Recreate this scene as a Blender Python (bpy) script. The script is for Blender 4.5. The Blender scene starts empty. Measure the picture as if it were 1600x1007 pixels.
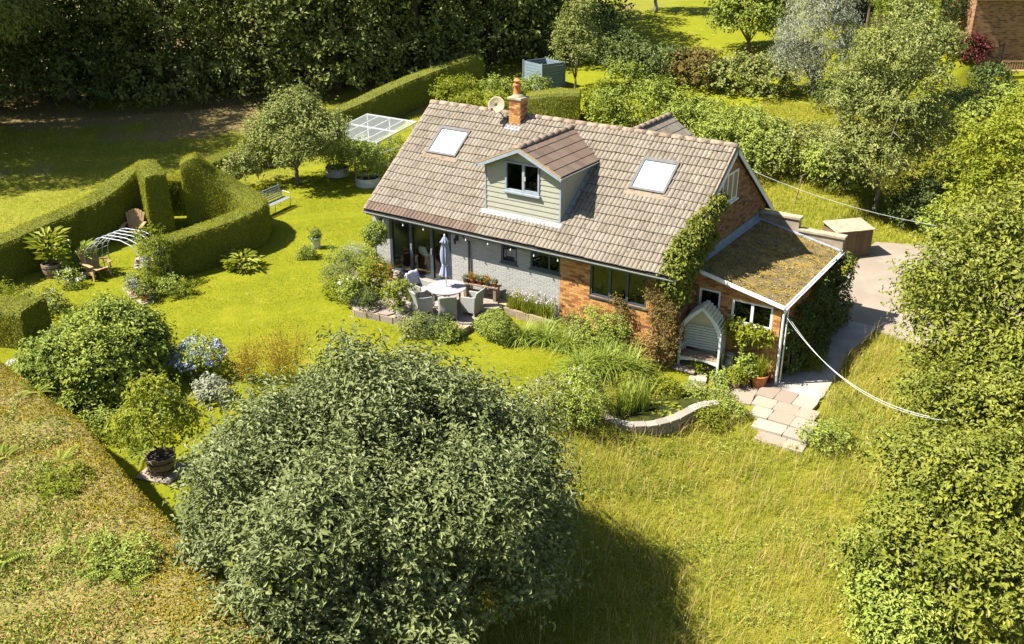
import bpy, math, random
import numpy as np
from mathutils import Vector, Matrix, Euler

R = math.radians
rnd = random.Random(7)
RNG = np.random.default_rng(11)
sc = bpy.context.scene
col = sc.collection

# ------------------------------------------------------------------ camera, sky, sun, exposure
cam_d = bpy.data.cameras.new('camera')
cam = bpy.data.objects.new('camera', cam_d)
col.objects.link(cam)
cam.location = (22.973, -25.229, 12.953)
cam.rotation_euler = (math.pi / 2 - 0.426, 0, 0.582)
cam_d.sensor_width = 36
cam_d.lens = 34.62
cam_d.clip_end = 2000
sc.camera = cam

SUN = Vector((0.470, 0.385, -0.79)).normalized()
elev = math.asin(-SUN.z)
world = bpy.data.worlds.new('World')
sc.world = world
world.use_nodes = True
wn = world.node_tree
sky = wn.nodes.new('ShaderNodeTexSky')
sky.sky_type = 'NISHITA'
sky.sun_disc = False
sky.sun_elevation = elev
sky.sun_rotation = math.atan2(-SUN.x, -SUN.y)
wn.links.new(sky.outputs[0], wn.nodes['Background'].inputs[0])
wn.nodes['Background'].inputs[1].default_value = 0.06

sun_d = bpy.data.lights.new('sun', 'SUN')
sun_d.energy = 5.0
sun_d.angle = R(0.5)
sun_d.color = (1.0, 0.95, 0.86)
sun = bpy.data.objects.new('sun', sun_d)
col.objects.link(sun)
sun.location = (-20, -20, 40)
sun.rotation_euler = SUN.to_track_quat('-Z', 'Y').to_euler()

sc.view_settings.view_transform = 'Standard'
sc.view_settings.look = 'None'
sc.view_settings.gamma = 1
sc.view_settings.use_curve_mapping = False
sc.view_settings.exposure = 1.6
sc.cycles.max_bounces = 6
sc.cycles.diffuse_bounces = 3
sc.cycles.transparent_max_bounces = 12
sc.cycles.caustics_reflective = False
sc.cycles.caustics_refractive = False

# ------------------------------------------------------------------ helpers
def ss(v, a, b):
    t = np.clip((np.asarray(v, float) - a) / (b - a), 0, 1)
    return t * t * (3 - 2 * t)

def H(x, y):
    x = np.asarray(x, float); y = np.asarray(y, float)
    A = 1 - ss(y, 6, 9) * (1 - ss(x, 12.6, 13.4))
    z = -0.45 - 0.9 * ss(x, 8.5, 14.5) * A
    z = z + 3.8 * ss(y, 11, 52)
    z = z - 0.35 * ss(-y, 0.2, 4.0) * ss(x, 12.5, 15.5)
    return z

def h(x, y):
    return float(H(x, y))

MATS = {}
def newmat(name):
    m = bpy.data.materials.new(name); m.use_nodes = True
    nt = m.node_tree
    return m, nt, nt.nodes['Principled BSDF']

def N(nt, t, **kw):
    n = nt.nodes.new(t)
    for k, v in kw.items():
        setattr(n, k, v)
    return n

def mixc(nt, fac, a, b, blend='MIX'):
    n = nt.nodes.new('ShaderNodeMix'); n.data_type = 'RGBA'; n.blend_type = blend
    for sock, v in ((n.inputs[0], fac), (n.inputs[6], a), (n.inputs[7], b)):
        if hasattr(v, 'default_value') or hasattr(v, 'is_output'):
            nt.links.new(v, sock)
        else:
            sock.default_value = v if not isinstance(v, tuple) else (*v[:3], 1)
    return n.outputs[2]

def noise(nt, scale, detail=3, rough=0.6, coord='pos'):
    n = nt.nodes.new('ShaderNodeTexNoise')
    n.inputs['Scale'].default_value = scale
    n.inputs['Detail'].default_value = detail
    n.inputs['Roughness'].default_value = rough
    if coord == 'pos':
        g = nt.nodes.new('ShaderNodeNewGeometry'); nt.links.new(g.outputs['Position'], n.inputs['Vector'])
    else:
        g = nt.nodes.new('ShaderNodeTexCoord'); nt.links.new(g.outputs['Object'], n.inputs['Vector'])
    return n.outputs[0]

def ramp(nt, fac, a, b):
    n = nt.nodes.new('ShaderNodeMapRange')
    n.inputs[1].default_value = a; n.inputs[2].default_value = b
    nt.links.new(fac, n.inputs[0])
    return n.outputs[0]

def mat(name, c1, c2=None, scale=6.0, rough=0.7, bump=0.0, bscale=40.0, metal=0.0, spec=0.4, lo=0.35, hi=0.65, c3=None, s3=2.0, l3=0.6, h3=0.7):
    """plain surface: two colours mixed by noise, optional third in patches, optional bump"""
    if name in MATS: return MATS[name]
    m, nt, b = newmat(name)
    c2 = c2 or tuple(min(1, v * 0.8) for v in c1)
    out = mixc(nt, ramp(nt, noise(nt, scale, 4), lo, hi), c1, c2)
    if c3:
        out = mixc(nt, ramp(nt, noise(nt, s3, 5, 0.7), l3, h3), out, c3)
    nt.links.new(out, b.inputs['Base Color'])
    b.inputs['Roughness'].default_value = rough
    b.inputs['Metallic'].default_value = metal
    b.inputs['Specular IOR Level'].default_value = spec
    if bump:
        bp = N(nt, 'ShaderNodeBump'); bp.inputs['Strength'].default_value = bump; bp.inputs['Distance'].default_value = 0.02
        nt.links.new(noise(nt, bscale, 4), bp.inputs['Height']); nt.links.new(bp.outputs[0], b.inputs['Normal'])
    MATS[name] = m
    return m

def tintmat(name, stops, rough=0.8, spec=0.3, patch=None, bump=0.0, bscale=30, objrand=False, fine=0.0):
    """colour picked along stops by the per-piece 'tint' attribute"""
    if name in MATS: return MATS[name]
    m, nt, b = newmat(name)
    at = N(nt, 'ShaderNodeAttribute', attribute_name='tint')
    f = at.outputs['Fac']
    if objrand:
        oi = N(nt, 'ShaderNodeObjectInfo')
        ad = N(nt, 'ShaderNodeMath', operation='ADD'); nt.links.new(f, ad.inputs[0]); nt.links.new(oi.outputs['Random'], ad.inputs[1])
        fr = N(nt, 'ShaderNodeMath', operation='FRACT'); nt.links.new(ad.outputs[0], fr.inputs[0]); f = fr.outputs[0]
    cr = N(nt, 'ShaderNodeValToRGB')
    el = cr.color_ramp.elements
    n = len(stops)
    while len(el) < n: el.new(0.5)
    for i, s in enumerate(stops):
        el[i].position = i / max(1, n - 1); el[i].color = (*s, 1)
    nt.links.new(f, cr.inputs[0])
    out = cr.outputs[0]
    if fine:
        out = mixc(nt, ramp(nt, noise(nt, 60, 4), 0.3, 0.75), out, mixc(nt, fine, out, (0.02, 0.02, 0.015)))
    for p in (patch or []):
        out = mixc(nt, ramp(nt, noise(nt, p[1], 5, 0.7), p[2], p[3]), out, p[0])
    nt.links.new(out, b.inputs['Base Color'])
    b.inputs['Roughness'].default_value = rough
    b.inputs['Specular IOR Level'].default_value = spec
    if bump:
        bp = N(nt, 'ShaderNodeBump'); bp.inputs['Strength'].default_value = bump; bp.inputs['Distance'].default_value = 0.02
        nt.links.new(noise(nt, bscale, 4), bp.inputs['Height']); nt.links.new(bp.outputs[0], b.inputs['Normal'])
    MATS[name] = m
    return m

def leafmat(name, stops, rough=0.5, trans=0.3, spec=0.4):
    """leaf: diffuse/gloss plus light coming through, colour by per-leaf tint and a slow drift"""
    if name in MATS: return MATS[name]
    m, nt, b = newmat(name)
    if name.startswith('leaf_') and 'silver' not in name and 'grey' not in name: stops = [(r_ * 1.18, g_ * 1.03, b_ * .95) for r_, g_, b_ in stops]
    at = N(nt, 'ShaderNodeAttribute', attribute_name='tint')
    ad = N(nt, 'ShaderNodeMath', operation='MULTIPLY_ADD')
    nt.links.new(ramp(nt, noise(nt, 0.9, 3), 0.3, 0.7), ad.inputs[0]); ad.inputs[1].default_value = 0.35
    sc_ = N(nt, 'ShaderNodeMath', operation='MULTIPLY'); nt.links.new(at.outputs['Fac'], sc_.inputs[0]); sc_.inputs[1].default_value = 0.65
    nt.links.new(sc_.outputs[0], ad.inputs[2])
    cr = N(nt, 'ShaderNodeValToRGB'); el = cr.color_ramp.elements
    while len(el) < len(stops): el.new(0.5)
    for i, s in enumerate(stops):
        el[i].position = i / max(1, len(stops) - 1); el[i].color = (*s, 1)
    nt.links.new(ad.outputs[0], cr.inputs[0])
    nt.links.new(cr.outputs[0], b.inputs['Base Color'])
    b.inputs['Roughness'].default_value = min(.75, rough + .1)
    b.inputs['Specular IOR Level'].default_value = spec * .5
    tr = N(nt, 'ShaderNodeBsdfTranslucent')
    nt.links.new(mixc(nt, 0.5, cr.outputs[0], (0.9, 1.0, 0.1), 'MULTIPLY'), tr.inputs[0])
    mx = N(nt, 'ShaderNodeMixShader'); mx.inputs[0].default_value = trans
    nt.links.new(b.outputs[0], mx.inputs[1]); nt.links.new(tr.outputs[0], mx.inputs[2])
    nt.links.new(mx.outputs[0], nt.nodes['Material Output'].inputs[0])
    MATS[name] = m
    return m

def glassmat(name, tint=(0.75, 0.82, 0.8), refl=0.06):
    if name in MATS: return MATS[name]
    m, nt, b = newmat(name)
    nt.nodes.remove(b)
    t = N(nt, 'ShaderNodeBsdfTransparent'); t.inputs[0].default_value = (*tint, 1)
    g = N(nt, 'ShaderNodeBsdfGlossy'); g.inputs['Roughness'].default_value = 0.02
    lw = N(nt, 'ShaderNodeLayerWeight'); lw.inputs[0].default_value = 0.5
    pw = N(nt, 'ShaderNodeMath', operation='POWER'); nt.links.new(lw.outputs['Facing'], pw.inputs[0]); pw.inputs[1].default_value = 4.0
    ad = N(nt, 'ShaderNodeMath', operation='MULTIPLY_ADD'); nt.links.new(pw.outputs[0], ad.inputs[0]); ad.inputs[1].default_value = 0.7; ad.inputs[2].default_value = 0.04 + refl
    mx = N(nt, 'ShaderNodeMixShader'); nt.links.new(ad.outputs[0], mx.inputs[0])
    nt.links.new(t.outputs[0], mx.inputs[1]); nt.links.new(g.outputs[0], mx.inputs[2])
    nt.links.new(mx.outputs[0], nt.nodes['Material Output'].inputs[0])
    MATS[name] = m
    return m

def tag(o, label=None, cat=None, group=None, kind=None):
    if label: o['label'] = label
    if cat: o['category'] = cat
    if group: o['group'] = group
    if kind: o['kind'] = kind
    return o

def link(o, parent=None):
    col.objects.link(o)
    if parent is not None: o.parent = parent
    return o

def thing(name, label, cat, loc=(0, 0, 0), rz=0.0, group=None, scale=1.0):
    o = bpy.data.objects.new(name, None)
    o.empty_display_size = 0.2
    link(o); o.location = loc; o.rotation_euler = (0, 0, rz); o.scale = (scale,) * 3
    return tag(o, label, cat, group)

def copy_tree(o, parent=None):
    c = o.copy(); link(c, parent)
    for ch in list(o.children): copy_tree(ch, c)
    return c

def np_mesh(name, V, quads=None, tris=None, tint=None, smooth=False):
    """mesh straight from arrays"""
    V = np.asarray(V, np.float32)
    nq = 0 if quads is None else len(quads); ntr = 0 if tris is None else len(tris)
    loops = []
    if nq: loops.append(np.asarray(quads, np.int32).ravel())
    if ntr: loops.append(np.asarray(tris, np.int32).ravel())
    loops = np.concatenate(loops)
    starts = np.concatenate([np.arange(nq) * 4, nq * 4 + np.arange(ntr) * 3]).astype(np.int32)
    me = bpy.data.meshes.new(name)
    me.vertices.add(len(V)); me.vertices.foreach_set('co', V.ravel())
    me.loops.add(len(loops)); me.loops.foreach_set('vertex_index', loops)
    me.polygons.add(nq + ntr); me.polygons.foreach_set('loop_start', starts)
    me.polygons.foreach_set('use_smooth', np.full(nq + ntr, smooth, bool))
    if tint is not None:
        a = me.attributes.new('tint', 'FLOAT', 'POINT'); a.data.foreach_set('value', np.asarray(tint, np.float32))
    me.update(calc_edges=True)
    me.validate()
    return me

class MB:
    """collects shapes into one mesh"""
    def __init__(self): self.v = []; self.f = []; self.t = []; self.tint = 0.5; self.M = None
    def add(self, vs, fs):
        b = len(self.v)
        if self.M is not None: vs = [tuple(self.M @ Vector(p)) for p in vs]
        self.v += [tuple(p) for p in vs]; self.f += [tuple(b + i for i in f) for f in fs]; self.t += [self.tint] * len(vs)
        return self
    def box(self, x0, x1, y0, y1, z0, z1, rz=0.0, c=None, M=None):
        vs = [(x, y, z) for z in (z0, z1) for y in (y0, y1) for x in (x0, x1)]
        if rz:
            c = c or ((x0 + x1) / 2, (y0 + y1) / 2); co, si = math.cos(rz), math.sin(rz)
            vs = [(c[0] + (x - c[0]) * co - (y - c[1]) * si, c[1] + (x - c[0]) * si + (y - c[1]) * co, z) for x, y, z in vs]
        if M is not None: vs = [tuple(M @ Vector(p)) for p in vs]
        return self.add(vs, [(0, 2, 3, 1), (4, 5, 7, 6), (0, 1, 5, 4), (2, 6, 7, 3), (0, 4, 6, 2), (1, 3, 7, 5)])
    def bar(self, a, b, w, t=None, up=(0, 0, 1)):
        a = Vector(a); b = Vector(b); d = (b - a); L = d.length; d.normalize(); t = t or w
        upv = Vector(up)
        s = d.cross(upv)
        if s.length < 1e-4: s = d.cross(Vector((1, 0, 0)))
        s.normalize(); n = s.cross(d)
        vs = [tuple(p + s * (i * w / 2) + n * (j * t / 2)) for p in (a, b) for j in (-1, 1) for i in (-1, 1)]
        return self.add(vs, [(0, 2, 3, 1), (4, 5, 7, 6), (0, 1, 5, 4), (2, 6, 7, 3), (0, 4, 6, 2), (1, 3, 7, 5)])
    def tube(self, pts, rad, seg=6, cap=True):
        pts = [Vector(p) for p in pts]; n = len(pts)
        rad = rad if isinstance(rad, (list, tuple)) else [rad] * n
        vs = []; ref = None
        for i, p in enumerate(pts):
            d = (pts[min(i + 1, n - 1)] - pts[max(i - 1, 0)])
            if d.length < 1e-9: d = Vector((0, 0, 1))
            d.normalize()
            if ref is None: ref = d.orthogonal().normalized()
            s = (ref - d * ref.dot(d))
            s = s.normalized() if s.length > 1e-5 else d.orthogonal().normalized()
            ref = s; t = d.cross(s)
            vs += [tuple(p + (s * math.cos(2 * math.pi * k / seg) + t * math.sin(2 * math.pi * k / seg)) * rad[i]) for k in range(seg)]
        fs = [(i * seg + k, i * seg + (k + 1) % seg, (i + 1) * seg + (k + 1) % seg, (i + 1) * seg + k) for i in range(n - 1) for k in range(seg)]
        if cap: fs += [tuple(range(seg))[::-1], tuple((n - 1) * seg + k for k in range(seg))]
        return self.add(vs, fs)
    def lathe(self, prof, seg=16, c=(0, 0, 0), cap=True, sx=1, sy=1):
        vs = [(c[0] + r * sx * math.cos(2 * math.pi * k / seg), c[1] + r * sy * math.sin(2 * math.pi * k / seg), c[2] + z) for r, z in prof for k in range(seg)]
        n = len(prof)
        fs = [(i * seg + k, i * seg + (k + 1) % seg, (i + 1) * seg + (k + 1) % seg, (i + 1) * seg + k) for i in range(n - 1) for k in range(seg)]
        if cap: fs += [tuple(range(seg))[::-1], tuple((n - 1) * seg + k for k in range(seg))]
        return self.add(vs, fs)
    def prism(self, poly, off):
        """closed polygon (3d points) extruded by the vector off"""
        n = len(poly); off = Vector(off)
        vs = [tuple(p) for p in poly] + [tuple(Vector(p) + off) for p in poly]
        fs = [tuple(range(n))[::-1], tuple(range(n, 2 * n))] + [(i, (i + 1) % n, n + (i + 1) % n, n + i) for i in range(n)]
        return self.add(vs, fs)
    def mesh(self, name, smooth=False):
        me = bpy.data.meshes.new(name); me.from_pydata(self.v, [], self.f)
        a = me.attributes.new('tint', 'FLOAT', 'POINT'); a.data.foreach_set('value', np.asarray(self.t, np.float32))
        if smooth: me.polygons.foreach_set('use_smooth', [True] * len(me.polygons))
        me.update()
        return me
    def build(self, name, m, parent=None, smooth=False, bevel=0.0, loc=None, rz=0.0, kind=None):
        me = self.mesh(name, smooth); me.materials.append(m)
        o = bpy.data.objects.new(name, me); link(o, parent)
        if loc: o.location = loc
        if rz: o.rotation_euler = (0, 0, rz)
        if kind: o['kind'] = kind
        if bevel:
            bv = o.modifiers.new('bevel', 'BEVEL'); bv.width = bevel; bv.segments = 2; bv.limit_method = 'ANGLE'
        return o

def place(name, me, parent=None, loc=None, rot=None, m=None, kind=None, scale=None):
    o = bpy.data.objects.new(name, me); link(o, parent)
    if m is not None and not me.materials: me.materials.append(m)
    if loc is not None: o.location = loc
    if rot is not None: o.rotation_euler = rot
    if scale is not None: o.scale = scale
    if kind: o['kind'] = kind
    return o

# ---- leaves
def unit(a):
    return a / np.maximum(np.linalg.norm(a, axis=1, keepdims=True), 1e-9)

def leaf_arrays(P, axis, nrm, ln, wd, tint, fold=0.18):
    n = len(P); axis = unit(axis); side = unit(np.cross(axis, nrm)); nn = np.cross(side, axis)
    ln = np.broadcast_to(np.asarray(ln, float), (n,))[:, None]; wd = np.broadcast_to(np.asarray(wd, float), (n,))[:, None]
    mid = P + axis * ln * 0.48 + nn * ln * 0.06
    V = np.stack([P, mid - side * wd / 2 + nn * wd * fold, P + axis * ln - nn * ln * 0.08, mid + side * wd / 2 + nn * wd * fold], 1).reshape(-1, 3)
    i = np.arange(n)[:, None] * 4
    T = np.concatenate([i + np.array([[0, 1, 2]]), i + np.array([[0, 2, 3]])], 0)
    return V, T, np.repeat(np.clip(tint, 0, 1), 4)

def leaf_mesh(name, chunks, m):
    Vs, Ts, ti, b = [], [], [], 0
    for V, T, t in chunks:
        Vs.append(V); Ts.append(T + b); ti.append(t); b += len(V)
    me = np_mesh(name, np.concatenate(Vs), tris=np.concatenate(Ts), tint=np.concatenate(ti))
    me.materials.append(m)
    return me

def rvec(rng, n):
    return unit(rng.normal(size=(n, 3)))

def foliage(rng, blobs, n, per=7, slen=0.4, up=0.35, ls=0.09, asp=0.5, spread=0.06, low=-0.55, inner=0.25, jit=0.45, droop=0.0, lump=0.12):
    """leafy shoots growing out of a set of ellipsoids (cx,cy,cz,rx,ry,rz)"""
    B = np.array(blobs, float)
    area = (B[:, 3] * B[:, 4] + B[:, 3] * B[:, 5] + B[:, 4] * B[:, 5]); w = area / area.sum()
    k = rng.choice(len(B), n, p=w)
    d = rvec(rng, n); lowz = d[:, 2] < low; d[lowz, 2] *= -1
    c = B[k, :3]; r = B[k, 3:]
    fac = 1 + lump * np.sin(d[:, 0] * 7 + k * 1.7) * np.sin(d[:, 1] * 8 + k) + lump * np.sin(d[:, 2] * 9 + k * 2.3)
    s = np.where(rng.random(n) < inner, rng.uniform(0.5, 0.85, n), rng.uniform(0.85, 1.03, n)) * fac
    p = c + d * r * s[:, None]
    keep = np.ones(n, bool)
    for j in range(len(B)):
        q = np.linalg.norm((p - B[j, :3]) / B[j, 3:], axis=1)
        keep &= (q > 0.72) | (k == j)
    p, d, r, k = p[keep], d[keep], r[keep], k[keep]; n = len(p)
    out = unit(d / r)
    sd = unit(out * (1 - up) + np.array([[0, 0, 1]]) * up + rng.normal(size=(n, 3)) * jit * 0.5)
    st = rng.random(n)
    L = slen * rng.uniform(0.6, 1.4, n)
    t = rng.random((n, per))
    P = p[:, None, :] + sd[:, None, :] * (t * L[:, None])[:, :, None]
    if droop: P[:, :, 2] -= droop * (t * L[:, None]) ** 2
    P = P.reshape(-1, 3); m_ = len(P)
    rad = rvec(rng, m_); sdr = np.repeat(sd, per, 0); rad = unit(rad - sdr * (rad * sdr).sum(1, keepdims=True))
    P = P + rad * (spread * rng.random(m_))[:, None]
    ax = unit(rad * 0.9 + sdr * 0.3 + rng.normal(size=(m_, 3)) * 0.2 - np.array([[0, 0, droop * .6 + .12]]))
    nr = unit(sdr * 0.5 + np.repeat(out, per, 0) * 0.5 + np.array([[0, 0, 0.6]]) + rng.normal(size=(m_, 3)) * jit * .8)
    ln = ls * rng.uniform(0.65, 1.3, m_)
    tint = np.repeat(st, per) * 0.55 + rng.random(m_) * 0.45
    return leaf_arrays(P, ax, nr, ln, ln * asp, tint)

def scatter_leaves(rng, V, Q, dens, ls, asp=0.5, lift=0.01, out=0.7, jit=0.6, tintf=None):
    """leaves all over a quad surface"""
    V = np.asarray(V, float); Q = np.asarray(Q)
    T = np.concatenate([Q[:, [0, 1, 2]], Q[:, [0, 2, 3]]], 0)
    a, b, c = V[T[:, 0]], V[T[:, 1]], V[T[:, 2]]
    nr = np.cross(b - a, c - a); ar = np.linalg.norm(nr, axis=1) / 2; nr = unit(nr)
    n = int(ar.sum() * dens)
    k = rng.choice(len(T), n, p=ar / ar.sum())
    u = rng.random(n); v = rng.random(n); f = u + v > 1; u[f] = 1 - u[f]; v[f] = 1 - v[f]
    P = a[k] + (b[k] - a[k]) * u[:, None] + (c[k] - a[k]) * v[:, None]
    nn = nr[k]
    P = P + nn * (lift * rng.uniform(-1, 1.5, n))[:, None]
    ax = unit(nn * out * .35 + rng.normal(size=(n, 3)) * 0.6)
    ln_ = unit(nn * 1.2 + np.array([[0, 0, .25]]) + rng.normal(size=(n, 3)) * jit)
    ln = ls * rng.uniform(0.6, 1.3, n)
    tint = rng.random(n) if tintf is None else tintf(P) * 0.7 + rng.random(n) * 0.3
    return leaf_arrays(P, ax, ln_, ln, ln * asp, tint)

def blade_arrays(rng, P, ln, wd, lean, segs=2, dirs=None, curl=1.0):
    """grass / strap blades: bent tapering strips"""
    n = len(P); ln = np.broadcast_to(ln, (n,)); wd = np.broadcast_to(wd, (n,)); lean = np.broadcast_to(lean, (n,))
    a = rng.uniform(0, 2 * np.pi, n) if dirs is None else dirs
    d = np.stack([np.cos(a), np.sin(a), 0 * a], 1); s = np.stack([-np.sin(a), np.cos(a), 0 * a], 1)
    rows = []
    for i in range(segs + 1):
        t = i / segs
        c = P + np.array([[0, 0, 1]]) * (ln * t * np.cos(lean * t * curl))[:, None] + d * (ln * t * np.sin(lean * t * curl))[:, None]
        w = wd * (1 - t ** 1.6 * 0.92) * (0.75 if i == 0 else 1)
        rows += [c - s * w[:, None] / 2, c + s * w[:, None] / 2]
    V = np.stack(rows, 1).reshape(-1, 3); k = 2 * (segs + 1)
    i0 = np.arange(n)[:, None] * k
    T = []
    for i in range(segs):
        q = np.array([[2 * i, 2 * i + 1, 2 * i + 3]]); q2 = np.array([[2 * i, 2 * i + 3, 2 * i + 2]])
        T += [i0 + q, i0 + q2]
    return V, np.concatenate(T, 0), k

def blades_chunk(rng, P, ln, wd, lean, segs=2, dirs=None, tint=None, curl=1.0):
    V, T, k = blade_arrays(rng, P, ln, wd, lean, segs, dirs, curl)
    t = rng.random(len(P)) if tint is None else tint
    return V, T, np.repeat(t, k)

# ------------------------------------------------------------------ materials
M = {}
M['tile'] = tintmat('roof_tile', [(0.205, 0.172, 0.13), (0.235, 0.20, 0.156), (0.185, 0.155, 0.118), (0.25, 0.215, 0.17), (0.21, 0.172, 0.124)], 0.85, 0.2, objrand=True,
                    patch=[((0.05, 0.045, 0.03), 8.0, 0.585, 0.65), ((0.12, 0.10, 0.07), 2.2, 0.56, 0.72), ((0.40, 0.2, 0.04), 1.7, 0.69, 0.75)], bump=0.35, bscale=45, fine=0.35)
M['tile_brown'] = tintmat('roof_tile_brown', [(0.115, 0.078, 0.056), (0.14, 0.098, 0.072), (0.10, 0.07, 0.052)], 0.8, 0.25, objrand=True, patch=[((0.28, 0.2, 0.12), 4.0, 0.6, 0.75)], bump=0.3)
M['ridge'] = tintmat('ridge_tile', [(0.20, 0.145, 0.105), (0.27, 0.20, 0.15)], 0.9, 0.2, objrand=True, patch=[((0.09, 0.08, 0.05), 6.0, 0.5, 0.65), ((0.4, 0.2, 0.05), 2.5, 0.66, 0.74)], bump=0.5)
M['deck'] = mat('roof_felt', (0.03, 0.028, 0.025), rough=0.95)
M['brick'] = tintmat('brick', [(0.28, 0.11, 0.035), (0.46, 0.22, 0.07), (0.54, 0.30, 0.10), (0.40, 0.17, 0.055), (0.20, 0.085, 0.04)], 0.9, 0.2, bump=0.4, bscale=70, fine=0.3)
M['brick_dark'] = tintmat('brick_dark', [(0.20, 0.09, 0.045), (0.30, 0.15, 0.07), (0.36, 0.20, 0.10), (0.13, 0.07, 0.045)], 0.9, 0.2, bump=0.4, bscale=70, fine=0.3)
M['mortar'] = mat('mortar', (0.34, 0.26, 0.16), (0.26, 0.2, 0.13), 12, 0.95, 0.3)
M['paint'] = mat('grey_painted_brick', (0.30, 0.295, 0.275), (0.27, 0.265, 0.245), 5, 0.7, 0.25, 30)
M['paint_tint'] = tintmat('grey_painted_brick_face', [(0.285, 0.28, 0.26), (0.325, 0.32, 0.295)], 0.75, 0.3, bump=0.3)
M['clad'] = mat('sage_cladding', (0.29, 0.285, 0.225), (0.27, 0.265, 0.21), 3, 0.65, 0.1)
M['anth'] = mat('anthracite_frame', (0.045, 0.06, 0.075), rough=0.4, spec=0.5)
M['white'] = mat('white_plastic', (0.72, 0.73, 0.72), (0.62, 0.63, 0.62), 8, 0.45)
M['lead'] = mat('lead_flashing', (0.27, 0.30, 0.33), (0.21, 0.24, 0.27), 6, 0.9, spec=0.1)
M['glass'] = glassmat('window_glass', (0.8, 0.86, 0.84), 0.0)
M['glass_dark'] = glassmat('dark_window_glass', (0.45, 0.5, 0.48), 0.02)
M['green_glass'] = glassmat('greenhouse_glass', (0.88, 0.92, 0.91), 0.28)
def sky_sheen_glass(name):  # white diffuse share stands in for sky reflected off the panes
    m, nt, b = newmat(name); b.inputs['Base Color'].default_value = (0.75, 0.8, 0.8, 1); b.inputs['Roughness'].default_value = 0.15
    t_ = N(nt, 'ShaderNodeBsdfTransparent'); mx = N(nt, 'ShaderNodeMixShader'); mx.inputs[0].default_value = 0.09
    nt.links.new(t_.outputs[0], mx.inputs[1]); nt.links.new(b.outputs[0], mx.inputs[2]); nt.links.new(mx.outputs[0], nt.nodes['Material Output'].inputs[0]); return m
M['green_glass'] = sky_sheen_glass('greenhouse_glass_sky_sheen')
M['reflection_pane'] = mat('reflection_white_pane', (0.60, 0.65, 0.69), (0.56, 0.61, 0.66), 2, 0.12, spec=0.7)  # blue-white pane colour stands in for sun and sky reflected in it
M['skyframe'] = mat('grey_skylight_frame', (0.14, 0.138, 0.135), (0.11, 0.108, 0.105), 6, 0.9, spec=0.1)
M['dark'] = mat('unlit_interior', (0.03, 0.03, 0.028), rough=0.9)  # near-black puts the shade of unlit interiors into the colour
M['room'] = mat('cream_plaster', (0.34, 0.31, 0.25), rough=0.9)
M['roomfloor'] = mat('oak_floor', (0.20, 0.12, 0.06), (0.15, 0.09, 0.045), 4, 0.5)
M['alu'] = mat('galvanised_metal', (0.52, 0.54, 0.54), (0.42, 0.44, 0.45), 7, 0.45, metal=0.25)
M['wood'] = mat('weathered_wood', (0.27, 0.20, 0.13), (0.18, 0.135, 0.09), 7, 0.85, 0.4, 50)
M['wood_warm'] = mat('warm_wood', (0.40, 0.26, 0.12), (0.30, 0.19, 0.09), 9, 0.75, 0.3, 60)
M['wood_shed'] = tintmat('shed_board', [(0.15, 0.095, 0.055), (0.20, 0.13, 0.08), (0.12, 0.08, 0.05)], 0.85, 0.2, bump=0.4, fine=0.4)
M['sage'] = mat('sage_painted_wood', (0.55, 0.59, 0.53), (0.50, 0.54, 0.49), 6, 0.6, 0.15, 60)
M['cream'] = mat('cream_painted_wood', (0.62, 0.58, 0.38), rough=0.6)
M['terracotta'] = mat('terracotta', (0.46, 0.17, 0.05), (0.36, 0.13, 0.045), 9, 0.85, 0.2, c3=(0.5, 0.4, 0.28), s3=6)
M['soil'] = mat('soil', (0.05, 0.035, 0.02), (0.03, 0.022, 0.015), 20, 0.95, 0.6)
M['rattan'] = mat('grey_rattan', (0.34, 0.335, 0.305), (0.26, 0.255, 0.235), 45, 0.8, 0.8, 90)
M['tabletop'] = mat('speckled_table_top', (0.30, 0.29, 0.30), (0.26, 0.25, 0.26), 60, 0.4)
M['fabric'] = mat('blue_grey_fabric', (0.27, 0.28, 0.38), (0.22, 0.23, 0.32), 6, 0.9)
M['throw'] = mat('lilac_grey_throw', (0.52, 0.49, 0.56), (0.42, 0.40, 0.47), 14, 0.95, 0.4, 60)
M['stone'] = tintmat('sandstone_slab', [(0.25, 0.205, 0.155), (0.30, 0.255, 0.195), (0.23, 0.18, 0.14), (0.325, 0.285, 0.225)], 0.85, 0.25, objrand=True, bump=0.4, bscale=20, fine=0.2, patch=[((0.26, 0.22, 0.14), 3.0, 0.6, 0.75)])
M['patio'] = tintmat('patio_slab', [(0.26, 0.215, 0.175), (0.30, 0.255, 0.21), (0.235, 0.19, 0.165)], 0.85, 0.25, objrand=True, bump=0.3, bscale=25, fine=0.2)
M['concrete'] = mat('driveway_concrete', (0.25, 0.205, 0.155), (0.20, 0.165, 0.125), 1.2, 0.9, 0.3, 30, c3=(0.24, 0.18, 0.12), s3=0.6)
M['grey_conc'] = mat('path_concrete', (0.32, 0.29, 0.26), (0.24, 0.22, 0.2), 2, 0.9, 0.3)
M['coping'] = mat('mossy_concrete_coping', (0.36, 0.30, 0.20), (0.22, 0.19, 0.13), 5, 0.9, 0.4)
M['render'] = mat('rough_render', (0.32, 0.26, 0.18), (0.22, 0.18, 0.13), 3, 0.9, 0.5)
M['pondstone'] = tintmat('pond_stone', [(0.30, 0.27, 0.22), (0.38, 0.34, 0.28), (0.22, 0.20, 0.16)], 0.9, 0.2, objrand=True, bump=0.6, fine=0.4)
M['bark'] = mat('bark', (0.16, 0.12, 0.085), (0.08, 0.06, 0.045), 9, 0.95, 0.8, 30)
M['bark_pale'] = mat('pale_bark', (0.34, 0.30, 0.24), (0.2, 0.17, 0.13), 9, 0.9, 0.6, 30)
M['iron'] = mat('grey_painted_iron', (0.34, 0.36, 0.37), (0.26, 0.28, 0.29), 9, 0.5, metal=0.2)
M['blackmetal'] = mat('black_metal', (0.03, 0.03, 0.032), rough=0.5)
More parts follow.
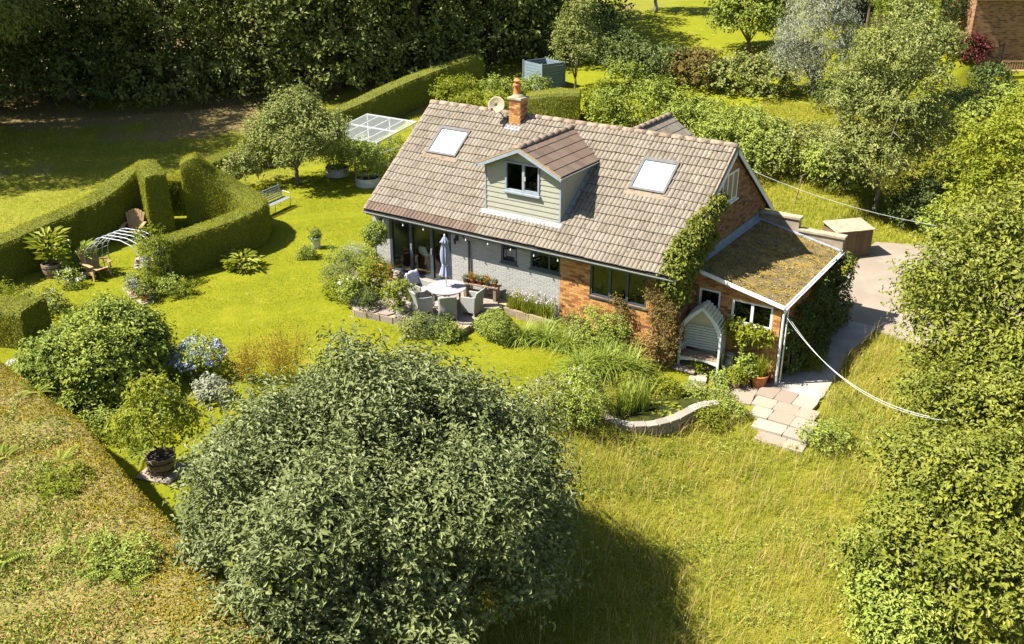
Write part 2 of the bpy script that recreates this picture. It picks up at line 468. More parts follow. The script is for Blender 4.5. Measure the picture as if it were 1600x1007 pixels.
M['bulb'] = mat('white_glass_bulb', (0.8, 0.8, 0.78), rough=0.2)
M['water'] = mat('pond_water', (0.02, 0.025, 0.01), (0.05, 0.055, 0.01), 3, 0.05, spec=0.6)
M['cable'] = mat('white_cable', (0.5, 0.5, 0.48), rough=0.6)
M['tank'] = mat('blue_grey_painted_board', (0.15, 0.20, 0.22), (0.12, 0.16, 0.18), 4, 0.7, 0.2)
M['churn'] = mat('dull_steel_churn', (0.26, 0.26, 0.23), (0.18, 0.18, 0.16), 8, 0.5, metal=0.4)

L = {}
L['grey'] = leafmat('leaf_greygreen', [(0.067, 0.084, 0.025), (0.123, 0.146, 0.047), (0.185, 0.207, 0.078), (0.269, 0.286, 0.134)], 0.45, 0.12, 0.45)
L['oak'] = leafmat('leaf_oak', [(0.055, 0.08, 0.012), (0.11, 0.145, 0.02), (0.17, 0.205, 0.03), (0.25, 0.28, 0.05)], 0.45, 0.16)
L['woods'] = leafmat('leaf_woods', [(0.044, 0.069, 0.018), (0.094, 0.131, 0.033), (0.150, 0.194, 0.050), (0.250, 0.275, 0.088)], 0.42, 0.22, 0.5)
L['mid'] = leafmat('leaf_mid', [(0.103, 0.159, 0.027), (0.167, 0.233, 0.041), (0.224, 0.298, 0.056), (0.298, 0.354, 0.093)], 0.5, 0.15, 0.4)
L['dark'] = leafmat('leaf_dark', [(0.037, 0.066, 0.019), (0.066, 0.104, 0.027), (0.104, 0.150, 0.041), (0.150, 0.188, 0.056)], 0.5, 0.18, 0.4)
L['laurel'] = leafmat('leaf_laurel', [(0.083, 0.129, 0.022), (0.138, 0.202, 0.033), (0.202, 0.265, 0.041), (0.275, 0.330, 0.054)], 0.5, 0.15, 0.4)
L['apple'] = leafmat('leaf_apple', [(0.101, 0.143, 0.030), (0.151, 0.202, 0.050), (0.218, 0.260, 0.084), (0.302, 0.336, 0.134)], 0.5, 0.15)
L['lime'] = leafmat('leaf_lime', [(0.115, 0.172, 0.014), (0.172, 0.230, 0.021), (0.230, 0.276, 0.029), (0.287, 0.310, 0.046)], 0.5, 0.35)
L['silver'] = leafmat('leaf_silver', [(0.187, 0.201, 0.144), (0.273, 0.287, 0.201), (0.359, 0.367, 0.273), (0.460, 0.460, 0.374)], 0.6, 0.2)
L['yew'] = leafmat('leaf_yew', [(0.12, 0.16, 0.010), (0.19, 0.225, 0.014), (0.26, 0.285, 0.018), (0.33, 0.32, 0.025)], 0.65, 0.2, 0.2)
L['ochre'] = leafmat('leaf_ochre_moss', [(0.12, 0.125, 0.012), (0.21, 0.20, 0.018), (0.30, 0.26, 0.025), (0.34, 0.27, 0.06)], 0.7, 0.2, 0.2)
L['straw'] = leafmat('leaf_straw', [(0.24, 0.20, 0.08), (0.36, 0.29, 0.12), (0.48, 0.39, 0.18), (0.30, 0.20, 0.09)], 0.8, 0.2, 0.2)
L['gold'] = leafmat('leaf_gold', [(0.26, 0.22, 0.03), (0.34, 0.28, 0.05), (0.40, 0.32, 0.07)], 0.7, 0.35, 0.2)
L['lawn'] = leafmat('blade_lawn', [(0.14, 0.16, 0.006), (0.19, 0.205, 0.008), (0.24, 0.24, 0.010), (0.29, 0.27, 0.016)], 0.6, 0.3, 0.2)
L['meadow'] = leafmat('blade_meadow', [(0.160, 0.203, 0.017), (0.246, 0.261, 0.026), (0.348, 0.319, 0.043), (0.493, 0.392, 0.102)], 0.6, 0.35, 0.25)
L['strap'] = leafmat('blade_strap', [(0.105, 0.164, 0.018), (0.179, 0.239, 0.030), (0.269, 0.314, 0.045), (0.359, 0.374, 0.090)], 0.4, 0.3, 0.5)
L['fern'] = leafmat('leaf_fern', [(0.150, 0.225, 0.030), (0.225, 0.300, 0.045), (0.300, 0.360, 0.060)], 0.6, 0.35)
L['burg'] = leafmat('leaf_burgundy', [(0.05, 0.012, 0.012), (0.09, 0.02, 0.02), (0.13, 0.035, 0.03)], 0.5, 0.2)
L['dryvine'] = leafmat('leaf_dry_vine', [(0.07, 0.065, 0.02), (0.12, 0.11, 0.03), (0.17, 0.14, 0.045), (0.13, 0.15, 0.03)], 0.6, 0.25)
L['brownleaf'] = leafmat('leaf_russet', [(0.156, 0.117, 0.039), (0.247, 0.182, 0.058), (0.325, 0.234, 0.078), (0.208, 0.208, 0.052)], 0.6, 0.25)
L['white'] = leafmat('petal_white', [(0.62, 0.64, 0.60), (0.75, 0.76, 0.74)], 0.6, 0.3)
L['blue'] = leafmat('petal_blue', [(0.30, 0.34, 0.62), (0.42, 0.46, 0.74), (0.52, 0.55, 0.80)], 0.6, 0.3)
L['pink'] = leafmat('petal_pink', [(0.60, 0.46, 0.54), (0.74, 0.66, 0.70)], 0.6, 0.3)

# ------------------------------------------------------------------ ground
def vnoise(x, y, s, seed=0):
    """cheap smooth 2-d noise for masks"""
    a = np.sin(x * s * 1.0 + seed) * np.cos(y * s * 1.3 - seed * 1.7) + 0.6 * np.sin(x * s * 2.3 - y * s * 1.9 + seed * 2.1) + 0.35 * np.sin(x * s * 4.7 + y * s * 5.3 + seed)
    return a / 1.95

def zones(x, y):
    nz = vnoise(x, y, 0.9, 1.0) * 0.8
    # long grass in front and to the right of the house
    meadow = np.maximum(ss(x + nz * .6 - (-y - 4) * 0.05, 10.6, 11.6) * ss(-y + nz, .4, 1.2), ss(x + nz * 0.3, 12.6, 13.4) * ss(9 - y, 0, 1))
    meadow = np.maximum(meadow, ss(y + nz, 12.5, 14) * (1 - ss(y, 30, 33)) * ss(x, 3, 5))
    field = ss(-x + nz - 0.35 * np.minimum(y, 0), 11.5, 12.5)
    dirt = field * ss(vnoise(x, y, 0.35, 4.0) + ss(-x, 18, 24) * ss(y, 4, 9) * 1.1, 0.45, 1.0)
    return meadow, field, dirt

xs = np.unique(np.concatenate([-np.geomspace(40, 400, 14), np.arange(-40, 34, 0.4), np.geomspace(34, 400, 14)]))
ys = np.unique(np.concatenate([-np.geomspace(32, 400, 14), np.arange(-32, 60, 0.4), np.geomspace(60, 500, 14)]))
X, Y = np.meshgrid(xs, ys)
Z = H(X, Y) + 0.025 * vnoise(X, Y, 1.1, 3) + 0.012 * vnoise(X, Y, 3.1, 5)
me_, fi_, di_ = zones(X, Y)
Z = Z + fi_ * 0.10 * vnoise(X, Y, 0.8, 2)
nx, ny = len(xs), len(ys)
I = np.arange(nx * ny).reshape(ny, nx)
Q = np.stack([I[:-1, :-1], I[:-1, 1:], I[1:, 1:], I[1:, :-1]], -1).reshape(-1, 4)
gm = np_mesh('ground', np.stack([X, Y, Z], -1).reshape(-1, 3), quads=Q, smooth=True)
ca = gm.color_attributes.new('zone', 'FLOAT_COLOR', 'POINT')
ca.data.foreach_set('color', np.stack([me_, fi_, di_, np.ones_like(me_)], -1).reshape(-1).astype(np.float32))
m, nt, b = newmat('ground_grass')
vc = N(nt, 'ShaderNodeVertexColor', layer_name='zone'); sp = N(nt, 'ShaderNodeSeparateColor'); nt.links.new(vc.outputs[0], sp.inputs[0])
big = ramp(nt, noise(nt, 0.7, 6, 0.7), 0.35, 0.65); fine = ramp(nt, noise(nt, 14, 5, 0.75), 0.3, 0.7)
lawn = mixc(nt, big, (0.175, 0.178, 0.006), (0.235, 0.218, 0.010))
lawn = mixc(nt, ramp(nt, noise(nt, 3.2, 5, 0.75), 0.42, 0.7), lawn, (0.14, 0.165, 0.006)); lawn = mixc(nt, ramp(nt, noise(nt, 1.3, 4, 0.7), 0.6, 0.72), lawn, (0.27, 0.235, 0.03)); lawn = mixc(nt, fine, lawn, mixc(nt, 0.5, lawn, (0.05, 0.075, 0.004)))
mead = mixc(nt, big, (0.17, 0.18, 0.014), (0.27, 0.235, 0.025)); mead = mixc(nt, fine, mead, (0.11, 0.12, 0.012))
fld = mixc(nt, big, (0.17, 0.19, 0.012), (0.25, 0.22, 0.03)); fld = mixc(nt, fine, fld, (0.11, 0.12, 0.012))
drt = mixc(nt, fine, (0.22, 0.15, 0.075), (0.12, 0.10, 0.03))
o1 = mixc(nt, sp.outputs[0], lawn, mead); o2 = mixc(nt, sp.outputs[1], o1, fld); o3 = mixc(nt, sp.outputs[2], o2, drt)
nt.links.new(o3, b.inputs['Base Color']); b.inputs['Roughness'].default_value = 0.95; b.inputs['Specular IOR Level'].default_value = 0.1
bp = N(nt, 'ShaderNodeBump'); bp.inputs['Strength'].default_value = 0.5; bp.inputs['Distance'].default_value = 0.05
nt.links.new(noise(nt, 25, 5, 0.7), bp.inputs['Height']); nt.links.new(bp.outputs[0], b.inputs['Normal'])
tag(place('ground', gm, m=m), kind='structure')

def sheet(name, poly, m, th=0.06, lift=0.02, drop=0.3, kind='structure'):
    """a slab of hard surface following the ground"""
    mb = MB(); n = len(poly)
    top = [(x, y, h(x, y) + lift) for x, y in poly]; bot = [(x, y, h(x, y) - drop) for x, y in poly]
    mb.add(top + bot, [tuple(range(n))] + [(i, n + i, n + (i + 1) % n, (i + 1) % n) for i in range(n)])
    o = mb.build(name, m)
    return tag(o, kind=kind)

def inside(x, y, poly):
    x = np.asarray(x, float); y = np.asarray(y, float); r = np.zeros(x.shape, bool); n = len(poly)
    for i in range(n):
        x0, y0 = poly[i]; x1, y1 = poly[(i + 1) % n]
        c = ((y0 > y) != (y1 > y)) & (x < (x1 - x0) * (y - y0) / (y1 - y0 + 1e-12) + x0)
        r ^= c
    return r

PATIO = [(-0.5, 0.44), (-0.5, -0.9), (2.1, -3.05), (6.0, -2.42), (6.1, 0.44)]
PZ = -0.17
mb = MB(); mb.prism([(x, y, -0.75) for x, y in PATIO], (0, 0, 0.53)); patio = tag(mb.build('patio', M['mortar']), kind='structure')
for i in range(14):
    for j in range(8):
        w, dd = 0.58, 0.5
        cx = -0.3 + i * w + (0.29 if j % 2 else 0); cy = 0.2 - j * dd
        q = [(cx - w / 2 + .008, cy - dd / 2 + .008), (cx + w / 2 - .008, cy - dd / 2 + .008), (cx + w / 2 - .008, cy + dd / 2 - .008), (cx - w / 2 + .008, cy + dd / 2 - .008)]
        ins = inside(np.array([p[0] for p in q]), np.array([p[1] for p in q]), PATIO)
        if ins.sum() < 2: continue
        # trim the slab to the terrace edge
        if not ins.all():
            c0 = np.mean([p for p, k in zip(q, ins) if k], 0)
            qq = []
            for p, k in zip(q, ins):
                if k: qq.append(p); continue
                lo, hi = 0.0, 1.0
                for _ in range(14):
                    mid = (lo + hi) / 2; pt = c0 + (np.array(p) - c0) * mid
                    if inside(pt[0], pt[1], PATIO): lo = mid
                    else: hi = mid
                qq.append(tuple(c0 + (np.array(p) - c0) * lo * 0.99))
            q = qq
        mb = MB(); mb.prism([(x, y, -0.215) for x, y in q], (0, 0, 0.045 + rnd.uniform(-.003, .003)))
        mb.build('paving_slab', M['patio'], patio)
# terrace edging stones along the lawn
for a, b_ in ((PATIO[1], PATIO[2]), (PATIO[2], PATIO[3]), (PATIO[3], PATIO[4])):
    a = Vector(a); b_ = Vector(b_); d = b_ - a; n = max(2, int(d.length / 0.45))
    for i in range(n):
        p0 = a + d * (i / n + .006); p1 = a + d * ((i + 1) / n - .006); nn = Vector((d.y, -d.x)).normalized()
        off = rnd.uniform(0.02, 0.045)
        mb = MB(); mb.prism([(p0.x, p0.y, -0.6), (p0.x + nn.x * off, p0.y + nn.y * off, -0.6), (p1.x + nn.x * off, p1.y + nn.y * off, -0.6), (p1.x, p1.y, -0.6)], (0, 0, 0.36 + rnd.uniform(0, .03)))
        mb.build('edging_stone', M['stone'], patio)

DRIVE = [(14.2, 7.5), (14.2, 16.0), (17.5, 17.0), (21.0, 15.0), (21.0, 7.0), (19.0, 6.6), (17.0, 7.2)]
PATH = [(14.9, 1.2), (14.9, 8.0), (16.6, 8.0), (16.3, 5.0), (16.5, 1.6), (16.4, 1.2)]
sheet('driveway', DRIVE, M['concrete'], lift=0.05)
sheet('path', PATH, M['grey_conc'], lift=0.058)

# flagstones by the arbour and broad stone steps at the foot of the path
flag = tag(bpy.data.objects.new('flagstone_path', None), kind='structure'); link(flag)
def slab(cx, cy, w, d, rz, z, m=M['stone'], parent=flag, th=0.06, name='flagstone'):
    mb = MB(); pts = []
    for sx, sy in ((-1, -1), (0, -1.05), (1, -1), (1.04, 0), (1, 1), (0, 1.03), (-1, 1), (-1.03, 0)):
        x = sx * w / 2 * rnd.uniform(.95, 1.03); y = sy * d / 2 * rnd.uniform(.95, 1.03)
        pts.append((cx + x * math.cos(rz) - y * math.sin(rz), cy + x * math.sin(rz) + y * math.cos(rz), z - th))
    mb.prism(pts, (0, 0, th)); return mb.build(name, m, parent, bevel=0.008)
for cx, cy, w, d, rz in ((12.35, 0.75, 0.85, 0.7, .1), (12.95, 0.45, 0.55, 0.5, .3), (13.1, 0.0, 0.6, 0.45, .2), (13.75, 0.35, 0.55, 0.6, .1), (13.55, 0.85, 0.8, 0.5, 0), (12.7, 1.35, 0.8, .6, 0), (13.5, 1.42, .75, .5, 0.05), (14.1, 1.25, .6, .55, 0), (14.35, 0.75, .75, .5, .15), (14.45, 0.2, .7, .6, .2), (11.6, 0.6, .6, .5, .2), (11.0, .3, .6, .5, 0), (14.75, 1.3, .5, .5, 0)):
    slab(cx, cy, w, d, rz, h(cx, cy) + 0.05)
steps = tag(bpy.data.objects.new('stone_steps', None), kind='structure'); link(steps)
for r_, (y0, y1, z, x0, x1) in enumerate(((1.3, 0.55, -1.235, 14.75, 16.5), (0.55, -0.05, -1.245, 14.85, 16.75), (-0.05, -0.65, -1.26, 15.0, 16.9), (-0.65, -1.2, -1.30, 15.3, 16.95), (-1.2, -1.7, -1.37, 15.6, 16.95))):
    cuts = [x0, x0 + (x1 - x0) * rnd.uniform(.3, .42), x0 + (x1 - x0) * rnd.uniform(.6, .72), x1]
    if r_ > 2: cuts = [x0, x0 + (x1 - x0) * rnd.uniform(.4, .6), x1]
    for a, b_ in zip(cuts[:-1], cuts[1:]):
        slab((a + b_) / 2, (y0 + y1) / 2, b_ - a - .012, y0 - y1 - .012, 0, z + rnd.uniform(-.006, .006), parent=steps, th=0.35, name='step_slab')

# ------------------------------------------------------------------ the house
HE, LEN, DEP, HR = 2.10, 12.13, 4.168, 5.19
K = (HR - HE) / DEP
ANG = math.atan(K); SL = math.hypot(DEP, HR - HE)
YW, YB, XG = 0.45, 7.88, 12.0
house = thing('house', 'chalet style house with brown tiled roof, grey dormer and brick end', 'house', (0, 0, 0))

def wall_panel(x0, x1, z0, z1, y0, y1, holes):
    """front wall slab between y0 and y1 with rectangular holes"""
    mb = MB(); xs_ = sorted({x0, x1, *[v for q in holes for v in q[:2]]}); zs_ = sorted({z0, z1, *[v for q in holes for v in q[2:]]})
    for a, b_ in zip(xs_[:-1], xs_[1:]):
        for c, d in zip(zs_[:-1], zs_[1:]):
            if any(q[0] <= (a + b_) / 2 <= q[1] and q[2] <= (c + d) / 2 <= q[3] for q in holes): continue
            mb.box(a, b_, y0, y1, c, d)
    return mb

def brickwork(mb, o, u, n, w, hgt, holes=(), clip=None, proud=0.008, bw=0.225, bh=0.075, joint=0.010):
    """bricks one by one on a wall: origin o, horizontal axis u, outward normal n"""
    o = Vector(o); u = Vector(u); n = Vector(n); zv = Vector((0, 0, 1)); r = 0
    z = 0.0
    while z < hgt - 0.01:
        x = -bw / 2 if r % 2 else 0.0
        while x < w:
            a, b_ = max(0, x), min(w, x + bw); c, d = z, min(hgt, z + bh)
            x += bw
            if b_ - a < 0.03: continue
            cx, cz = (a + b_) / 2, (c + d) / 2
            hit = False
            for q in holes:
                if q[2] < cz < q[3] and a < q[1] and b_ > q[0]:
                    if a < q[0]: b_ = q[0]
                    elif b_ > q[1]: a = q[1]
                    else: hit = True
                    if b_ - a < 0.03: hit = True
            if hit or (clip and not clip(cx, d)): continue
            p = proud + rnd.uniform(-.002, .003); g = joint / 2
            q0 = [o + u * xx + zv * zz for xx, zz in ((a + g, c + g), (b_ - g, c + g), (b_ - g, d - g), (a + g, d - g))]
            mb.tint = min(1, max(0, rnd.gauss(.5, .32)))
            mb.add([tuple(v) for v in q0] + [tuple(v + n * p) for v in q0], [(4, 5, 6, 7), (0, 1, 5, 4), (1, 2, 6, 5), (2, 3, 7, 6), (3, 0, 4, 7)])
        z += bh; r += 1

WIN = {'small': (5.64, 6.28, 1.14, 1.98), 'double': (6.80, 7.94, 1.16, 1.98), 'triple': (9.05, 11.05, 0.70, 1.96)}
DOOR = (0.80, 3.55, -0.17, 2.0)
wm = wall_panel(0.02, 7.95, -0.9, 2.4, YW, YW + 0.25, [DOOR, WIN['small'], WIN['double']])
wm.box(0.02, 0.27, YW + .25, YB, -0.9, 2.4); wm.box(0.02, XG - .05, YB - .25, YB, -1.5, 2.4)
wm2 = wall_panel(7.952, XG, -1.6, 2.4, YW, YW + 0.25, [WIN['triple']])
wm2.box(XG - .25, XG, YW + .25, YB - .25, -1.6, 2.4)
wm2.prism([(XG - .2, YW, 2.4), (XG - .2, YB, 2.4), (XG - .2, DEP, HR - 0.08)], (0.2, 0, 0))
wm.prism([(0.03, YW, 2.4), (0.03, YB, 2.4), (0.03, DEP, HR - 0.08)], (0.2, 0, 0))
wall = wm.build('wall', M['paint'], house)
wall_b = wm2.build('wall', M['mortar'], house); wall_b['label'] = 'orange brick walling of the right half and gable'
bm_ = MB()
brickwork(bm_, (7.952, YW, -1.6), (1, 0, 0), (0, -1, 0), XG - 7.952, 3.98, [(WIN['triple'][0] - 7.952, WIN['triple'][1] - 7.952, 2.3, 3.56)])
tag(bm_.build('brick_courses', M['brick'], wall_b), kind='stuff')
bm_ = MB()
GW = (3.55, 4.85, 3.32, 4.30)
brickwork(bm_, (XG, YW, -1.6), (0, 1, 0), (1, 0, 0), YB - YW, 6.7, [(GW[0] - YW, GW[1] - YW, GW[2] + 1.6, GW[3] + 1.6)], clip=lambda a, z: z - 1.6 < HE + K * (min(a + YW, 2 * DEP - a - YW)) - .12)
tag(bm_.build('brick_courses', M['brick_dark'], wall_b), kind='stuff')
bm_ = MB()
brickwork(bm_, (0.02, YW, -0.9), (1, 0, 0), (0, -1, 0), 7.93, 3.1, [(a - .02, b_ - .02, c + .9, d + .9) for a, b_, c, d in (DOOR, WIN['small'], WIN['double'])], proud=0.004)
tag(bm_.build('painted_brick_courses', M['paint_tint'], wall), kind='stuff')

def window(parent, x0, x1, z0, z1, y, fm, panes, gm='glass_dark', fw=0.06, sill=True, depth=0.5, axis='x', back=True, name='window', dep=0.09):
    """frame with mullions, panes as sub-parts, near-black box standing for the unlit room behind; axis 'x': wall faces -y, axis 'y': wall faces +x"""
    def tr(x, yy, z): return (x, y + yy, z) if axis == 'x' else (y - yy, x, z)
    def bx(mb, xa, xb, ya, yb, za, zb):
        p = [tr(xa, ya, za), tr(xb, yb, zb)]
        mb.box(min(p[0][0], p[1][0]), max(p[0][0], p[1][0]), min(p[0][1], p[1][1]), max(p[0][1], p[1][1]), za, zb)
    mb = MB()
    bx(mb, x0, x0 + fw, 0, dep, z0, z1); bx(mb, x1 - fw, x1, 0, dep, z0, z1)
    bx(mb, x0 + fw, x1 - fw, 0, dep, z1 - fw, z1); bx(mb, x0 + fw, x1 - fw, 0, dep, z0, z0 + fw)
    edges = [x0 + fw] + [x0 + (x1 - x0) * t for t in panes] + [x1 - fw]
    for e in edges[1:-1]: bx(mb, e - fw * .6, e + fw * .6, 0.005, dep - .005, z0 + fw, z1 - fw)
    f = mb.build(name, fm, parent)
    for i, (a, b_) in enumerate(zip(edges[:-1], edges[1:])):
        g = fw * .6
        aa = a if i == 0 else a + g; bb = b_ if i == len(edges) - 2 else b_ - g
        mb = MB(); bx(mb, aa, bb, 0.04, 0.05, z0 + fw, z1 - fw); mb.build('pane', M[gm], f)
    if sill:
        mb = MB(); bx(mb, x0 - .04, x1 + .04, -0.07, 0.03, z0 - .05, z0 - .002); mb.build('sill', fm, f)
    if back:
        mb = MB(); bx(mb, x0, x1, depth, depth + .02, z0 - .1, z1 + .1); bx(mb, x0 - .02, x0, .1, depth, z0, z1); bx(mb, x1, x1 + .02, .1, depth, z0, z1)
        mb.build('unlit_room_box', M['dark'], f)  # coloured near-black in place of the shade inside the room
    return f
w_ = window(house, *WIN['small'], YW + .02, M['anth'], [], depth=0.8)
mb = MB(); mb.box(5.72, 6.2, YW + .3, YW + .32, 1.2, 1.46); mb.build('net_curtain', M['white'], w_)
w_ = window(house, *WIN['double'], YW + .02, M['anth'], [0.62], depth=0.8)
mb = MB(); mb.lathe([(0.07, 0), (0.09, 0.14), (0.08, 0.14)], 10, (7.05, YW + .25, 1.24)); mb.build('sill_pot', M['white'], w_)
w_ = window(house, *WIN['triple'], YW + .02, M['anth'], [0.345, 0.655], depth=1.0, fw=0.065, gm='glass')
mb = MB()
for i in range(3): mb.box(9.15 + i * .65, 9.7 + i * .65, YW + .14, YW + .16, 1.72, 1.9)
mb.build('roller_blind', M['white'], w_)
window(house, *GW, XG + .012, M['white'], [0.33, 0.66], axis='y', fw=0.07)

# patio doors and the room behind them
mb = MB()
x0, x1, z0, z1 = DOOR
for a in (x0, x0 + .92, x0 + 1.84, x1 - .1): mb.box(a, a + (.12 if a != x1 - .1 else .1), YW - .02, YW + .1, z0 + .01, z1)
mb.box(x0 + .12, x1 - .1, YW - .01, YW + .09, z1 - .09, z1 - .002); mb.box(x0 + .12, x1 - .1, YW - .01, YW + .09, z0 + .01, z0 + .07)
pd = mb.build('patio_door', M['anth'], house)
for a in (x0 + .12, x0 + 1.04, x0 + 1.96):
    b_ = a + (.80 if a < 2.5 else x1 - .1 - a)
    mb = MB(); mb.box(a, b_, YW + .035, YW + .05, z0 + .07, z1 - .09); mb.build('pane', M['glass'], pd)
for a in (x0 + 1.0, x0 + 1.9):
    mb = MB(); mb.box(a, a + .02, YW - .06, YW - .02, .8, 1.0); mb.build('handle', M['alu'], pd)
mb = MB(); mb.box(.27, 4.3, YW + .25, 5.0, -.22, -.15); mb.build('room_floor', M['roomfloor'], house)
mb = MB(); mb.box(.27, 4.3, 5.0, 5.1, -.2, 2.4); mb.box(4.3, 4.4, YW + .25, 5.0, -.2, 2.4); mb.box(.27, 4.3, YW + .25, 5.0, 2.36, 2.4); mb.build('room_wall', M['room'], house)
t = thing('dining_table', 'wooden dining table inside the room behind the patio doors', 'table', (2.1, 2.2, -.15))
mb = MB(); mb.box(-.8, .8, -.45, .45, .71, .75); mb.build('table_top', M['wood_warm'], t, bevel=.01)
for sx in (-.7, .7):
    for sy in (-.36, .36):
        mb = MB(); mb.box(sx - .03, sx + .03, sy - .03, sy + .03, 0, .71); mb.build('leg', M['wood_warm'], t)
def shell_chair(x, y, rz, label):
    c = thing('shell_chair', label, 'chair', (x, y, -.15), rz, 'white chairs round the indoor table')
    n = 7; vs = []; prof = [(-.23, .46, .20), (-.05, .43, .22), (.14, .45, .22), (.22, .55, .21), (.26, .70, .19), (.28, .84, .15)]
    for yy, zz, ww in prof:
        for i in range(n):
            t_ = (i / (n - 1) - .5) * 2; vs.append((t_ * ww, yy - abs(t_) ** 2 * (.04 if zz > .5 else 0), zz + abs(t_) ** 2 * (.10 if zz < .5 else .0)))
    k = len(prof); fs = [(r * n + i, r * n + i + 1, (r + 1) * n + i + 1, (r + 1) * n + i) for r in range(k - 1) for i in range(n - 1)]
    mb = MB(); mb.add(vs, fs); s = mb.build('seat_shell', M['white'], c, smooth=True)
    md = s.modifiers.new('thick', 'SOLIDIFY'); md.thickness = .015
    for sx in (-1, 1):
        for sy in (-1, 1):
            mb = MB(); mb.tube([(sx * .1, sy * .1, .43), (sx * .2, sy * .2, 0)], [.014, .01], 6); mb.build('leg', M['wood_warm'], c)
shell_chair(1.75, 1.35, math.pi, 'white moulded chair seen through the left patio door leaf')
shell_chair(2.65, 1.4, math.pi, 'white moulded chair seen through the middle patio door leaf')
shell_chair(3.25, 2.0, math.pi * .6 + math.pi, 'white moulded chair nearest the parasol, behind the right patio door leaf')
shell_chair(2.9, 3.1, 0.1, 'white moulded chair on the far side of the indoor dining table')

# --- roof
NC = 15; GA = SL / NC
mb = MB()
e = 0.02
mb.prism([(0.02, 0, HE - e - .02), (0.02, DEP, HR - e - .02), (0.02, 2 * DEP, HE - e - .02), (0.02, 2 * DEP, HE - .12), (0.02, DEP, HR - .14), (0.02, 0, HE - .12)], (LEN - .04, 0, 0))
roof = mb.build('roof', M['deck'], house)
prof = [(0, 0), (.02, .028), (.06, .040), (.10, .036), (.13, .02), (.15, 0), (.17, .028), (.21, .040), (.25, .036), (.28, .02), (.298, 0)]
TW, TL = 0.3, GA + 0.06
def tile_geo(var):
    rr = random.Random(var); vs = []; n = len(prof)
    j = [rr.uniform(-.006, .006) for _ in range(3)]
    for yy, lift in ((0 + j[0], .042), (TL, 0.0)):
        vs += [(x, yy, z + lift + j[1] * (x / .3)) for x, z in prof]
    vs += [(x, 0 + j[0], z + .008) for x, z in prof]
    fs = [(i, i + 1, n + i + 1, n + i) for i in range(n - 1)] + [(2 * n + i, 2 * n + i + 1, i + 1, i) for i in range(n - 1)]
    return vs, fs
TILES = [tile_geo(i) for i in range(6)]
tile_me = []
for vs, fs in TILES:
    mb = MB(); mb.tint = 0.0; mb.add(vs, fs); me = mb.mesh('roof_tile'); tile_me.append(me); me.materials.append(M['tile'])
tile_br = []
for me in tile_me: c = me.copy(); c.materials.clear(); c.materials.append(M['tile_brown']); tile_br.append(c)
DX0, DX1, DY = 4.80, 7.68, 0.80
slots = []
SKY = [(1.18, 2.50, 2.27, 3.28), (9.36, 10.62, 2.27, 3.32)]
for r_ in range(NC):
    for c_ in range(int(LEN / TW)):
        x = c_ * TW + 0.065; v = r_ * GA; y = v * math.cos(ANG); yc = (v + GA / 2) * math.cos(ANG); xc = x + TW / 2
        if DX0 + .1 < xc < DX1 - .1 and yc > DY + .1 and yc < DY + 2.7 - abs(xc - 6.24) * 0.9 + .3: continue
        if any(a + .1 < xc < b_ - .1 and c0 + .05 < yc < d0 - .05 for a, b_, c0, d0 in SKY): continue
        slots.append((x, v, r_))
slots.sort(key=lambda s: (Vector((s[0], s[1] * math.cos(ANG), HE + s[1] * math.sin(ANG))) - cam.location).length)
rot = Euler((ANG, 0, 0))
stuff = MB(); stuffb = MB()
for i, (x, v, r_) in enumerate(slots):
    k = rnd.randrange(6); pos = (x + rnd.uniform(-.005, .005), v * math.cos(ANG) + rnd.uniform(-.006, .006), HE + v * math.sin(ANG) + .012 * math.sin(x * 1.1 + r_ * .4)); brown = (r_ == 0 and x < 4.7)
    if i < 300:
        place('roof_tile', tile_br[k] if brown else tile_me[k], roof, pos, rot)
    else:
        s = stuffb if brown else stuff
        s.tint = rnd.random(); s.M = Matrix.Translation(pos) @ rot.to_matrix().to_4x4(); s.add(*TILES[k])
rotb = Euler((ANG, 0, math.pi))
for r_ in range(NC):
    for c_ in range(int(LEN / TW)):
        v = r_ * GA; stuff.tint = rnd.random()
        stuff.M = Matrix.Translation((LEN - c_ * TW - 0.065, 2 * DEP - v * math.cos(ANG), HE + v * math.sin(ANG))) @ rotb.to_matrix().to_4x4(); stuff.add(*TILES[rnd.randrange(6)])
stuff.build('roof_tile_courses', M['tile'], roof, kind='stuff'); stuffb.build('brown_eaves_course', M['tile_brown'], roof, kind='stuff')
# ridge tiles
def ridge_mesh(L_, r0):
    mb = MB(); n = 9; vs = []
    for x in (0, L_):
        for k in range(n):
            a = math.pi * (k / (n - 1)); vs.append((x, -math.cos(a) * r0, math.sin(a) * r0 * .8))
    fs = [(k, k + 1, n + k + 1, n + k) for k in range(n - 1)] + [tuple(range(n))[::-1], tuple(range(n, 2 * n))]
    mb.add(vs, fs); return mb.mesh('ridge_tile', True)
rm = ridge_mesh(0.44, 0.13); rm.materials.append(M['ridge'])
x = 0.0
while x < LEN - .2:
    place('ridge_tile', rm, roof, (x, DEP, HR - .015 + rnd.uniform(-.006, .008)), (0, rnd.uniform(-.012, .012), 0)); x += 0.45
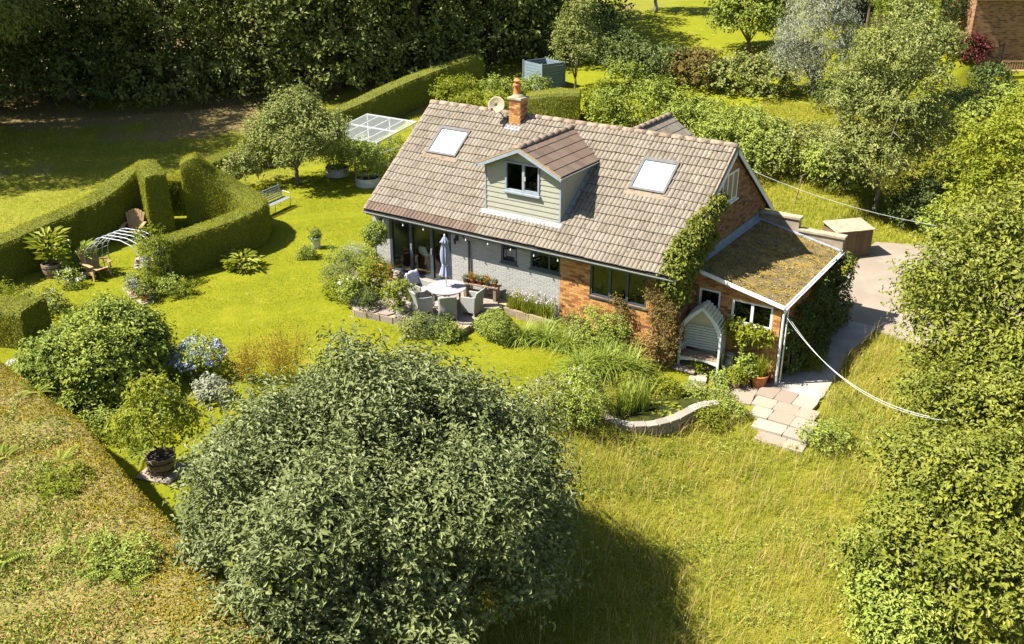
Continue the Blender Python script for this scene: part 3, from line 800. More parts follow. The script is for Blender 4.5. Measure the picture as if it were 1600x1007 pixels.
# verges, fascia, gutter, downpipes
for x in (0.0, LEN - .055):
    for y in (0, 2 * DEP):
        mb = MB(); mb.prism([(x, y, HE - .14), (x, y, HE + .03), (x, DEP, HR + .03), (x, DEP, HR - .14)], (.055, 0, 0)); mb.build('verge', M['ridge'], roof)
mb = MB()
mb.prism([(LEN + .003, DEP + .15, HR - .30), (LEN + .003, DEP + .15, HR - .14), (LEN + .003, 2 * DEP, HE - .03), (LEN + .003, 2 * DEP, HE - .22)], (.03, 0, 0)); mb.build('barge_board', M['white'], house)
mb = MB()
mb.prism([(LEN + .003, 0, HE - .22), (LEN + .003, 0, HE - .05), (LEN + .003, DEP, HR - .16), (LEN + .003, DEP, HR - .32)], (.025, 0, 0)); mb.build('barge_board', M['white'], house)
mb = MB(); mb.box(.06, LEN - .06, 0.06, 0.085, HE - .2, HE - .055); mb.build('fascia', M['anth'], house)
mb = MB(); mb.box(.02, LEN - .02, 0.09, YW, HE - .19, HE - .17); mb.build('soffit', M['white'], house)
def gutter(parent, a, b_, r0=0.06, m=M['alu'], nrm=(0, -1, 0)):
    mb = MB(); a = Vector(a); b_ = Vector(b_); n = Vector(nrm); vs = []; k = 7
    for p in (a, b_):
        for i in range(k):
            t_ = math.pi * i / (k - 1); vs.append(tuple(p + n * (r0 - math.cos(t_) * r0) + Vector((0, 0, -math.sin(t_) * r0))))
    mb.add(vs, [(i, i + 1, k + i + 1, k + i) for i in range(k - 1)])
    o = mb.build('gutter', m, parent); md = o.modifiers.new('t', 'SOLIDIFY'); md.thickness = .006; return o
gutter(house, (0, 0.06, HE - .06), (LEN, 0.06, HE - .06))
gutter(house, (0, 2 * DEP - .06, HE - .06), (LEN, 2 * DEP - .06, HE - .06), nrm=(0, 1, 0))
mb = MB(); mb.tube([(4.35, .0, HE - .1), (4.35, .1, HE - .28), (4.35, YW - .06, HE - .5), (4.35, YW - .06, -.15)], .035, 8); mb.build('downpipe', M['anth'], house, smooth=True)

# skylights lie in the roof plane
Rm = Matrix.Translation((0, 0, HE)) @ Matrix.Rotation(ANG, 4, 'X')
for i, (xa, xb, ya, yb) in enumerate(SKY):
    va, vb = ya / math.cos(ANG), yb / math.cos(ANG); f = .09
    mb = MB(); mb.M = Rm
    mb.box(xa, xa + f, va, vb, .0, .12); mb.box(xb - f, xb, va, vb, .0, .12); mb.box(xa + f, xb - f, va, va + f, 0, .118); mb.box(xa + f, xb - f, vb - f * 1.4, vb, 0, .13)
    s = mb.build('skylight', M['skyframe'], house, bevel=.006)
    mb = MB(); mb.M = Rm; mb.box(xa + f, xb - f, va + f, vb - f * 1.4, .07, .085); mb.build('pane', M['reflection_pane'], s)
    mb = MB(); mb.M = Rm; mb.box(xa - .07, xa - .002, va - .1, vb + .06, .03, .055); mb.box(xb + .002, xb + .07, va - .1, vb + .06, .03, .055); mb.box(xa, xb, vb + .002, vb + .06, .03, .056)
    mb.box(xa - .12, xb + .12, va - .2, va - .004, .045, .06); mb.build('flashing', M['ridge'], s)

# dormer
def roofz(y): return HE + K * y
DT, DRZ, DRX = 4.30, 5.10, 6.24
mb = MB()
poly = [(DX0, DY, roofz(DY) - .1), (DX1, DY, roofz(DY) - .1), (DX1, DY, DT), (DRX, DY, DRZ - .13), (DX0, DY, DT)]
wx = (5.58, 6.90, 3.53, 4.52)
# front with the window opening, cheeks behind
for q in ([(DX0, roofz(DY) - .1), (wx[0], roofz(DY) - .1), (wx[0], DT + .36), (DX0, DT)], [(wx[1], roofz(DY) - .1), (DX1, roofz(DY) - .1), (DX1, DT), (wx[1], DT + .36)],
          [(wx[0], roofz(DY) - .1), (wx[1], roofz(DY) - .1), (wx[1], wx[2]), (wx[0], wx[2])], [(wx[0], wx[3]), (wx[1], wx[3]), (wx[1], DT + .36), (DRX, DRZ - .13), (wx[0], DT + .36)]):
    mb.prism([(x, DY + .03, z) for x, z in q], (0, .1, 0))
yb_ = (DT - HE) / K
for x in (DX0, DX1 - .1):
    mb.prism([(x, DY + .13, roofz(DY + .13) - .1), (x, DY + .13, DT + .02), (x, yb_ + .1, DT + .02), (x, yb_ + .1, roofz(yb_) - .05)], (.1, 0, 0))
dormer = mb.build('dormer', M['clad'], house)
zb = roofz(DY) + .0; nb = 10; bh = .175
for i in range(nb + 4):
    z0 = zb + i * bh; z1 = z0 + bh - .006
    if z0 > 4.9: break
    def xlim(z): 
        if z <= DT: return DX0 + .03, DX1 - .03
        t_ = (z - DT) / (DRZ - .13 - DT); return DX0 + (DRX - DX0) * t_ + .03, DX1 - (DX1 - DRX) * t_ - .03
    a0, b0 = xlim(z1)
    if b0 - a0 < .3: break
    spans = [(a0, b0)] if z1 < wx[2] + .06 or z0 > wx[3] - .02 else [(a0, wx[0] - .02), (wx[1] + .02, b0)]
    if z0 < wx[2] < z1 + .06: spans = [(a0, wx[0] - .02), (wx[1] + .02, b0)]
    for a, b_ in spans:
        if b_ - a < .05: continue
        mb = MB(); yo = DY + .03
        mb.add([(a, yo - .028, z0), (b_, yo - .028, z0), (b_, yo - .008, z1), (a, yo - .008, z1), (a, yo + .001, z0), (b_, yo + .001, z0), (b_, yo + .001, z1), (a, yo + .001, z1)],
               [(0, 1, 2, 3), (4, 5, 1, 0), (3, 2, 6, 7), (0, 3, 7, 4), (1, 5, 6, 2)])
        mb.build('cladding_board', M['clad'], dormer)
for i in range(10):  # cheek boards on the right, cut along the roof slope
    z0 = zb + i * bh; z1 = z0 + bh - .006
    if z0 > DT: break
    ya = DY + .04; yb0 = (z0 - HE) / K; yb1 = (min(z1, DT) - HE) / K; z1 = min(z1, DT + .02)
    for x, s in ((DX1, 1), (DX0, -1)):
        mb = MB(); mb.add([(x + s * .026, ya, z0), (x + s * .026, yb0, z0), (x + s * .006, yb1, z1), (x + s * .006, ya, z1), (x, ya, z0), (x, yb0, z0), (x, yb1, z1), (x, ya, z1)],
               [(0, 1, 2, 3), (4, 5, 1, 0), (3, 2, 6, 7), (0, 3, 7, 4), (1, 5, 6, 2)])
        mb.build('cladding_board', M['clad'], dormer)
mb = MB()
for x in (DX0 - .03, DX1 - .02): mb.box(x, x + .05, DY - .01, DY + .035, zb - .05, DT + .0)
mb.build('corner_trim', M['lead'], dormer)
mb = MB(); mb.M = Rm; va = DY / math.cos(ANG)
mb.box(DX0 - .12, DX1 + .1, va - .17, va + .02, .052, .068); mb.build('flashing', M['lead'], dormer)
mb = MB(); mb.M = Rm; mb.box(DX1 + .03, DX1 + .13, va - .02, yb_ / math.cos(ANG), .05, .064); mb.build('flashing', M['lead'], dormer)
# dormer window is white outside with dark casements
mb = MB(); f = .06
mb.box(wx[0], wx[0] + f, DY - .02, DY + .1, wx[2], wx[3]); mb.box(wx[1] - f, wx[1], DY - .02, DY + .1, wx[2], wx[3]); mb.box(wx[0] + f, wx[1] - f, DY - .018, DY + .1, wx[3] - f, wx[3]); mb.box(wx[0] + f, wx[1] - f, DY - .018, DY + .1, wx[2], wx[2] + f); mb.box(6.24, 6.33, DY - .015, DY + .09, wx[2] + f, wx[3] - f)
mb.box(6.33, 6.84, DY - .01, DY + .03, wx[2] + f, wx[2] + f + .05)
mb.build('window_frame', M['lead'], dormer)
mb = MB(); mb.box(wx[0] - .03, wx[1] + .05, DY - .09, DY + .0, wx[2] - .06, wx[2] - .003); mb.build('window_sill', M['lead'], dormer)
for a, b_ in ((wx[0] + f, 6.24), (6.33, wx[1] - f)):
    mb = MB(); mb.box(a, b_, DY + .05, DY + .06, wx[2] + f, wx[3] - f); mb.build('window_pane', M['glass_dark'], dormer)
mb = MB(); mb.box(6.36, 6.38, DY - .04, DY - .011, 3.95, 4.08); mb.build('window_handle', M['white'], dormer)
mb = MB(); mb.box(wx[0], wx[1], DY + .9, DY + .92, wx[2] - .1, wx[3] + .1); mb.build('room_wall', M['dark'], dormer)  # near-black sheet painted as the shade in the dormer room
# dormer roof: slope deck plus flat interlocking tiles
yf = 0.52
ex = 1.62; EZ = DRZ - ex * .445; da = math.atan(.445); ds = math.hypot(ex, ex * .445)
mb = MB()
yr = (DRZ - HE) / K; ye = (EZ - HE) / K
for s in (-1, 1):
    mb.prism([(DRX, yf + .02, DRZ - .03), (DRX + s * ex, yf + .02, EZ - .03), (DRX + s * ex, ye + .1, EZ - .03), (DRX, yr, DRZ - .03)], (0, 0, -.05))
mb.build('roof_deck', M['deck'], dormer)
ndc = 5; ga = ds / ndc; tw = .33
def dtile(w0):
    m_ = MB(); m_.tint = 0.0; L_ = ga + .03
    m_.add([(0, 0, .03), (w0 - .008, 0, .03), (w0 - .008, L_, .012), (0, L_, .012), (0, 0, .005), (w0 - .008, 0, .005), (w0 - .008, L_, 0), (0, L_, 0), (.05, 0, .036), (.05, L_, .018)],
           [(0, 8, 9, 3), (8, 1, 2, 9), (4, 5, 1, 8), (4, 8, 0), (0, 3, 7, 4), (1, 5, 6, 2)])
    me = m_.mesh('roof_tile'); me.materials.append(M['tile_brown']); return me
dme = dtile(tw)
for s in (-1, 1):
    for r_ in range(ndc):
        v = r_ * ga; xd = ex - v * math.cos(da); z = EZ + v * math.sin(da); yend = (z + .08 - HE) / K
        n = int((yend - yf) / tw) + 1
        for c_ in range(n):
            y = yf + c_ * tw
            rz = math.pi / 2 if s > 0 else -math.pi / 2
            o = place('roof_tile', dme, dormer)
            yy = y if s > 0 else y + tw
            o.matrix_basis = Matrix.Translation((DRX + s * xd, yy, z - .02)) @ Matrix.Rotation(rz, 4, 'Z') @ Matrix.Rotation(da, 4, 'X')
rm2 = ridge_mesh(0.42, 0.125); rm2.materials.append(M['ridge'])
y = yf - .02
while y < yr - .1:
    place('ridge_tile', rm2, dormer, (DRX, y, DRZ - .03 + rnd.uniform(-.005, .006)), (0, 0, math.pi / 2)); y += .43
mb = MB()
for s in (-1, 1): mb.prism([(DRX, yf - .005, DRZ - .045), (DRX + s * ex, yf - .005, EZ - .045), (DRX + s * ex, yf - .005, EZ - .17), (DRX, yf - .005, DRZ - .18)], (0, .024, 0))
mb.build('barge_board', M['lead'], dormer)
mb = MB()
for s in (-1, 1): mb.prism([(DRX, yf - .012, DRZ + .0), (DRX + s * ex, yf - .012, EZ + .0), (DRX + s * ex, yf - .012, EZ - .042), (DRX, yf - .012, DRZ - .042)], (0, .03, 0))
mb.build('verge', M['wood_warm'], dormer)
mb = MB()
for s in (-1, 1): mb.box(*(sorted((DRX + s * (ex - .02), DRX + s * (1.44 + .01)))), yf + .03, ye, EZ - .1, EZ - .085)
mb.build('soffit', M['lead'], dormer)
for s in (-1, 1): gutter(dormer, (DRX + s * (ex - .03), yf - .03, EZ - .03), (DRX + s * (ex - .03), ye + .1, EZ - .03), .05, nrm=(s, 0, 0))
mb = MB(); mb.tube([(DRX + ex + .02, ye - .15, EZ - .08), (DRX + ex + .02, ye - .15, EZ - .22), (DRX + ex - .1, ye - .2, EZ - .3)], .03, 8); mb.build('downpipe', M['white'], dormer)

# rear wing roof behind the ridge
mb = MB(); wz, wxr = 4.62, 7.35
for s in (-1, 1):
    mb.prism([(wxr, 4.4, wz), (wxr + s * 2.3, 4.4, wz - 1.5), (wxr + s * 2.3, 9.5, wz - 1.5), (wxr, 9.5, wz)], (0, 0, -.06))
wing = mb.build('rear_wing_roof', M['deck'], house)
mb = MB(); mb.box(wxr - 1.9, wxr + 1.9, 7.9, 9.3, -.9, 3.2); mb.prism([(wxr - 1.9, 9.2, 3.2), (wxr + 1.9, 9.2, 3.2), (wxr, 9.2, wz - .12)], (0, .1, 0)); mb.build('rear_wing_wall', M['mortar'], house)
wl = math.hypot(2.3, 1.5); wa = math.atan(1.5 / 2.3)
mb = MB()
for s in (-1, 1):
    for r_ in range(7):
        v = r_ * wl / 7
        for c_ in range(15):
            mb.tint = rnd.random()
            mb.M = Matrix.Translation((wxr + s * (2.3 - v * math.cos(wa)), 4.5 + c_ * .333 + (0 if s > 0 else .333), wz - 1.5 + v * math.sin(wa) + .0)) @ Matrix.Rotation(s * math.pi / 2, 4, 'Z') @ Matrix.Rotation(wa, 4, 'X')
            mb.add([(0, 0, .03), (.325, 0, .03), (.325, .42, .012), (0, .42, .012), (0, 0, .002), (.325, 0, .002)], [(0, 1, 2, 3), (4, 5, 1, 0)])
mb.build('roof_tile_courses', M['tile'], wing, kind='stuff')
y = 5.2
while y < 9.3:
    place('ridge_tile', rm2, wing, (wxr, y, wz - .01), (0, 0, math.pi / 2)); y += .43

# chimney
cx, cy = 4.02, 3.98
mb = MB(); mb.box(cx - .24, cx + .24, cy - .24, cy + .24, 4.4, 5.78); chim = mb.build('chimney', M['mortar'], house)
mb = MB()
for o_, u_, n_ in (((cx - .24, cy - .24, 4.5), (1, 0, 0), (0, -1, 0)), ((cx + .24, cy - .24, 4.5), (0, 1, 0), (1, 0, 0)), ((cx - .24, cy + .24, 4.5), (0, -1, 0), (-1, 0, 0)), ((cx + .24, cy + .24, 4.5), (-1, 0, 0), (0, 1, 0))):
    brickwork(mb, o_, u_, n_, .48, 1.28)
mb.build('brick_courses', M['brick'], chim, kind='stuff')
mb = MB(); mb.box(cx - .29, cx + .29, cy - .29, cy + .29, 5.78, 5.86); mb.lathe([(.24, 0), (.17, .09)], 12, (cx, cy, 5.86)); mb.build('cap', M['coping'], chim, bevel=.012)
mb = MB(); mb.lathe([(.15, 0), (.13, .05), (.12, .28), (.15, .32), (.15, .36), (.10, .37), (.10, .3)], 14, (cx - .05, cy, 5.93), cap=False); mb.build('chimney_pot', M['terracotta'], chim, smooth=True)
mb = MB(); mb.lathe([(.07, 0), (.07, .12), (.14, .13), (.02, .22)], 10, (cx - .05, cy, 6.28)); mb.build('cowl', M['terracotta'], chim)
mb = MB(); mb.M = Rm; mb.box(cx - .32, cx + .34, 4.42, 4.6, .05, .065); mb.build('flashing', M['lead'], chim)
dish = thing('satellite_dish', 'round brown satellite dish on an arm beside the chimney', 'satellite dish', (3.62, 3.86, 5.0))
mb = MB(); mb.tube([(.16, .05, -.05), (-.1, -.05, .1), (-.28, -.12, .35), (-.28, -.12, .5)], .02, 6); mb.build('mount', M['blackmetal'], dish)
mb = MB(); mb.M = Matrix.Translation((-.3, -.2, .52)) @ Matrix.Rotation(R(62), 4, 'X') @ Matrix.Rotation(R(18), 4, 'Y')
mb.lathe([(.02, 0), (.14, .015), (.25, .05), (.31, .085)], 20, cap=False); d_ = mb.build('reflector', M['coping'], dish, smooth=True); md = d_.modifiers.new('t', 'SOLIDIFY'); md.thickness = .012
mb = MB(); mb.tube([(-.3, -.25, .3), (-.3, -.5, .42)], .012, 5); mb.box(-.33, -.27, -.56, -.49, .4, .48); mb.build('receiver_arm', M['blackmetal'], dish)

# lean-to on the gable
LX0, LX1, LY0, LY1, LZ0, LZ1 = XG + .01, 14.92, 1.66, 7.2, 1.97, 1.33
def lz(x): return LZ0 + (LZ1 - LZ0) * (x - 12.0) / 3.04
LW = [(12.27, 12.98, -.85, 1.28), (13.36, 14.66, 0.38, 1.16)]
wm = wall_panel(LX0, LX1, -1.7, 1.28, LY0, LY0 + .2, LW)
wm.prism([(LX0, LY0, 1.28), (LX1, LY0, 1.28), (LX1, LY0, lz(LX1) - .05), (LX0, LY0, lz(LX0) - .05)], (0, .2, 0))
wm.box(LX1 - .2, LX1, LY0 + .2, LY1, -1.7, lz(LX1) - .06); wm.box(LX0, LX1 - .2, LY1 - .2, LY1, -1.7, lz(LX1) - .07)
lean = wm.build('lean_to', M['mortar'], house)
mb = MB(); brickwork(mb, (LX0, LY0, -1.7), (1, 0, 0), (0, -1, 0), LX1 - LX0, 3.7, [(a - LX0, b_ - LX0, c + 1.7, d + 1.7) for a, b_, c, d in LW], clip=lambda a, z: z - 1.7 < lz(LX0 + a) - .06)
brickwork(mb, (LX1, LY0, -1.7), (0, 1, 0), (1, 0, 0), LY1 - LY0, 2.9)
mb.build('brick_courses', M['brick'], lean, kind='stuff')
mb = MB(); mb.prism([(12.0, LY0 - .18, LZ0), (15.04, LY0 - .18, LZ1), (15.04, LY1 + .06, LZ1), (12.0, LY1 + .06, LZ0)], (0, 0, -.05))
M['moss'] = mat('mossy_felt_roof', (0.22, 0.15, 0.03), (0.085, 0.065, 0.03), 3, 0.95, 1.0, 18, c3=(0.30, 0.27, 0.22), s3=9, l3=.60, h3=.66)
mb.build('roof_covering', M['moss'], lean)
rng = np.random.default_rng(5); n = 5200
px_ = rng.uniform(12.1, 14.98, n); py_ = rng.uniform(LY0 - .1, LY1, n); kp = vnoise(px_, py_, 3.0, 2) + rng.normal(size=n) * .35 > -.1; px_, py_ = px_[kp], py_[kp]; n = len(px_)
P = np.stack([px_, py_, lz(px_) + .0], 1)
V, T, tt = leaf_arrays(P, rvec(rng, n) * [1, 1, .3] + [0, 0, .25], rvec(rng, n) * .5 + [0, 0, 1], rng.uniform(.03, .08, n), rng.uniform(.03, .06, n), rng.random(n))
L['moss'] = leafmat('moss_tuft', [(0.09, 0.07, 0.015), (0.19, 0.135, 0.022), (0.27, 0.19, 0.03), (0.5, 0.46, 0.38)], 0.9, 0.1, 0.1)
mo = np_mesh('moss', V, tris=T, tint=tt); mo.materials.append(L['moss']); place('moss', mo, lean, kind='stuff')
mb = MB(); mb.bar((12.02, LY0 - .2, LZ0 - .03), (15.05, LY0 - .2, LZ1 - .03), .03, .12); mb.build('barge_board', M['white'], lean)
mb = MB(); mb.box(15.041, 15.06, LY0 - .2, LY1 + .06, LZ1 - .13, LZ1 + .012); mb.build('fascia', M['white'], lean)
gutter(lean, (15.062, LY0 - .2, LZ1 - .02), (15.062, LY1, LZ1 - .02), .045, M['white'], (1, 0, 0))
mb = MB(); mb.box(XG + .012, XG + .04, 1.7, LY1 + .04, LZ0 + .0, LZ0 + .16); mb.prism([(XG + .04, 1.5, LZ0 + .012), (XG + .19, 1.5, LZ0 - .02), (XG + .19, LY1, LZ0 - .02), (XG + .04, LY1, LZ0 + .012)], (0, 0, .012)); mb.build('flashing', M['lead'], lean)
mb = MB(); mb.box(12.2, 15.04, LY1 - .14, LY1 + .03, LZ1, LZ1 + .01); mb.prism([(12.1, LY1 - .12, lz(12.1) + .006), (15.0, LY1 - .12, lz(15.0) + .006), (15.0, LY1 + .05, lz(15.0) + .006), (12.1, LY1 + .05, lz(12.1) + .006)], (0, 0, .012)); mb.build('flashing', M['lead'], lean)
mb = MB(); mb.tube([(15.1, LY0 - .1, LZ1 - .08), (15.02, LY0 - .08, LZ1 - .3), (15.02, LY0 - .08, -1.3)], .042, 8); mb.tube([(15.08, LY0 + .12, LZ1 - .1), (15.08, LY0 + .12, -1.3)], .025, 6); mb.build('downpipe', M['white'], lean)
window(lean, *LW[1], LY0 + .02, M['white'], [0.5], fw=.07)
w_ = window(lean, *LW[0], LY0 + .02, M['white'], [], fw=.07, name='glazed_door', sill=False)
# stepped parapet at the back of the lean-to
par = thing('parapet_wall', 'stepped rendered wall with concrete coping behind the mossy lean-to roof', 'wall', (12.0, 7.3, -1.4))
mb = MB(); mb.box(.05, 1.45, .0, .24, 0, 3.50); mb.box(1.45, 3.02, 0, .24, 0, 3.10); mb.build('render', M['render'], par)
mb = MB(); mb.box(.02, 1.5, -.05, .29, 3.502, 3.60); mb.build('coping', M['coping'], par, bevel=.015)
mb = MB(); mb.box(1.452, 3.08, -.05, .29, 3.102, 3.20); mb.build('coping', M['coping'], par, bevel=.015)

# wall lanterns and festoon bulbs
for x, lab in ((.45, 'black wall lantern left of the patio doors'), (3.83, 'black wall lantern right of the patio doors by the parasol')):
    t = thing('wall_lantern', lab, 'lantern', (x, YW - .005, 1.5), 0, 'lanterns on the patio wall')
    mb = MB(); mb.box(-.05, .05, -.03, 0, .02, .22); mb.tube([(0, -.02, .16), (0, -.1, .2), (0, -.14, .16)], .012, 6); mb.build('bracket', M['blackmetal'], t)
    mb = MB(); mb.lathe([(.04, -.02), (.06, .12), (.075, .13), (.02, .2)], 6, (0, -.14, -.04)); mb.build('lamp_housing', M['blackmetal'], t)
    mb = MB(); mb.lathe([(.042, 0), (.058, .09)], 6, (0, -.14, -.02)); mb.build('glass', M['bulb'], t)
fest = thing('festoon_lights', 'string of small white festoon bulbs hanging along the eaves', 'string lights', (0.3, .02, HE - .2))
pts = [(i * .3, 0, -.05 * abs(math.sin(i * .75))) for i in range(28)]
mb = MB(); mb.tube(pts, .006, 4); mb.build('cable', M['blackmetal'], fest)
for i in range(2, 28, 3):
    mb = MB(); x, y, z = pts[i]; mb.lathe([(.01, 0), (.012, -.03), (.025, -.06), (.022, -.085), (.004, -.095)], 8, (x, y, z)); mb.build('bulb', M['bulb'], fest)

# ------------------------------------------------------------------ hedges
def catmull(pts, step=0.25):
    P = np.array(pts, float); out = []
    for i in range(len(P) - 1):
        p0, p1, p2, p3 = P[max(i - 1, 0)], P[i], P[i + 1], P[min(i + 2, len(P) - 1)]
        n = max(2, int(np.linalg.norm(p2[:2] - p1[:2]) / step))
        for k in range(n):
            t = k / n
            out.append(0.5 * ((2 * p1) + (-p0 + p2) * t + (2 * p0 - 5 * p1 + 4 * p2 - p3) * t * t + (-p0 + 3 * p1 - 3 * p2 + p3) * t ** 3))
    out.append(P[-1])
    return np.array(out)

M['hedge_core'] = mat('hedge_twigs', (0.11, 0.12, 0.012), (0.08, 0.09, 0.010), 9, 0.95, 0.5)

def hedge_geo(pts, batter=0.12, roundt=0.10, seed=0, rough=0.05):
    """sweep (x, y, width, top z) with a clipped cross-section"""
    C_ = catmull(pts); n = len(C_)
    d = np.gradient(C_[:, :2], axis=0); d = d / np.maximum(np.linalg.norm(d, axis=1, keepdims=True), 1e-6)
    s = np.stack([-d[:, 1], d[:, 0]], 1)
    prof = [(-1 - batter, 0.0), (-1 - batter * .6, .35), (-1 - batter * .2, .7), (-1, 1 - roundt), (-.86, 1.0), (-.4, 1.015), (.1, 1.02), (.5, 1.015), (.86, 1.0), (1, 1 - roundt), (1 + batter * .2, .7), (1 + batter * .6, .35), (1 + batter, 0.0)]
    k = len(prof); V = np.zeros((n, k, 3))
    g = H(C_[:, 0], C_[:, 1]) - 0.05
    for j, (a, t) in enumerate(prof):
        V[:, j, :2] = C_[:, :2] + s * (a * C_[:, 2] / 2)[:, None]
        V[:, j, 2] = g + (C_[:, 3] - g) * t
    V[1:-1] += (vnoise(V[1:-1, :, 0] * 1.0 + V[1:-1, :, 2] * 2, V[1:-1, :, 1], 2.2, seed) * rough + vnoise(V[1:-1, :, 0] - V[1:-1, :, 2], V[1:-1, :, 1], 5.1, seed + 3) * rough * .6)[:, :, None] * np.array([1, 1, .8])
    I = np.arange(n * k).reshape(n, k)
    Q = np.stack([I[:-1, :-1], I[1:, :-1], I[1:, 1:], I[:-1, 1:]], -1).reshape(-1, 4)
    V = V.reshape(-1, 3)
    # end caps as fans of quads to the section's middle line
    caps = []
    for row in (0, n - 1):
        for j in range(k // 2):
            q = [I[row, j], I[row, j + 1], I[row, k - 2 - j], I[row, k - 1 - j]]
            caps.append(q if row == 0 else q[::-1])
    return V, np.concatenate([Q, np.array(caps)], 0)

def hedge(name, label, cat, pts, leaf='yew', dens=1150, ls=0.055, seed=0, group=None, **kw):
    V, Q = hedge_geo(pts, seed=seed, **kw)
    o0 = np.array([pts[0][0], pts[0][1], h(pts[0][0], pts[0][1])])
    t = thing(name, label, cat, tuple(o0), group=group)
    core = np_mesh('core', V - o0, quads=Q, smooth=False); core.materials.append(M['hedge_core']); place('core', core, t)
    rng = np.random.default_rng(seed + 50)
    ch = scatter_leaves(rng, V - o0, Q, dens, ls, 0.42, 0.02, out=0.75, tintf=lambda P: 0.5 + 0.5 * vnoise(P[:, 0] + P[:, 2], P[:, 1], 1.4, seed))
    place('foliage', leaf_mesh('foliage', [ch], L[leaf]), t)
    return t

HG = 'clipped yew hedges of the enclosure'
hedge('yew_hedge', 'long clipped yew hedge between the rough field and the seating enclosure', 'hedge', [(-10.6, -12.0, 1.0, .95), (-10.75, -8.0, 1.0, 1.0), (-11.1, -5.4, 1.0, 1.15), (-11.6, -2.8, 1.0, 1.3), (-11.9, -1.2, 1.0, 1.75), (-11.6, -0.5, 1.0, 2.15)], seed=1, group=HG)
hedge('yew_hedge', 'tall yew buttress left of the narrow dark hedge opening', 'hedge', [(-11.55, -0.35, .9, 2.2), (-10.8, -0.7, .9, 2.15), (-9.95, -1.15, .85, 2.0)], seed=2, group=HG)
hedge('yew_hedge', 'curved yew hedge sweeping down from a domed peak to the lawn', 'hedge', [(-10.15, 0.35, 1.0, 2.2), (-9.75, 0.75, 1.05, 2.45), (-9.2, 1.15, 1.1, 1.75), (-8.2, 1.5, 1.0, 1.15), (-7.0, 1.2, .95, 1.0), (-6.2, .35, .95, 1.0), (-5.9, -.9, .95, 1.0), (-5.85, -2.4, .95, 1.0), (-6.0, -3.6, .95, .95), (-6.3, -4.3, .95, .9)], seed=3, group=HG)
hedge('yew_hedge', 'low lit yew hedge running up to the apple tree from behind the dome', 'hedge', [(-11.6, 0.6, .9, 1.1), (-12.4, 1.6, .9, .8), (-13.2, 2.6, .9, .6), (-14.2, 5.0, .9, .6), (-14.6, 7.5, .9, .65), (-14.2, 9.6, .9, .75)], seed=4, group=HG)
hedge('yew_hedge', 'long straight yew hedge running diagonally behind the greenhouse towards the woods', 'hedge', [(-13.9, 11.2, 1.0, 1.25), (-14.4, 15.5, 1.05, 1.45), (-14.9, 20.0, 1.1, 1.8), (-14.6, 23.5, 1.1, 2.2), (-13.6, 26.5, 1.1, 2.6)], seed=5, group=HG, dens=340, ls=.07)
hedge('box_hedge', 'short thick clipped hedge block in front of the slatted bin', 'hedge', [(-6.9, 21.8, 1.5, 1.75), (-5.6, 22.4, 1.6, 1.95), (-4.3, 23.1, 1.5, 2.0)], seed=6, dens=340, ls=.07)
hedge('yew_hedge', 'stub of clipped hedge at the left picture edge behind the big round bush', 'hedge', [(-8.4, -11.6, 1.3, .75), (-6.6, -10.6, 1.3, .75), (-5.0, -9.9, 1.3, .75)], seed=7, group=HG)

# wide overgrown hedge-bank in the bottom left corner
BE = [(-5.2, -12.5), (-1.9, -12.95), (.75, -13.45), (3.1, -13.8), (6.05, -14.72), (8.5, -15.38), (10.8, -16.1), (12.5, -16.55), (15.5, -17.4)]
bank = thing('overgrown_bank', 'broad overgrown hedge bank with moss, bramble and straw in the near left corner', 'hedge', (5.0, -15.0, -.5))
be = catmull([(x, y, 0, 0) for x, y in BE], .3)[:, :2]; n = len(be)
dd = np.gradient(be, axis=0); dd /= np.linalg.norm(dd, axis=1, keepdims=True); nn = np.stack([dd[:, 1], -dd[:, 0]], 1)
offs = [-.12, -.05, 0.0, .12, .4, .8, 1.2, 1.7, 2.2, 2.8, 3.4, 4.0, 4.7, 5.5, 6.5, 8.0]
zz = [-.9, .5, 1.0, 1.13, 1.17, 1.19, 1.19, 1.18, 1.15, 1.1, 1.04, .96, .85, .7, .4, -.6]
V = np.zeros((n, len(offs), 3))
for j, (o_, z_) in enumerate(zip(offs, zz)):
    V[:, j, :2] = be + nn * o_; V[:, j, 2] = z_
V[:, 3:, 2] += 0.07 * vnoise(V[:, 3:, 0], V[:, 3:, 1], 2.0, 3) + .10 * vnoise(V[:, 3:, 0], V[:, 3:, 1], .8, 9)
I = np.arange(n * len(offs)).reshape(n, -1); Q = np.stack([I[:-1, :-1], I[:-1, 1:], I[1:, 1:], I[1:, :-1]], -1).reshape(-1, 4)
V = V.reshape(-1, 3) - np.array([5.0, -15.0, -.5])
core = np_mesh('core', V, quads=Q, smooth=True)
core.materials.append(mat('bank_litter', (0.19, 0.165, 0.04), (0.13, 0.115, 0.03), 4, 0.95, 0.8, c3=(0.2, 0.15, 0.06), s3=1.4, l3=.5, h3=.62)); place('core', core, bank)
rng = np.random.default_rng(77)
def bank_w(P):
    w = P + np.array([5.0, -15.0, -.5]); return w
A_ = scatter_leaves(rng, V, Q, 1300, .055, .5, .02)
def split_keep(ch, f):
    Vv, T, t = ch; k = np.repeat(f(Vv[::4] + np.array([5.0, -15.0, -.5])), 4); idx = np.cumsum(k) - 1
    T = T[k[T[:, 0]]]; return Vv[k], idx[T], t[k]
dist = lambda W: np.min(np.linalg.norm(W[:, None, :2] - be[None, ::3], axis=2), axis=1)
def mossy(W): return (dist(W) + 1.1 * vnoise(W[:, 0], W[:, 1], 1.0, 2) + .5 * vnoise(W[:, 0], W[:, 1], 2.7, 2) < 1.15)
place('clipped_foliage', leaf_mesh('clipped_foliage', [split_keep(A_, mossy)], L['ochre']), bank, kind='stuff')
B_ = scatter_leaves(rng, V, Q, 750, .085, .5, .05, out=.5, jit=.9)
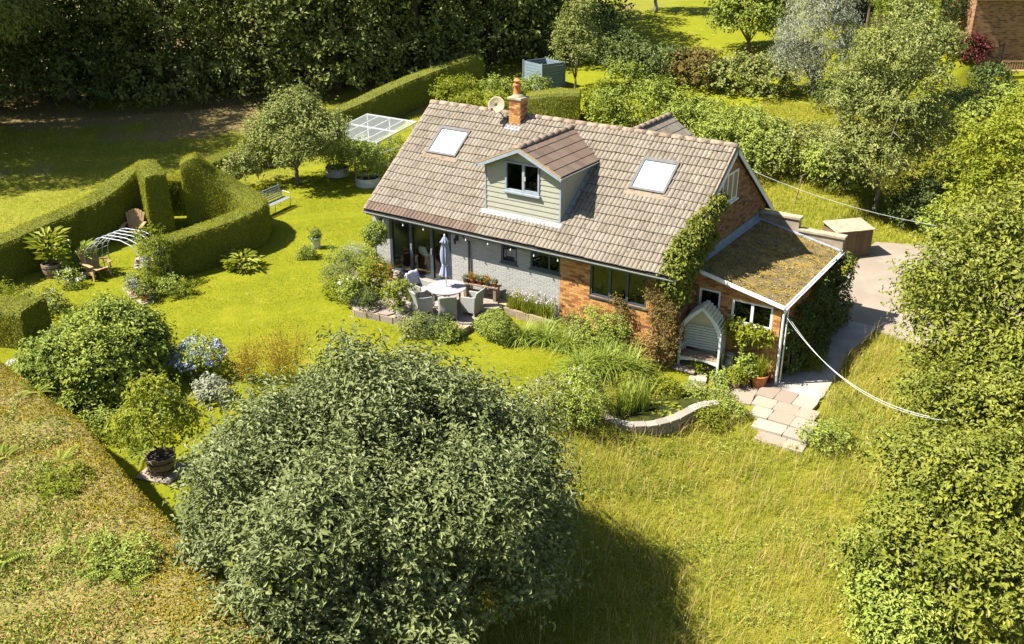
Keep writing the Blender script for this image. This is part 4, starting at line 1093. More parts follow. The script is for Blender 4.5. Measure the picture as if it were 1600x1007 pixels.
sel = lambda s0, lo: (lambda W: (~mossy(W)) & (vnoise(W[:, 0], W[:, 1], 1.3, s0) + rng.normal(size=len(W)) * .35 > lo))
place('bramble', leaf_mesh('bramble', [split_keep(B_, sel(5, .1))], L['mid']), bank, kind='stuff')
B2 = scatter_leaves(rng, V, Q, 650, .10, .22, .05, out=.35, jit=.9)
place('dry_litter', leaf_mesh('dry_litter', [split_keep(B2, sel(8, -.2))], L['straw']), bank, kind='stuff')
B3 = scatter_leaves(rng, V, Q, 650, .06, .45, .05, out=.6, jit=.9)
place('low_herbs', leaf_mesh('low_herbs', [split_keep(B3, sel(11, -.3))], L['lime']), bank, kind='stuff')

# ------------------------------------------------------------------ plants
def trunk_mb(base, top, r0, r1, n=6, wob=.08, seg=7, rr=rnd):
    b0 = Vector(base); t0 = Vector(top); pts = []; rad = []
    for i in range(n):
        t = i / (n - 1); p = b0.lerp(t0, t)
        if 0 < i < n - 1: p += Vector((rr.uniform(-wob, wob), rr.uniform(-wob, wob), 0))
        pts.append(p); rad.append(r0 + (r1 - r0) * t)
    if r0 > .08: rad[0] *= 1.35
    return pts, rad, seg

def tree(name, label, cat, x, y, blobs, leaf, nsh, per=7, ls=.09, slen=.45, up=.3, trunk_r=.16, fork=None, bark='bark', seed=1, limbs=7, group=None, z=None, rag=0, extra=None, **kw):
    """blobs are relative to the trunk foot"""
    z0 = h(x, y) - .04 if z is None else z
    t = thing(name, label, cat, (x, y, z0), group=group)
    rr = random.Random(seed); rng = np.random.default_rng(seed)
    B = np.array(blobs, float); cz = B[:, 2].mean(); cxm, cym = np.average(B[:, 0], weights=B[:, 3]), np.average(B[:, 1], weights=B[:, 3])
    fk = fork if fork is not None else max(.3, (B[:, 2] - B[:, 5]).min() * .5 + .5)
    mb = MB(); mb.tube(*trunk_mb((0, 0, 0), (cxm * .3, cym * .3, fk), trunk_r, trunk_r * .75, rr=rr)); tr_ = mb.build('trunk', M[bark], t, smooth=True)
    for i in range(limbs):
        b_ = B[i % len(B)]; d = Vector((rr.gauss(0, 1), rr.gauss(0, 1), rr.gauss(.3, .6))).normalized()
        lf_ = .98 if bark == 'bark_pale' else .75
        end = Vector((b_[0] + d.x * b_[3] * lf_, b_[1] + d.y * b_[4] * lf_, b_[2] + d.z * b_[5] * lf_)); st = Vector((cxm * .3, cym * .3, fk * rr.uniform(.75, 1.0)))
        mid = st.lerp(end, .5) + Vector((rr.uniform(-.2, .2), rr.uniform(-.2, .2), rr.uniform(0, .35)))
        r1 = trunk_r * rr.uniform(.3, .5)
        mb = MB(); mb.tube([st, st.lerp(mid, .5), mid, mid.lerp(end, .5), end], [r1, r1 * .85, r1 * .65, r1 * .45, r1 * .15], 6)
        for q in range(3):
            s0 = mid.lerp(end, rr.uniform(0, .6)); e0 = s0 + Vector((rr.gauss(0, .5), rr.gauss(0, .5), rr.gauss(.25, .3))) * min(b_[3], 1.6) * .6
            mb.tube([s0, s0.lerp(e0, .5) + Vector((0, 0, .06)), e0], [r1 * .4, r1 * .25, r1 * .08], 5)
        mb.build('limb', M[bark], t, smooth=True)
    fb = ragged(blobs, rag + 1, .43, seed) if rag else blobs
    place('crown', leaf_mesh('crown', [foliage(rng, fb, nsh, per, slen, up, ls, **kw)] + ([extra(rng)] if extra else []), L[leaf]), t)
    return t

def rblobs(seed, n, R0, r, zc, rz=None, flat=1.0, lowu=-.55):
    rr = random.Random(seed); out = [(0, 0, zc, R0 * .75, R0 * .75, (rz or R0) * .8)]
    for i in range(n):
        a = 2 * math.pi * i / n * 2.4 + rr.uniform(-.4, .4); u = rr.uniform(lowu, .95); q = math.sqrt(max(0, 1 - u * u))
        s = r * rr.uniform(.75, 1.25)
        out.append((math.cos(a) * q * (R0 - s * .5), math.sin(a) * q * (R0 - s * .5), zc + u * ((rz or R0) - s * .45), s, s, s * rr.uniform(.75, 1.0) * flat))
    return out

def ragged(blobs, k=5, f=.5, seed=0):
    """each lobe becomes a smaller heart with clumps of foliage standing off it"""
    rr = random.Random(seed); out = []
    for (x, y, z, a, b_, c) in blobs:
        out.append((x, y, z, a * .68, b_ * .68, c * .68))
        for i in range(k):
            d = Vector((rr.gauss(0, 1), rr.gauss(0, 1), rr.gauss(.25, .8))).normalized(); s_ = f * rr.uniform(.6, 1.15)
            out.append((x + d.x * a * .72, y + d.y * b_ * .72, z + d.z * c * .72, a * s_, b_ * s_, c * s_ * .8))
    return out

# --- big foreground tree: upright leafy shoots
bb = [(0, 0, 1.85, 2.6, 2.6, 1.6)]
_r = random.Random(5)
for i in range(46):
    a = i * 2.39996; u = 1 - 1.35 * (i + .5) / 46; q = math.sqrt(max(0, 1 - u * u)); s_ = _r.uniform(.6, 1.25)
    bb.append((math.cos(a) * q * 3.1, math.sin(a) * q * 3.05, 1.8 + u * 1.8 + _r.uniform(-.35, .35), s_, s_, s_ * _r.uniform(.8, 1.3)))
def shoots_up(rng):
    n = 190; a = rng.uniform(0, 6.28, n); q = np.sqrt(rng.random(n)) * 3.5; z = 1.75 + 2.15 * np.sqrt(np.clip(1 - (q / 3.9) ** 2, 0, 1))
    b0 = np.stack([np.cos(a) * q, np.sin(a) * q, z], 1); k = 26; L_ = rng.uniform(.35, 1.0, n); t_ = rng.random((n, k))
    P = b0[:, None] + np.stack([.12 * np.cos(a)[:, None] * t_, .12 * np.sin(a)[:, None] * t_, t_ * L_[:, None]], -1); P = P.reshape(-1, 3); m_ = len(P)
    ax = rvec(rng, m_) * [1, 1, .4] + [0, 0, .45]; ln = .125 * rng.uniform(.6, 1.2, m_) * (1.1 - .5 * t_.ravel())
    return leaf_arrays(P, ax, rvec(rng, m_) * .5 + [0, 0, .8], ln, ln * .42, rng.random(m_))
tree('tree', 'large rounded grey-green tree in the near foreground with upright leafy shoots', 'tree', 11.35, -12.7, bb, 'grey', 12000, per=10, ls=.138, slen=.65, up=.55, rag=4, trunk_r=.2, seed=21, limbs=14, asp=.42, spread=.09, jit=.5, inner=.12, low=-.6, lump=.2, extra=shoots_up)

# --- trees on the right
tree('oak_tree', 'spreading yellow-green tree at the right edge with pale twisted branches over the drive', 'tree', 21.6, 4.6, [(-1.9, -1.6, 3.6, 1.9, 1.9, 1.3), (-2.9, .3, 2.6, 1.4, 1.5, .9), (-3.0, 2.3, 1.9, .9, 1.0, .6), (-.6, .5, 4.9, 2.2, 2.2, 1.5), (-1.4, -3.0, 2.6, 1.6, 1.5, 1.1), (.6, -2.2, 4.6, 2.0, 2.0, 1.4), (1.2, 1.2, 6.0, 2.2, 2.2, 1.5), (-.4, -3.9, 1.7, 1.4, 1.3, 1.0), (1.4, -4.0, 3.2, 1.7, 1.6, 1.3), (-2.2, 2.2, 4.2, 1.4, 1.5, 1.0), (1.5, -.4, 3.3, 1.8, 1.8, 1.4), (-2.1, -2.6, 1.8, .9, .9, .6)],
     'oak', 6600, per=9, ls=.16, slen=.55, up=.25, trunk_r=.26, fork=1.9, bark='bark_pale', seed=31, rag=5, limbs=14, asp=.5, spread=.16, inner=.1, low=-.5, lump=.22)
tree('maple_tree', 'dense bright green tree in the near right corner beside the long grass', 'tree', 21.7, -5.2, [(-.6, .6, 2.2, 2.0, 1.9, 1.4), (-.7, -1.4, 1.8, 1.5, 1.5, 1.2), (.9, -.4, 3.0, 1.8, 1.8, 1.3), (-1.0, 1.9, 1.5, 1.1, 1.2, .9), (.7, 1.9, 2.3, 1.6, 1.5, 1.2), (.6, -2.3, 2.0, 1.3, 1.2, 1.0), (1.9, 1.0, 2.6, 1.5, 1.5, 1.2), (-1.15, .4, .9, .8, .9, .7), (.0, 3.1, 1.5, 1.1, 1.0, .9), (-.9, -2.2, .9, .9, .9, .7)],
     'oak', 6000, per=9, ls=.135, slen=.45, up=.35, trunk_r=.17, fork=1.1, seed=32, rag=5, limbs=12, asp=.5, spread=.14, inner=.1, low=-.5, lump=.22)
tree('oak_tree', 'looser tree filling the gap between the two big right-hand trees', 'tree', 21.3, -.4, [(-.8, -.3, 1.9, 1.3, 1.3, 1.0), (-1.5, 1.0, 1.3, .9, .9, .7), (.2, .9, 2.6, 1.3, 1.3, 1.0), (.6, -1.0, 2.2, 1.4, 1.3, 1.0), (-.9, -1.6, 1.2, 1.0, 1.0, .8), (1.4, .4, 2.9, 1.3, 1.3, 1.0)], 'oak', 2600, per=9, ls=.13, slen=.5, up=.3, trunk_r=.13, fork=1.0, bark='bark_pale', seed=29, rag=5, limbs=12, asp=.55, spread=.13, inner=.1, low=-.4, lump=.2)
tree('sapling', 'scrubby undergrowth tree left of the near right tree by the grass', 'tree', 20.4, -7.4, [(0, 0, 1.1, .8, .8, .7), (-.3, 1.2, .9, .7, .7, .6), (.5, -1.0, 1.1, .8, .8, .7)], 'mid', 900, per=9, ls=.11, slen=.4, up=.4, trunk_r=.06, fork=.5, seed=28, rag=4, limbs=6, asp=.5)
tree('ash_tree', 'light yellow-green tree crown at the upper right edge above the driveway', 'tree', 19.0, 15.6, [(0, 0, 4.6, 2.0, 2.0, 1.8), (-1.3, .6, 4.2, 1.4, 1.4, 1.3), (.8, -1.2, 3.9, 1.6, 1.5, 1.3), (-1.0, -1.2, 2.9, 1.3, 1.3, 1.1), (.4, .8, 6.2, 1.4, 1.4, 1.2), (1.9, .2, 5.2, 1.5, 1.5, 1.4)], 'lime', 2600, per=8, ls=.17, slen=.5, up=.3, seed=33, rag=5, fork=1.6, asp=.5, inner=.15)
tree('birch_tree', 'tall loose grey-green tree with a pale trunk rising behind the timber store', 'tree', 13.3, 19.0, [(0, 0, 3.4, 2.0, 2.0, 1.8), (-1.0, .3, 5.0, 1.7, 1.7, 1.6), (.9, -.3, 5.1, 1.6, 1.6, 1.5), (.2, .2, 6.8, 1.5, 1.5, 1.5), (1.5, .6, 3.6, 1.3, 1.3, 1.3), (-1.5, -.4, 2.8, 1.3, 1.3, 1.2), (-.2, -.8, 2.2, 1.4, 1.3, 1.0)], 'apple', 5200, per=9, ls=.14, slen=.5, up=.45, trunk_r=.13, bark='bark_pale', fork=1.3, seed=34, rag=5, asp=.45, inner=.15)
tree('field_maple', 'rounded mid green tree in front of the dark conifers', 'tree', 11.6, 29.0, [(0, 0, 3.4, 2.0, 2.0, 2.0), (-1.1, .2, 2.6, 1.4, 1.4, 1.3), (1.2, 0, 3.6, 1.4, 1.4, 1.4), (.2, 0, 5.1, 1.2, 1.2, 1.1)], 'apple', 2200, per=7, ls=.17, slen=.5, seed=35, rag=5)
tree('silver_tree', 'silvery willow-leaved tree with a drooping pale crown', 'tree', 6.2, 31.6, [(0, 0, 3.2, 1.8, 1.8, 2.0), (-.6, .2, 4.4, 1.3, 1.3, 1.4), (.8, -.2, 2.2, 1.3, 1.3, 1.5), (-1.1, -.2, 1.9, 1.2, 1.2, 1.4), (.4, 0, 4.7, 1.2, 1.2, 1.1)], 'silver', 3000, per=8, ls=.20, slen=.7, up=.1, asp=.22, droop=.5, seed=36)
tree('laurel_tree', 'glossy round-crowned tree on the far lawn between the hedge and silver tree', 'tree', -.5, 38.6, [(0, 0, 2.6, 2.1, 2.1, 1.7), (-1.0, 0, 2.2, 1.5, 1.5, 1.4), (1.0, 0, 2.3, 1.5, 1.5, 1.4), (0, 0, 3.9, 1.3, 1.3, 1.0)], 'laurel', 1700, per=7, ls=.24, slen=.5, seed=37, fork=.8)
tree('conifer', 'dark columnar conifer with yellow-green tips beside the far brick gable', 'conifer', 10.2, 43.0, [(0, 0, 2.6, 2.0, 2.0, 2.6), (0, 0, 5.0, 1.5, 1.5, 2.2), (1.2, .3, 2.6, 1.3, 1.3, 2.4)], 'dark', 2600, per=7, ls=.22, slen=.6, up=.75, asp=.25, seed=38, fork=1.0)
tree('conifer', 'feathery yellow-green conifer left of the dark columnar one', 'conifer', 7.6, 43.5, [(0, 0, 2.4, 1.5, 1.5, 2.2), (-.3, 0, 4.4, 1.2, 1.2, 1.8)], 'mid', 1800, per=7, ls=.22, slen=.6, up=.7, asp=.25, seed=39, fork=1.0)
for i, (x, y, lab) in enumerate(((-11.5, 47.5, 'left of two slender far lawn trees at the top edge'), (-7.6, 49.5, 'right of two slender far lawn trees at the top edge'))):
    tree('slender_tree', lab, 'tree', x, y, [(0, 0, 4.2, 2.0, 2.0, 1.6), (.8, 0, 5.0, 1.5, 1.5, 1.2), (-1.2, 0, 3.6, 1.3, 1.3, 1.0)], 'mid', 900, per=7, ls=.26, slen=.5, seed=40 + i, fork=2.2, trunk_r=.15, bark='bark_pale', group='slender trees on the far lawn')

# --- woods behind the field: a few crowns, each tree its own object
wprotos = []
for i in range(4):
    rng = np.random.default_rng(60 + i)
    bl = rblobs(60 + i, 15, 3.7, 1.5, 5.2, 4.8) + [(math.cos(q) * 2.4, math.sin(q) * 2.4, 1.5 + .5 * math.sin(q * 5), 1.7, 1.7, 1.7) for q in (0, .9, 1.8, 2.7, 3.6, 4.5, 5.4)]
    me = leaf_mesh('crown', [foliage(rng, bl, 2600, 8, .7, .3, .27, asp=.55, spread=.2, inner=.15, low=-.6, lump=.2)], L['woods' if i != 1 else 'dark'])
    mb = MB(); mb.tube(*trunk_mb((0, 0, -.3), (.2, 0, 5.0), .28, .16)); tm = mb.mesh('trunk', True); tm.materials.append(M['bark'])
    wprotos.append((me, tm))
rng = np.random.default_rng(66)
bl = [tuple(v * 1.7 for v in b_) for b_ in rblobs(66, 22, 3.6, 1.3, 5.6, 4.4)]
tall_crown = leaf_mesh('crown', [foliage(rng, bl, 5200, 8, .9, .3, .26, asp=.5, spread=.25, inner=.15, low=-.6, lump=.2)], L['woods'])
mb = MB(); mb.tube(*trunk_mb((0, 0, -.3), (.3, 0, 8.5), .42, .22)); tall_trunk = mb.mesh('trunk', True); tall_trunk.materials.append(M['bark'])
wprotos.append((tall_crown, tall_trunk))
WOODS = [(-41.5, 8.5, 1.1, 0, 'dark tree at the far left end of the woods edge'), (-36.0, 12.8, 1.15, 1, 'second woods tree from the left picture edge'), (-31.0, 16.6, 1.05, 2, 'sunlit speckled woods tree left of the bright gap in the woods'), (-26.3, 20.2, 1.0, 3, 'dark woods tree right of the bright gap in the woods'),
         (-22.2, 22.8, 1.1, 0, 'woods tree with sunlit leaf sprays behind the apple tree'), (-19.0, 27.0, 1.1, 2, 'woods tree behind the middle of the long diagonal hedge'), (-16.0, 31.5, 1.1, 3, 'woods tree behind the far end of the long diagonal hedge'), (-12.5, 35.0, .95, 1, 'dark woods tree behind the slatted bin'),
         (-45.5, 15.0, 1.3, 2, 'tall tree of the second row at the top left corner'), (-39.0, 19.5, 1.3, 0, 'tall second row tree left of the lit bush'), (-27.0, 28.0, 1.3, 1, 'tall second row tree right of the lit bush'), (-22.5, 33.0, 1.25, 3, 'tall second row tree at the top edge above the apple tree'), (-17.5, 38.5, 1.2, 0, 'tall second row tree at the top edge above the greenhouse'), (-34.0, 29.0, 1.3, 3, 'tall tree behind the lit bush in the woods'),
         (-31.0, -0.6, 1.0, 4, 'very tall tree just beyond the left edge, nearest of those shading the field'), (-34.0, -2.6, 1.0, 4, 'very tall tree beyond the left edge, standing lowest on the field'), (-37.0, 2.5, 1.0, 4, 'very tall tree beyond the left edge in the middle of the shading group'), (-35.0, 5.6, .9, 4, 'very tall tree at the left edge where the woods meet the field')]
for i, (x, y, s, k, lab) in enumerate(WOODS):
    t = thing('woodland_tree', lab, 'tree', (x, y, h(x, y)), [0.2, 2.5, 0.5, -.5, 3.1, 1.2, .1][i % 7] + 0.58, 'trees of the woods behind the field', s)
    place('crown', wprotos[k][0], t); place('trunk', wprotos[k][1], t)
tree('lit_bush', 'bright yellow-green sunlit bush glowing in a gap of the dark woods', 'bush', -33.0, 22.0, [(0, 0, 3.6, 2.2, 2.0, 1.2), (1.2, .5, 3.3, 1.4, 1.3, 1.0), (-1.5, 0, 3.1, 1.4, 1.3, 1.0)], 'lime', 900, per=8, ls=.22, slen=.5, seed=47, fork=1.5)

# --- shrub belt behind the house
SH = [(-.9, 22.9, 2.0, 2.9, 'laurel', 'glossy rounded shrub left in the belt behind the ridge, taller than its neighbours'), (1.3, 22.6, 1.7, 2.7, 'laurel', 'glossy shrub right behind the rear wing roof'), (3.4, 21.8, 1.7, 2.3, 'mid', 'leafy shrub just right of the rear wing roof tip'), (5.3, 20.9, 1.8, 2.5, 'mid', 'leafy shrub above the right end of the main ridge'), (7.4, 19.5, 1.7, 2.2, 'mid', 'leafy shrub behind the white barge board of the gable'),
      (9.3, 20.3, 1.7, 2.4, 'apple', 'grey-green shrub between the gable and the pale-trunked tree'), (11.3, 19.0, 1.3, 1.8, 'mid', 'low shrub at the foot of the pale-trunked tree'), (-3.2, 23.8, 1.0, 1.7, 'lime', 'small conical yellow-green shrub right of the clipped hedge block'), (2.4, 20.2, .8, 1.6, 'yew', 'olive green dense shrub over the rear wing ridge'), (6.5, 17.3, 1.0, .9, 'lime', 'low bright shrub just beyond the ridge end'), (15.2, 18.8, 1.3, 1.9, 'dark', 'dark shrub in shade behind the timber store'), (17.0, 17.2, 1.2, 1.6, 'mid', 'leafy shrub at the back edge of the driveway')]
for i, (x, y, r_, hh, lf, lab) in enumerate(SH):
    tree('shrub', lab, 'shrub', x, y, rblobs(80 + i, 10, r_, r_ * .5, hh * .42, hh * .55, lowu=-.75), lf, int(420 * r_ * r_ ** .5) + 120, per=8, ls=.15, slen=.35, up=.45, seed=80 + i, trunk_r=.06, limbs=4, fork=.3, group='shrubs of the belt behind the house', asp=.55, low=-.5)
BH = [(-7.6, 33.2, 1.6, 2.0, 'dark', 'dark rounded clipped bush at the edge of the far lawn'), (-5.2, 31.6, 1.5, 2.2, 'dark', 'dark shaded shrub left end of the far boundary'), (-3.0, 31.2, 1.5, 2.2, 'dark', 'dark green shrub in the far boundary below the lawn'), (-.6, 30.8, 1.5, 2.3, 'dryvine', 'russet-tinged shrub in the far boundary'), (1.6, 30.9, 1.4, 2.0, 'apple', 'light green shrub in the far boundary left of the silver tree'), (3.8, 30.8, 1.4, 2.1, 'apple', 'green shrub in the far boundary touching the silver tree'), (8.6, 30.0, 1.5, 1.9, 'dark', 'dark shrub right below the silver tree'),
      (1.6, 34.2, .8, .8, 'burg', 'low dark red shrub right on the far lawn edge'), (-2.8, 34.4, .7, .8, 'burg', 'low dark red shrub left on the far lawn edge'), (12.4, 41.2, 1.0, 1.2, 'burg', 'round burgundy bush in front of the far brick gable'), (14.2, 39.2, 1.0, 1.0, 'dark', 'dark bush below the far garden bench'), (14.2, 31.0, 1.7, 2.4, 'apple', 'grey-green shrub below the burgundy bush'), (16.6, 29.5, 1.9, 2.8, 'mid', 'yellow-green shrub at the upper right edge below the bench'), (16.5, 24.0, 1.9, 3.0, 'oak', 'bright shrub right of the tall pale-trunked tree'), (17.2, 34.0, 1.3, 1.5, 'mid', 'shrub at the right edge under the far bench')]
for i, (x, y, r_, hh, lf, lab) in enumerate(BH):
    tree('shrub', lab, 'shrub', x, y, rblobs(110 + i, 9, r_, r_ * .5, hh * .42, hh * .55, lowu=-.75), lf, int(300 * r_ * r_ ** .5) + 120, per=7, ls=.19, slen=.35, up=.45, seed=110 + i, trunk_r=.06, limbs=3, fork=.3, group='shrubs along the far boundary', asp=.55, low=-.5)

tree('apple_tree', 'apple tree with a wide light green crown beside the white garden bench', 'tree', -10.35, 7.0, [(0, 0, 2.5, 1.7, 1.7, 1.4), (-1.3, -.6, 1.9, 1.2, 1.2, 1.1), (1.1, .5, 2.2, 1.3, 1.3, 1.2), (.3, .2, 3.5, 1.1, 1.1, .9), (-1.0, .8, 2.8, 1.1, 1.1, 1.0), (-1.8, -1.6, .9, .9, .9, .8), (.9, -.9, 1.9, .9, .9, .8)], 'apple', 3400, per=10, ls=.135, slen=.5, up=.5, seed=51, rag=5, fork=.9, trunk_r=.11, asp=.5, inner=.15)
tree('pear_tree', 'slim upright pear tree next to the slatted bin', 'tree', -7.0, 27.2, [(0, 0, 2.6, 1.2, 1.2, 1.3), (.3, 0, 4.0, .9, .9, 1.3), (-.6, .2, 3.2, .9, .9, 1.2), (.9, -.2, 2.4, .9, .9, .9)], 'apple', 1000, per=8, ls=.17, slen=.6, up=.75, seed=52, fork=1.0, trunk_r=.08, asp=.4)
for i, (x, y, r_, hh, lf, lab) in enumerate(((-11.6, 21.4, 1.2, 1.9, 'lime', 'pale flowering shrub behind the left end of the ridge'), (-9.4, 22.6, 1.1, 1.9, 'mid', 'strappy green shrub left of the chimney'), (-10.3, 20.6, .9, 1.3, 'lime', 'yellow-green shrub in front of the flowering one behind the ridge'), (-7.9, 23.8, .9, 1.6, 'mid', 'leafy shrub right by the chimney pot'))):
    tree('shrub', lab, 'shrub', x, y, rblobs(140 + i, 8, r_, r_ * .5, hh * .45, hh * .55, lowu=-.75), lf, 420, per=8, ls=.17, slen=.4, up=.55, seed=140 + i, trunk_r=.04, limbs=3, fork=.3, group='shrubs in the back border', asp=.4, low=-.5)

# --- garden plants
def bush(name, label, x, y, r_, hh, lf, nsh, ls=.08, per=7, seed=1, z=None, cat='shrub', group=None, nb=6, flowers=None, **kw):
    kw = {**dict(slen=.2, up=.45, spread=.05, low=-.9, inner=.15), **kw}
    t = tree(name, label, cat, x, y, rblobs(seed, nb + 2, r_ * .88, r_ * .48, hh * .42, hh * .52, lowu=-.75), lf, int(nsh * 1.35), per=per, ls=ls, seed=seed, trunk_r=.03, limbs=3, fork=hh * .25, group=group, z=z, **kw)
    if flowers:
        fl, nf, fs, frac = flowers
        rng = np.random.default_rng(seed + 900); d = rvec(rng, nf); d[:, 2] = np.abs(d[:, 2]) * .9 + .05
        P = d * np.array([r_, r_, hh * .55]) * rng.uniform(.95, 1.08, nf)[:, None] + np.array([0, 0, hh * .5])
        k = 9; Pc = np.repeat(P, k, 0) + rvec(rng, nf * k) * fs * .5
        place('flowers', leaf_mesh('flowers', [leaf_arrays(Pc, rvec(rng, nf * k), rvec(rng, nf * k) + [0, 0, .6], fs * .5, fs * .45, rng.random(nf * k))], L[fl]), t, kind='stuff')
    return t

bush('big_bush', 'huge rounded dark green bush on the left lawn beside the overgrown bank', -.75, -10.75, 1.78, 2.0, 'laurel', 4600, ls=.13, per=10, seed=201, nb=16, slen=.35, cat='bush')
bush('hydrangea', 'blue flowering hydrangea at the shaded foot of the big bush', 1.15, -8.75, .75, 1.1, 'mid', 260, ls=.11, seed=202, flowers=('blue', 75, .17, 0))
bush('hydrangea', 'low pale blue hydrangea left of the maple in the half barrel', 2.2, -11.0, .55, .7, 'mid', 160, ls=.11, seed=203, flowers=('blue', 16, .15, 0))
bush('hydrangea', 'white hydrangea row on the bank side of the big bush', -2.6, -11.6, .8, .8, 'mid', 200, ls=.11, seed=204, flowers=('white', 40, .14, 0))
bush('white_flowers', 'white-edged foliage clump by the lawn next to the potted maple', 2.6, -9.6, .5, .6, 'silver', 130, ls=.12, seed=205)
bush('edge_plant', 'straggly green clump between the bank and the big bush', .2, -12.0, .7, .7, 'mid', 240, ls=.1, seed=206)
bush('edge_plant', 'leafy clump on the bank side left of the fern', 1.7, -12.3, .6, .6, 'laurel', 200, ls=.1, seed=207)

def pot(name, label, x, y, z, r0, r1, hh, m, cat='pot', bands=None, group=None):
    t = thing(name, label, cat, (x, y, z), group=group)
    mb = MB(); mb.lathe([(r0, 0), (r0 * .5 + r1 * .5, hh * .5), (r1, hh * .9), (r1 * 1.08, hh * .9), (r1 * 1.08, hh), (r1 * .9, hh), (r1 * .88, hh * .86)], 18, cap=False); mb.add([(r0 * math.cos(2 * math.pi * k / 18), r0 * math.sin(2 * math.pi * k / 18), 0) for k in range(18)], [tuple(range(18))[::-1]])
    mb.build('body', m, t, smooth=True)
    mb = MB(); mb.lathe([(0.001, hh * .86), (r1 * .89, hh * .86)], 18, cap=False); mb.build('soil', M['soil'], t)
    return t

def barrel(label, x, y, z, r0=.36, hh=.42, m='wood'):
    t = thing('half_barrel', label, 'planter', (x, y, z), group='half barrel planters'); n = 16
    for i in range(n):
        a = 2 * math.pi * i / n; w = 2 * math.pi / n * .96; vs = []
        for zz, rr_ in ((0, r0 * .86), (hh * .5, r0 * .97), (hh, r0)):
            for aa in (a, a + w):
                for q in (1, .88): vs.append((math.cos(aa) * rr_ * q, math.sin(aa) * rr_ * q, zz))
        fs = []
        for k in (0, 4): fs += [(k, k + 2, k + 6, k + 4), (k + 1, k + 5, k + 7, k + 3), (k, k + 4, k + 5, k + 1), (k + 2, k + 3, k + 7, k + 6)]
        fs += [(8, 10, 11, 9)]
        mb = MB(); mb.add(vs, fs); mb.build('stave', M[m], t)
    for zz, rr_ in ((.25, .925), (.75, .995)):
        mb = MB(); mb.lathe([(r0 * rr_ + .004, hh * zz - .02), (r0 * rr_ + .012, hh * zz), (r0 * rr_ + .008, hh * zz + .02)], 24, cap=False); mb.build('hoop', M['blackmetal'], t)
    mb = MB(); mb.lathe([(.001, hh * .85), (r0 * .9, hh * .85)], 16, cap=False); mb.build('soil', M['soil'], t)
    return t
gz = h(4.45, -12.75)
sl = slab(4.5, -12.8, .95, .9, .3, gz + .06, parent=flag)
barrel('half barrel on a stone slab holding the yellow-green maple, near the big tree', 4.45, -12.75, gz + .06, .36, .42)
tree('potted_maple', 'small yellow-green maple growing in the half barrel beside the bank', 'tree', 4.45, -12.75, [(0, 0, .95, .75, .75, .45), (-.2, .2, 1.35, .55, .55, .35), (.3, -.1, 1.2, .5, .5, .35), (0, .1, 1.75, .35, .35, .25), (.4, .4, .8, .45, .45, .3), (-.4, -.3, .75, .45, .45, .3)], 'lime', 700, per=8, ls=.10, slen=.25, up=.1, seed=210, trunk_r=.035, fork=.5, z=gz + .42)
barrel('half barrel with big upright leaves against the enclosure hedge', -9.6, -6.35, h(-9.6, -6.35), .38, .5)
def leafclump(name, label, x, y, z, n, ll, ww, hh, lf, seed, cat='plant', group=None, rad=.15, upr=.6):
    """big-leaved clump: leaves on stalks"""
    rng = np.random.default_rng(seed); t = thing(name, label, cat, (x, y, z), group=group)
    a = rng.uniform(0, 2 * np.pi, n); zt = hh * rng.uniform(.15, 1, n); rr_ = rad * rng.uniform(.2, 1, n) + zt * .12
    P = np.stack([np.cos(a) * rr_, np.sin(a) * rr_, zt], 1); ax = np.stack([np.cos(a), np.sin(a), upr * rng.uniform(.2, 1.3, n)], 1); nr = np.stack([-np.cos(a) * .6, -np.sin(a) * .6, np.ones(n)], 1)
    place('leaves', leaf_mesh('leaves', [leaf_arrays(P, ax, nr, ll * rng.uniform(.7, 1.2, n), ww * rng.uniform(.7, 1.2, n), rng.random(n), fold=.12)], L[lf]), t)
    mb = MB()
    for i in range(0, n, max(1, n // 14)): mb.tube([(P[i, 0] * .2, P[i, 1] * .2, 0), tuple(P[i])], [.012, .007], 4, cap=False)
    mb.build('stems', MATS.setdefault('stem', mat('green_stem', (0.08, 0.11, 0.03))), t, kind='stuff')
    return t
leafclump('canna', 'tall broad-leaved plant in the half barrel by the enclosure hedge', -9.6, -6.35, h(-9.6, -6.35) + .42, 120, .48, .17, 1.15, 'lime', 211, rad=.3)
leafclump('canna', 'second broad-leaved plant right of the half barrel', -8.9, -5.7, h(-8.9, -5.7), 90, .45, .16, 1.1, 'strap', 212, rad=.3)
leafclump('hosta', 'variegated hosta clump on the lawn at the foot of the hedge corner', -4.35, -2.0, h(-4.35, -2), 190, .30, .13, .5, 'lime', 213, rad=.55, upr=.2)
bush('hydrangea', 'pale hydrangea by the left wooden chair', -8.2, -6.6, .45, .6, 'mid', 90, ls=.1, seed=214, flowers=('white', 14, .14, 0))
bush('border_plant', 'pale leafy clump behind the hedge stub at the left picture edge', -8.6, -9.0, .8, .7, 'lime', 260, ls=.12, seed=215, asp=.25)
bush('border_plant', 'second pale leafy clump nearer the big bush', -6.9, -8.6, .7, .6, 'apple', 220, ls=.12, seed=216)
bush('border_plant', 'low green planting right of the terracotta pots by the hedge end', -4.6, -5.2, .5, .6, 'mid', 160, ls=.09, seed=217)
bush('border_plant', 'yellow-green low plant at the lawn edge by the hedge end', -4.15, -4.9, .35, .45, 'lime', 90, ls=.08, seed=218)

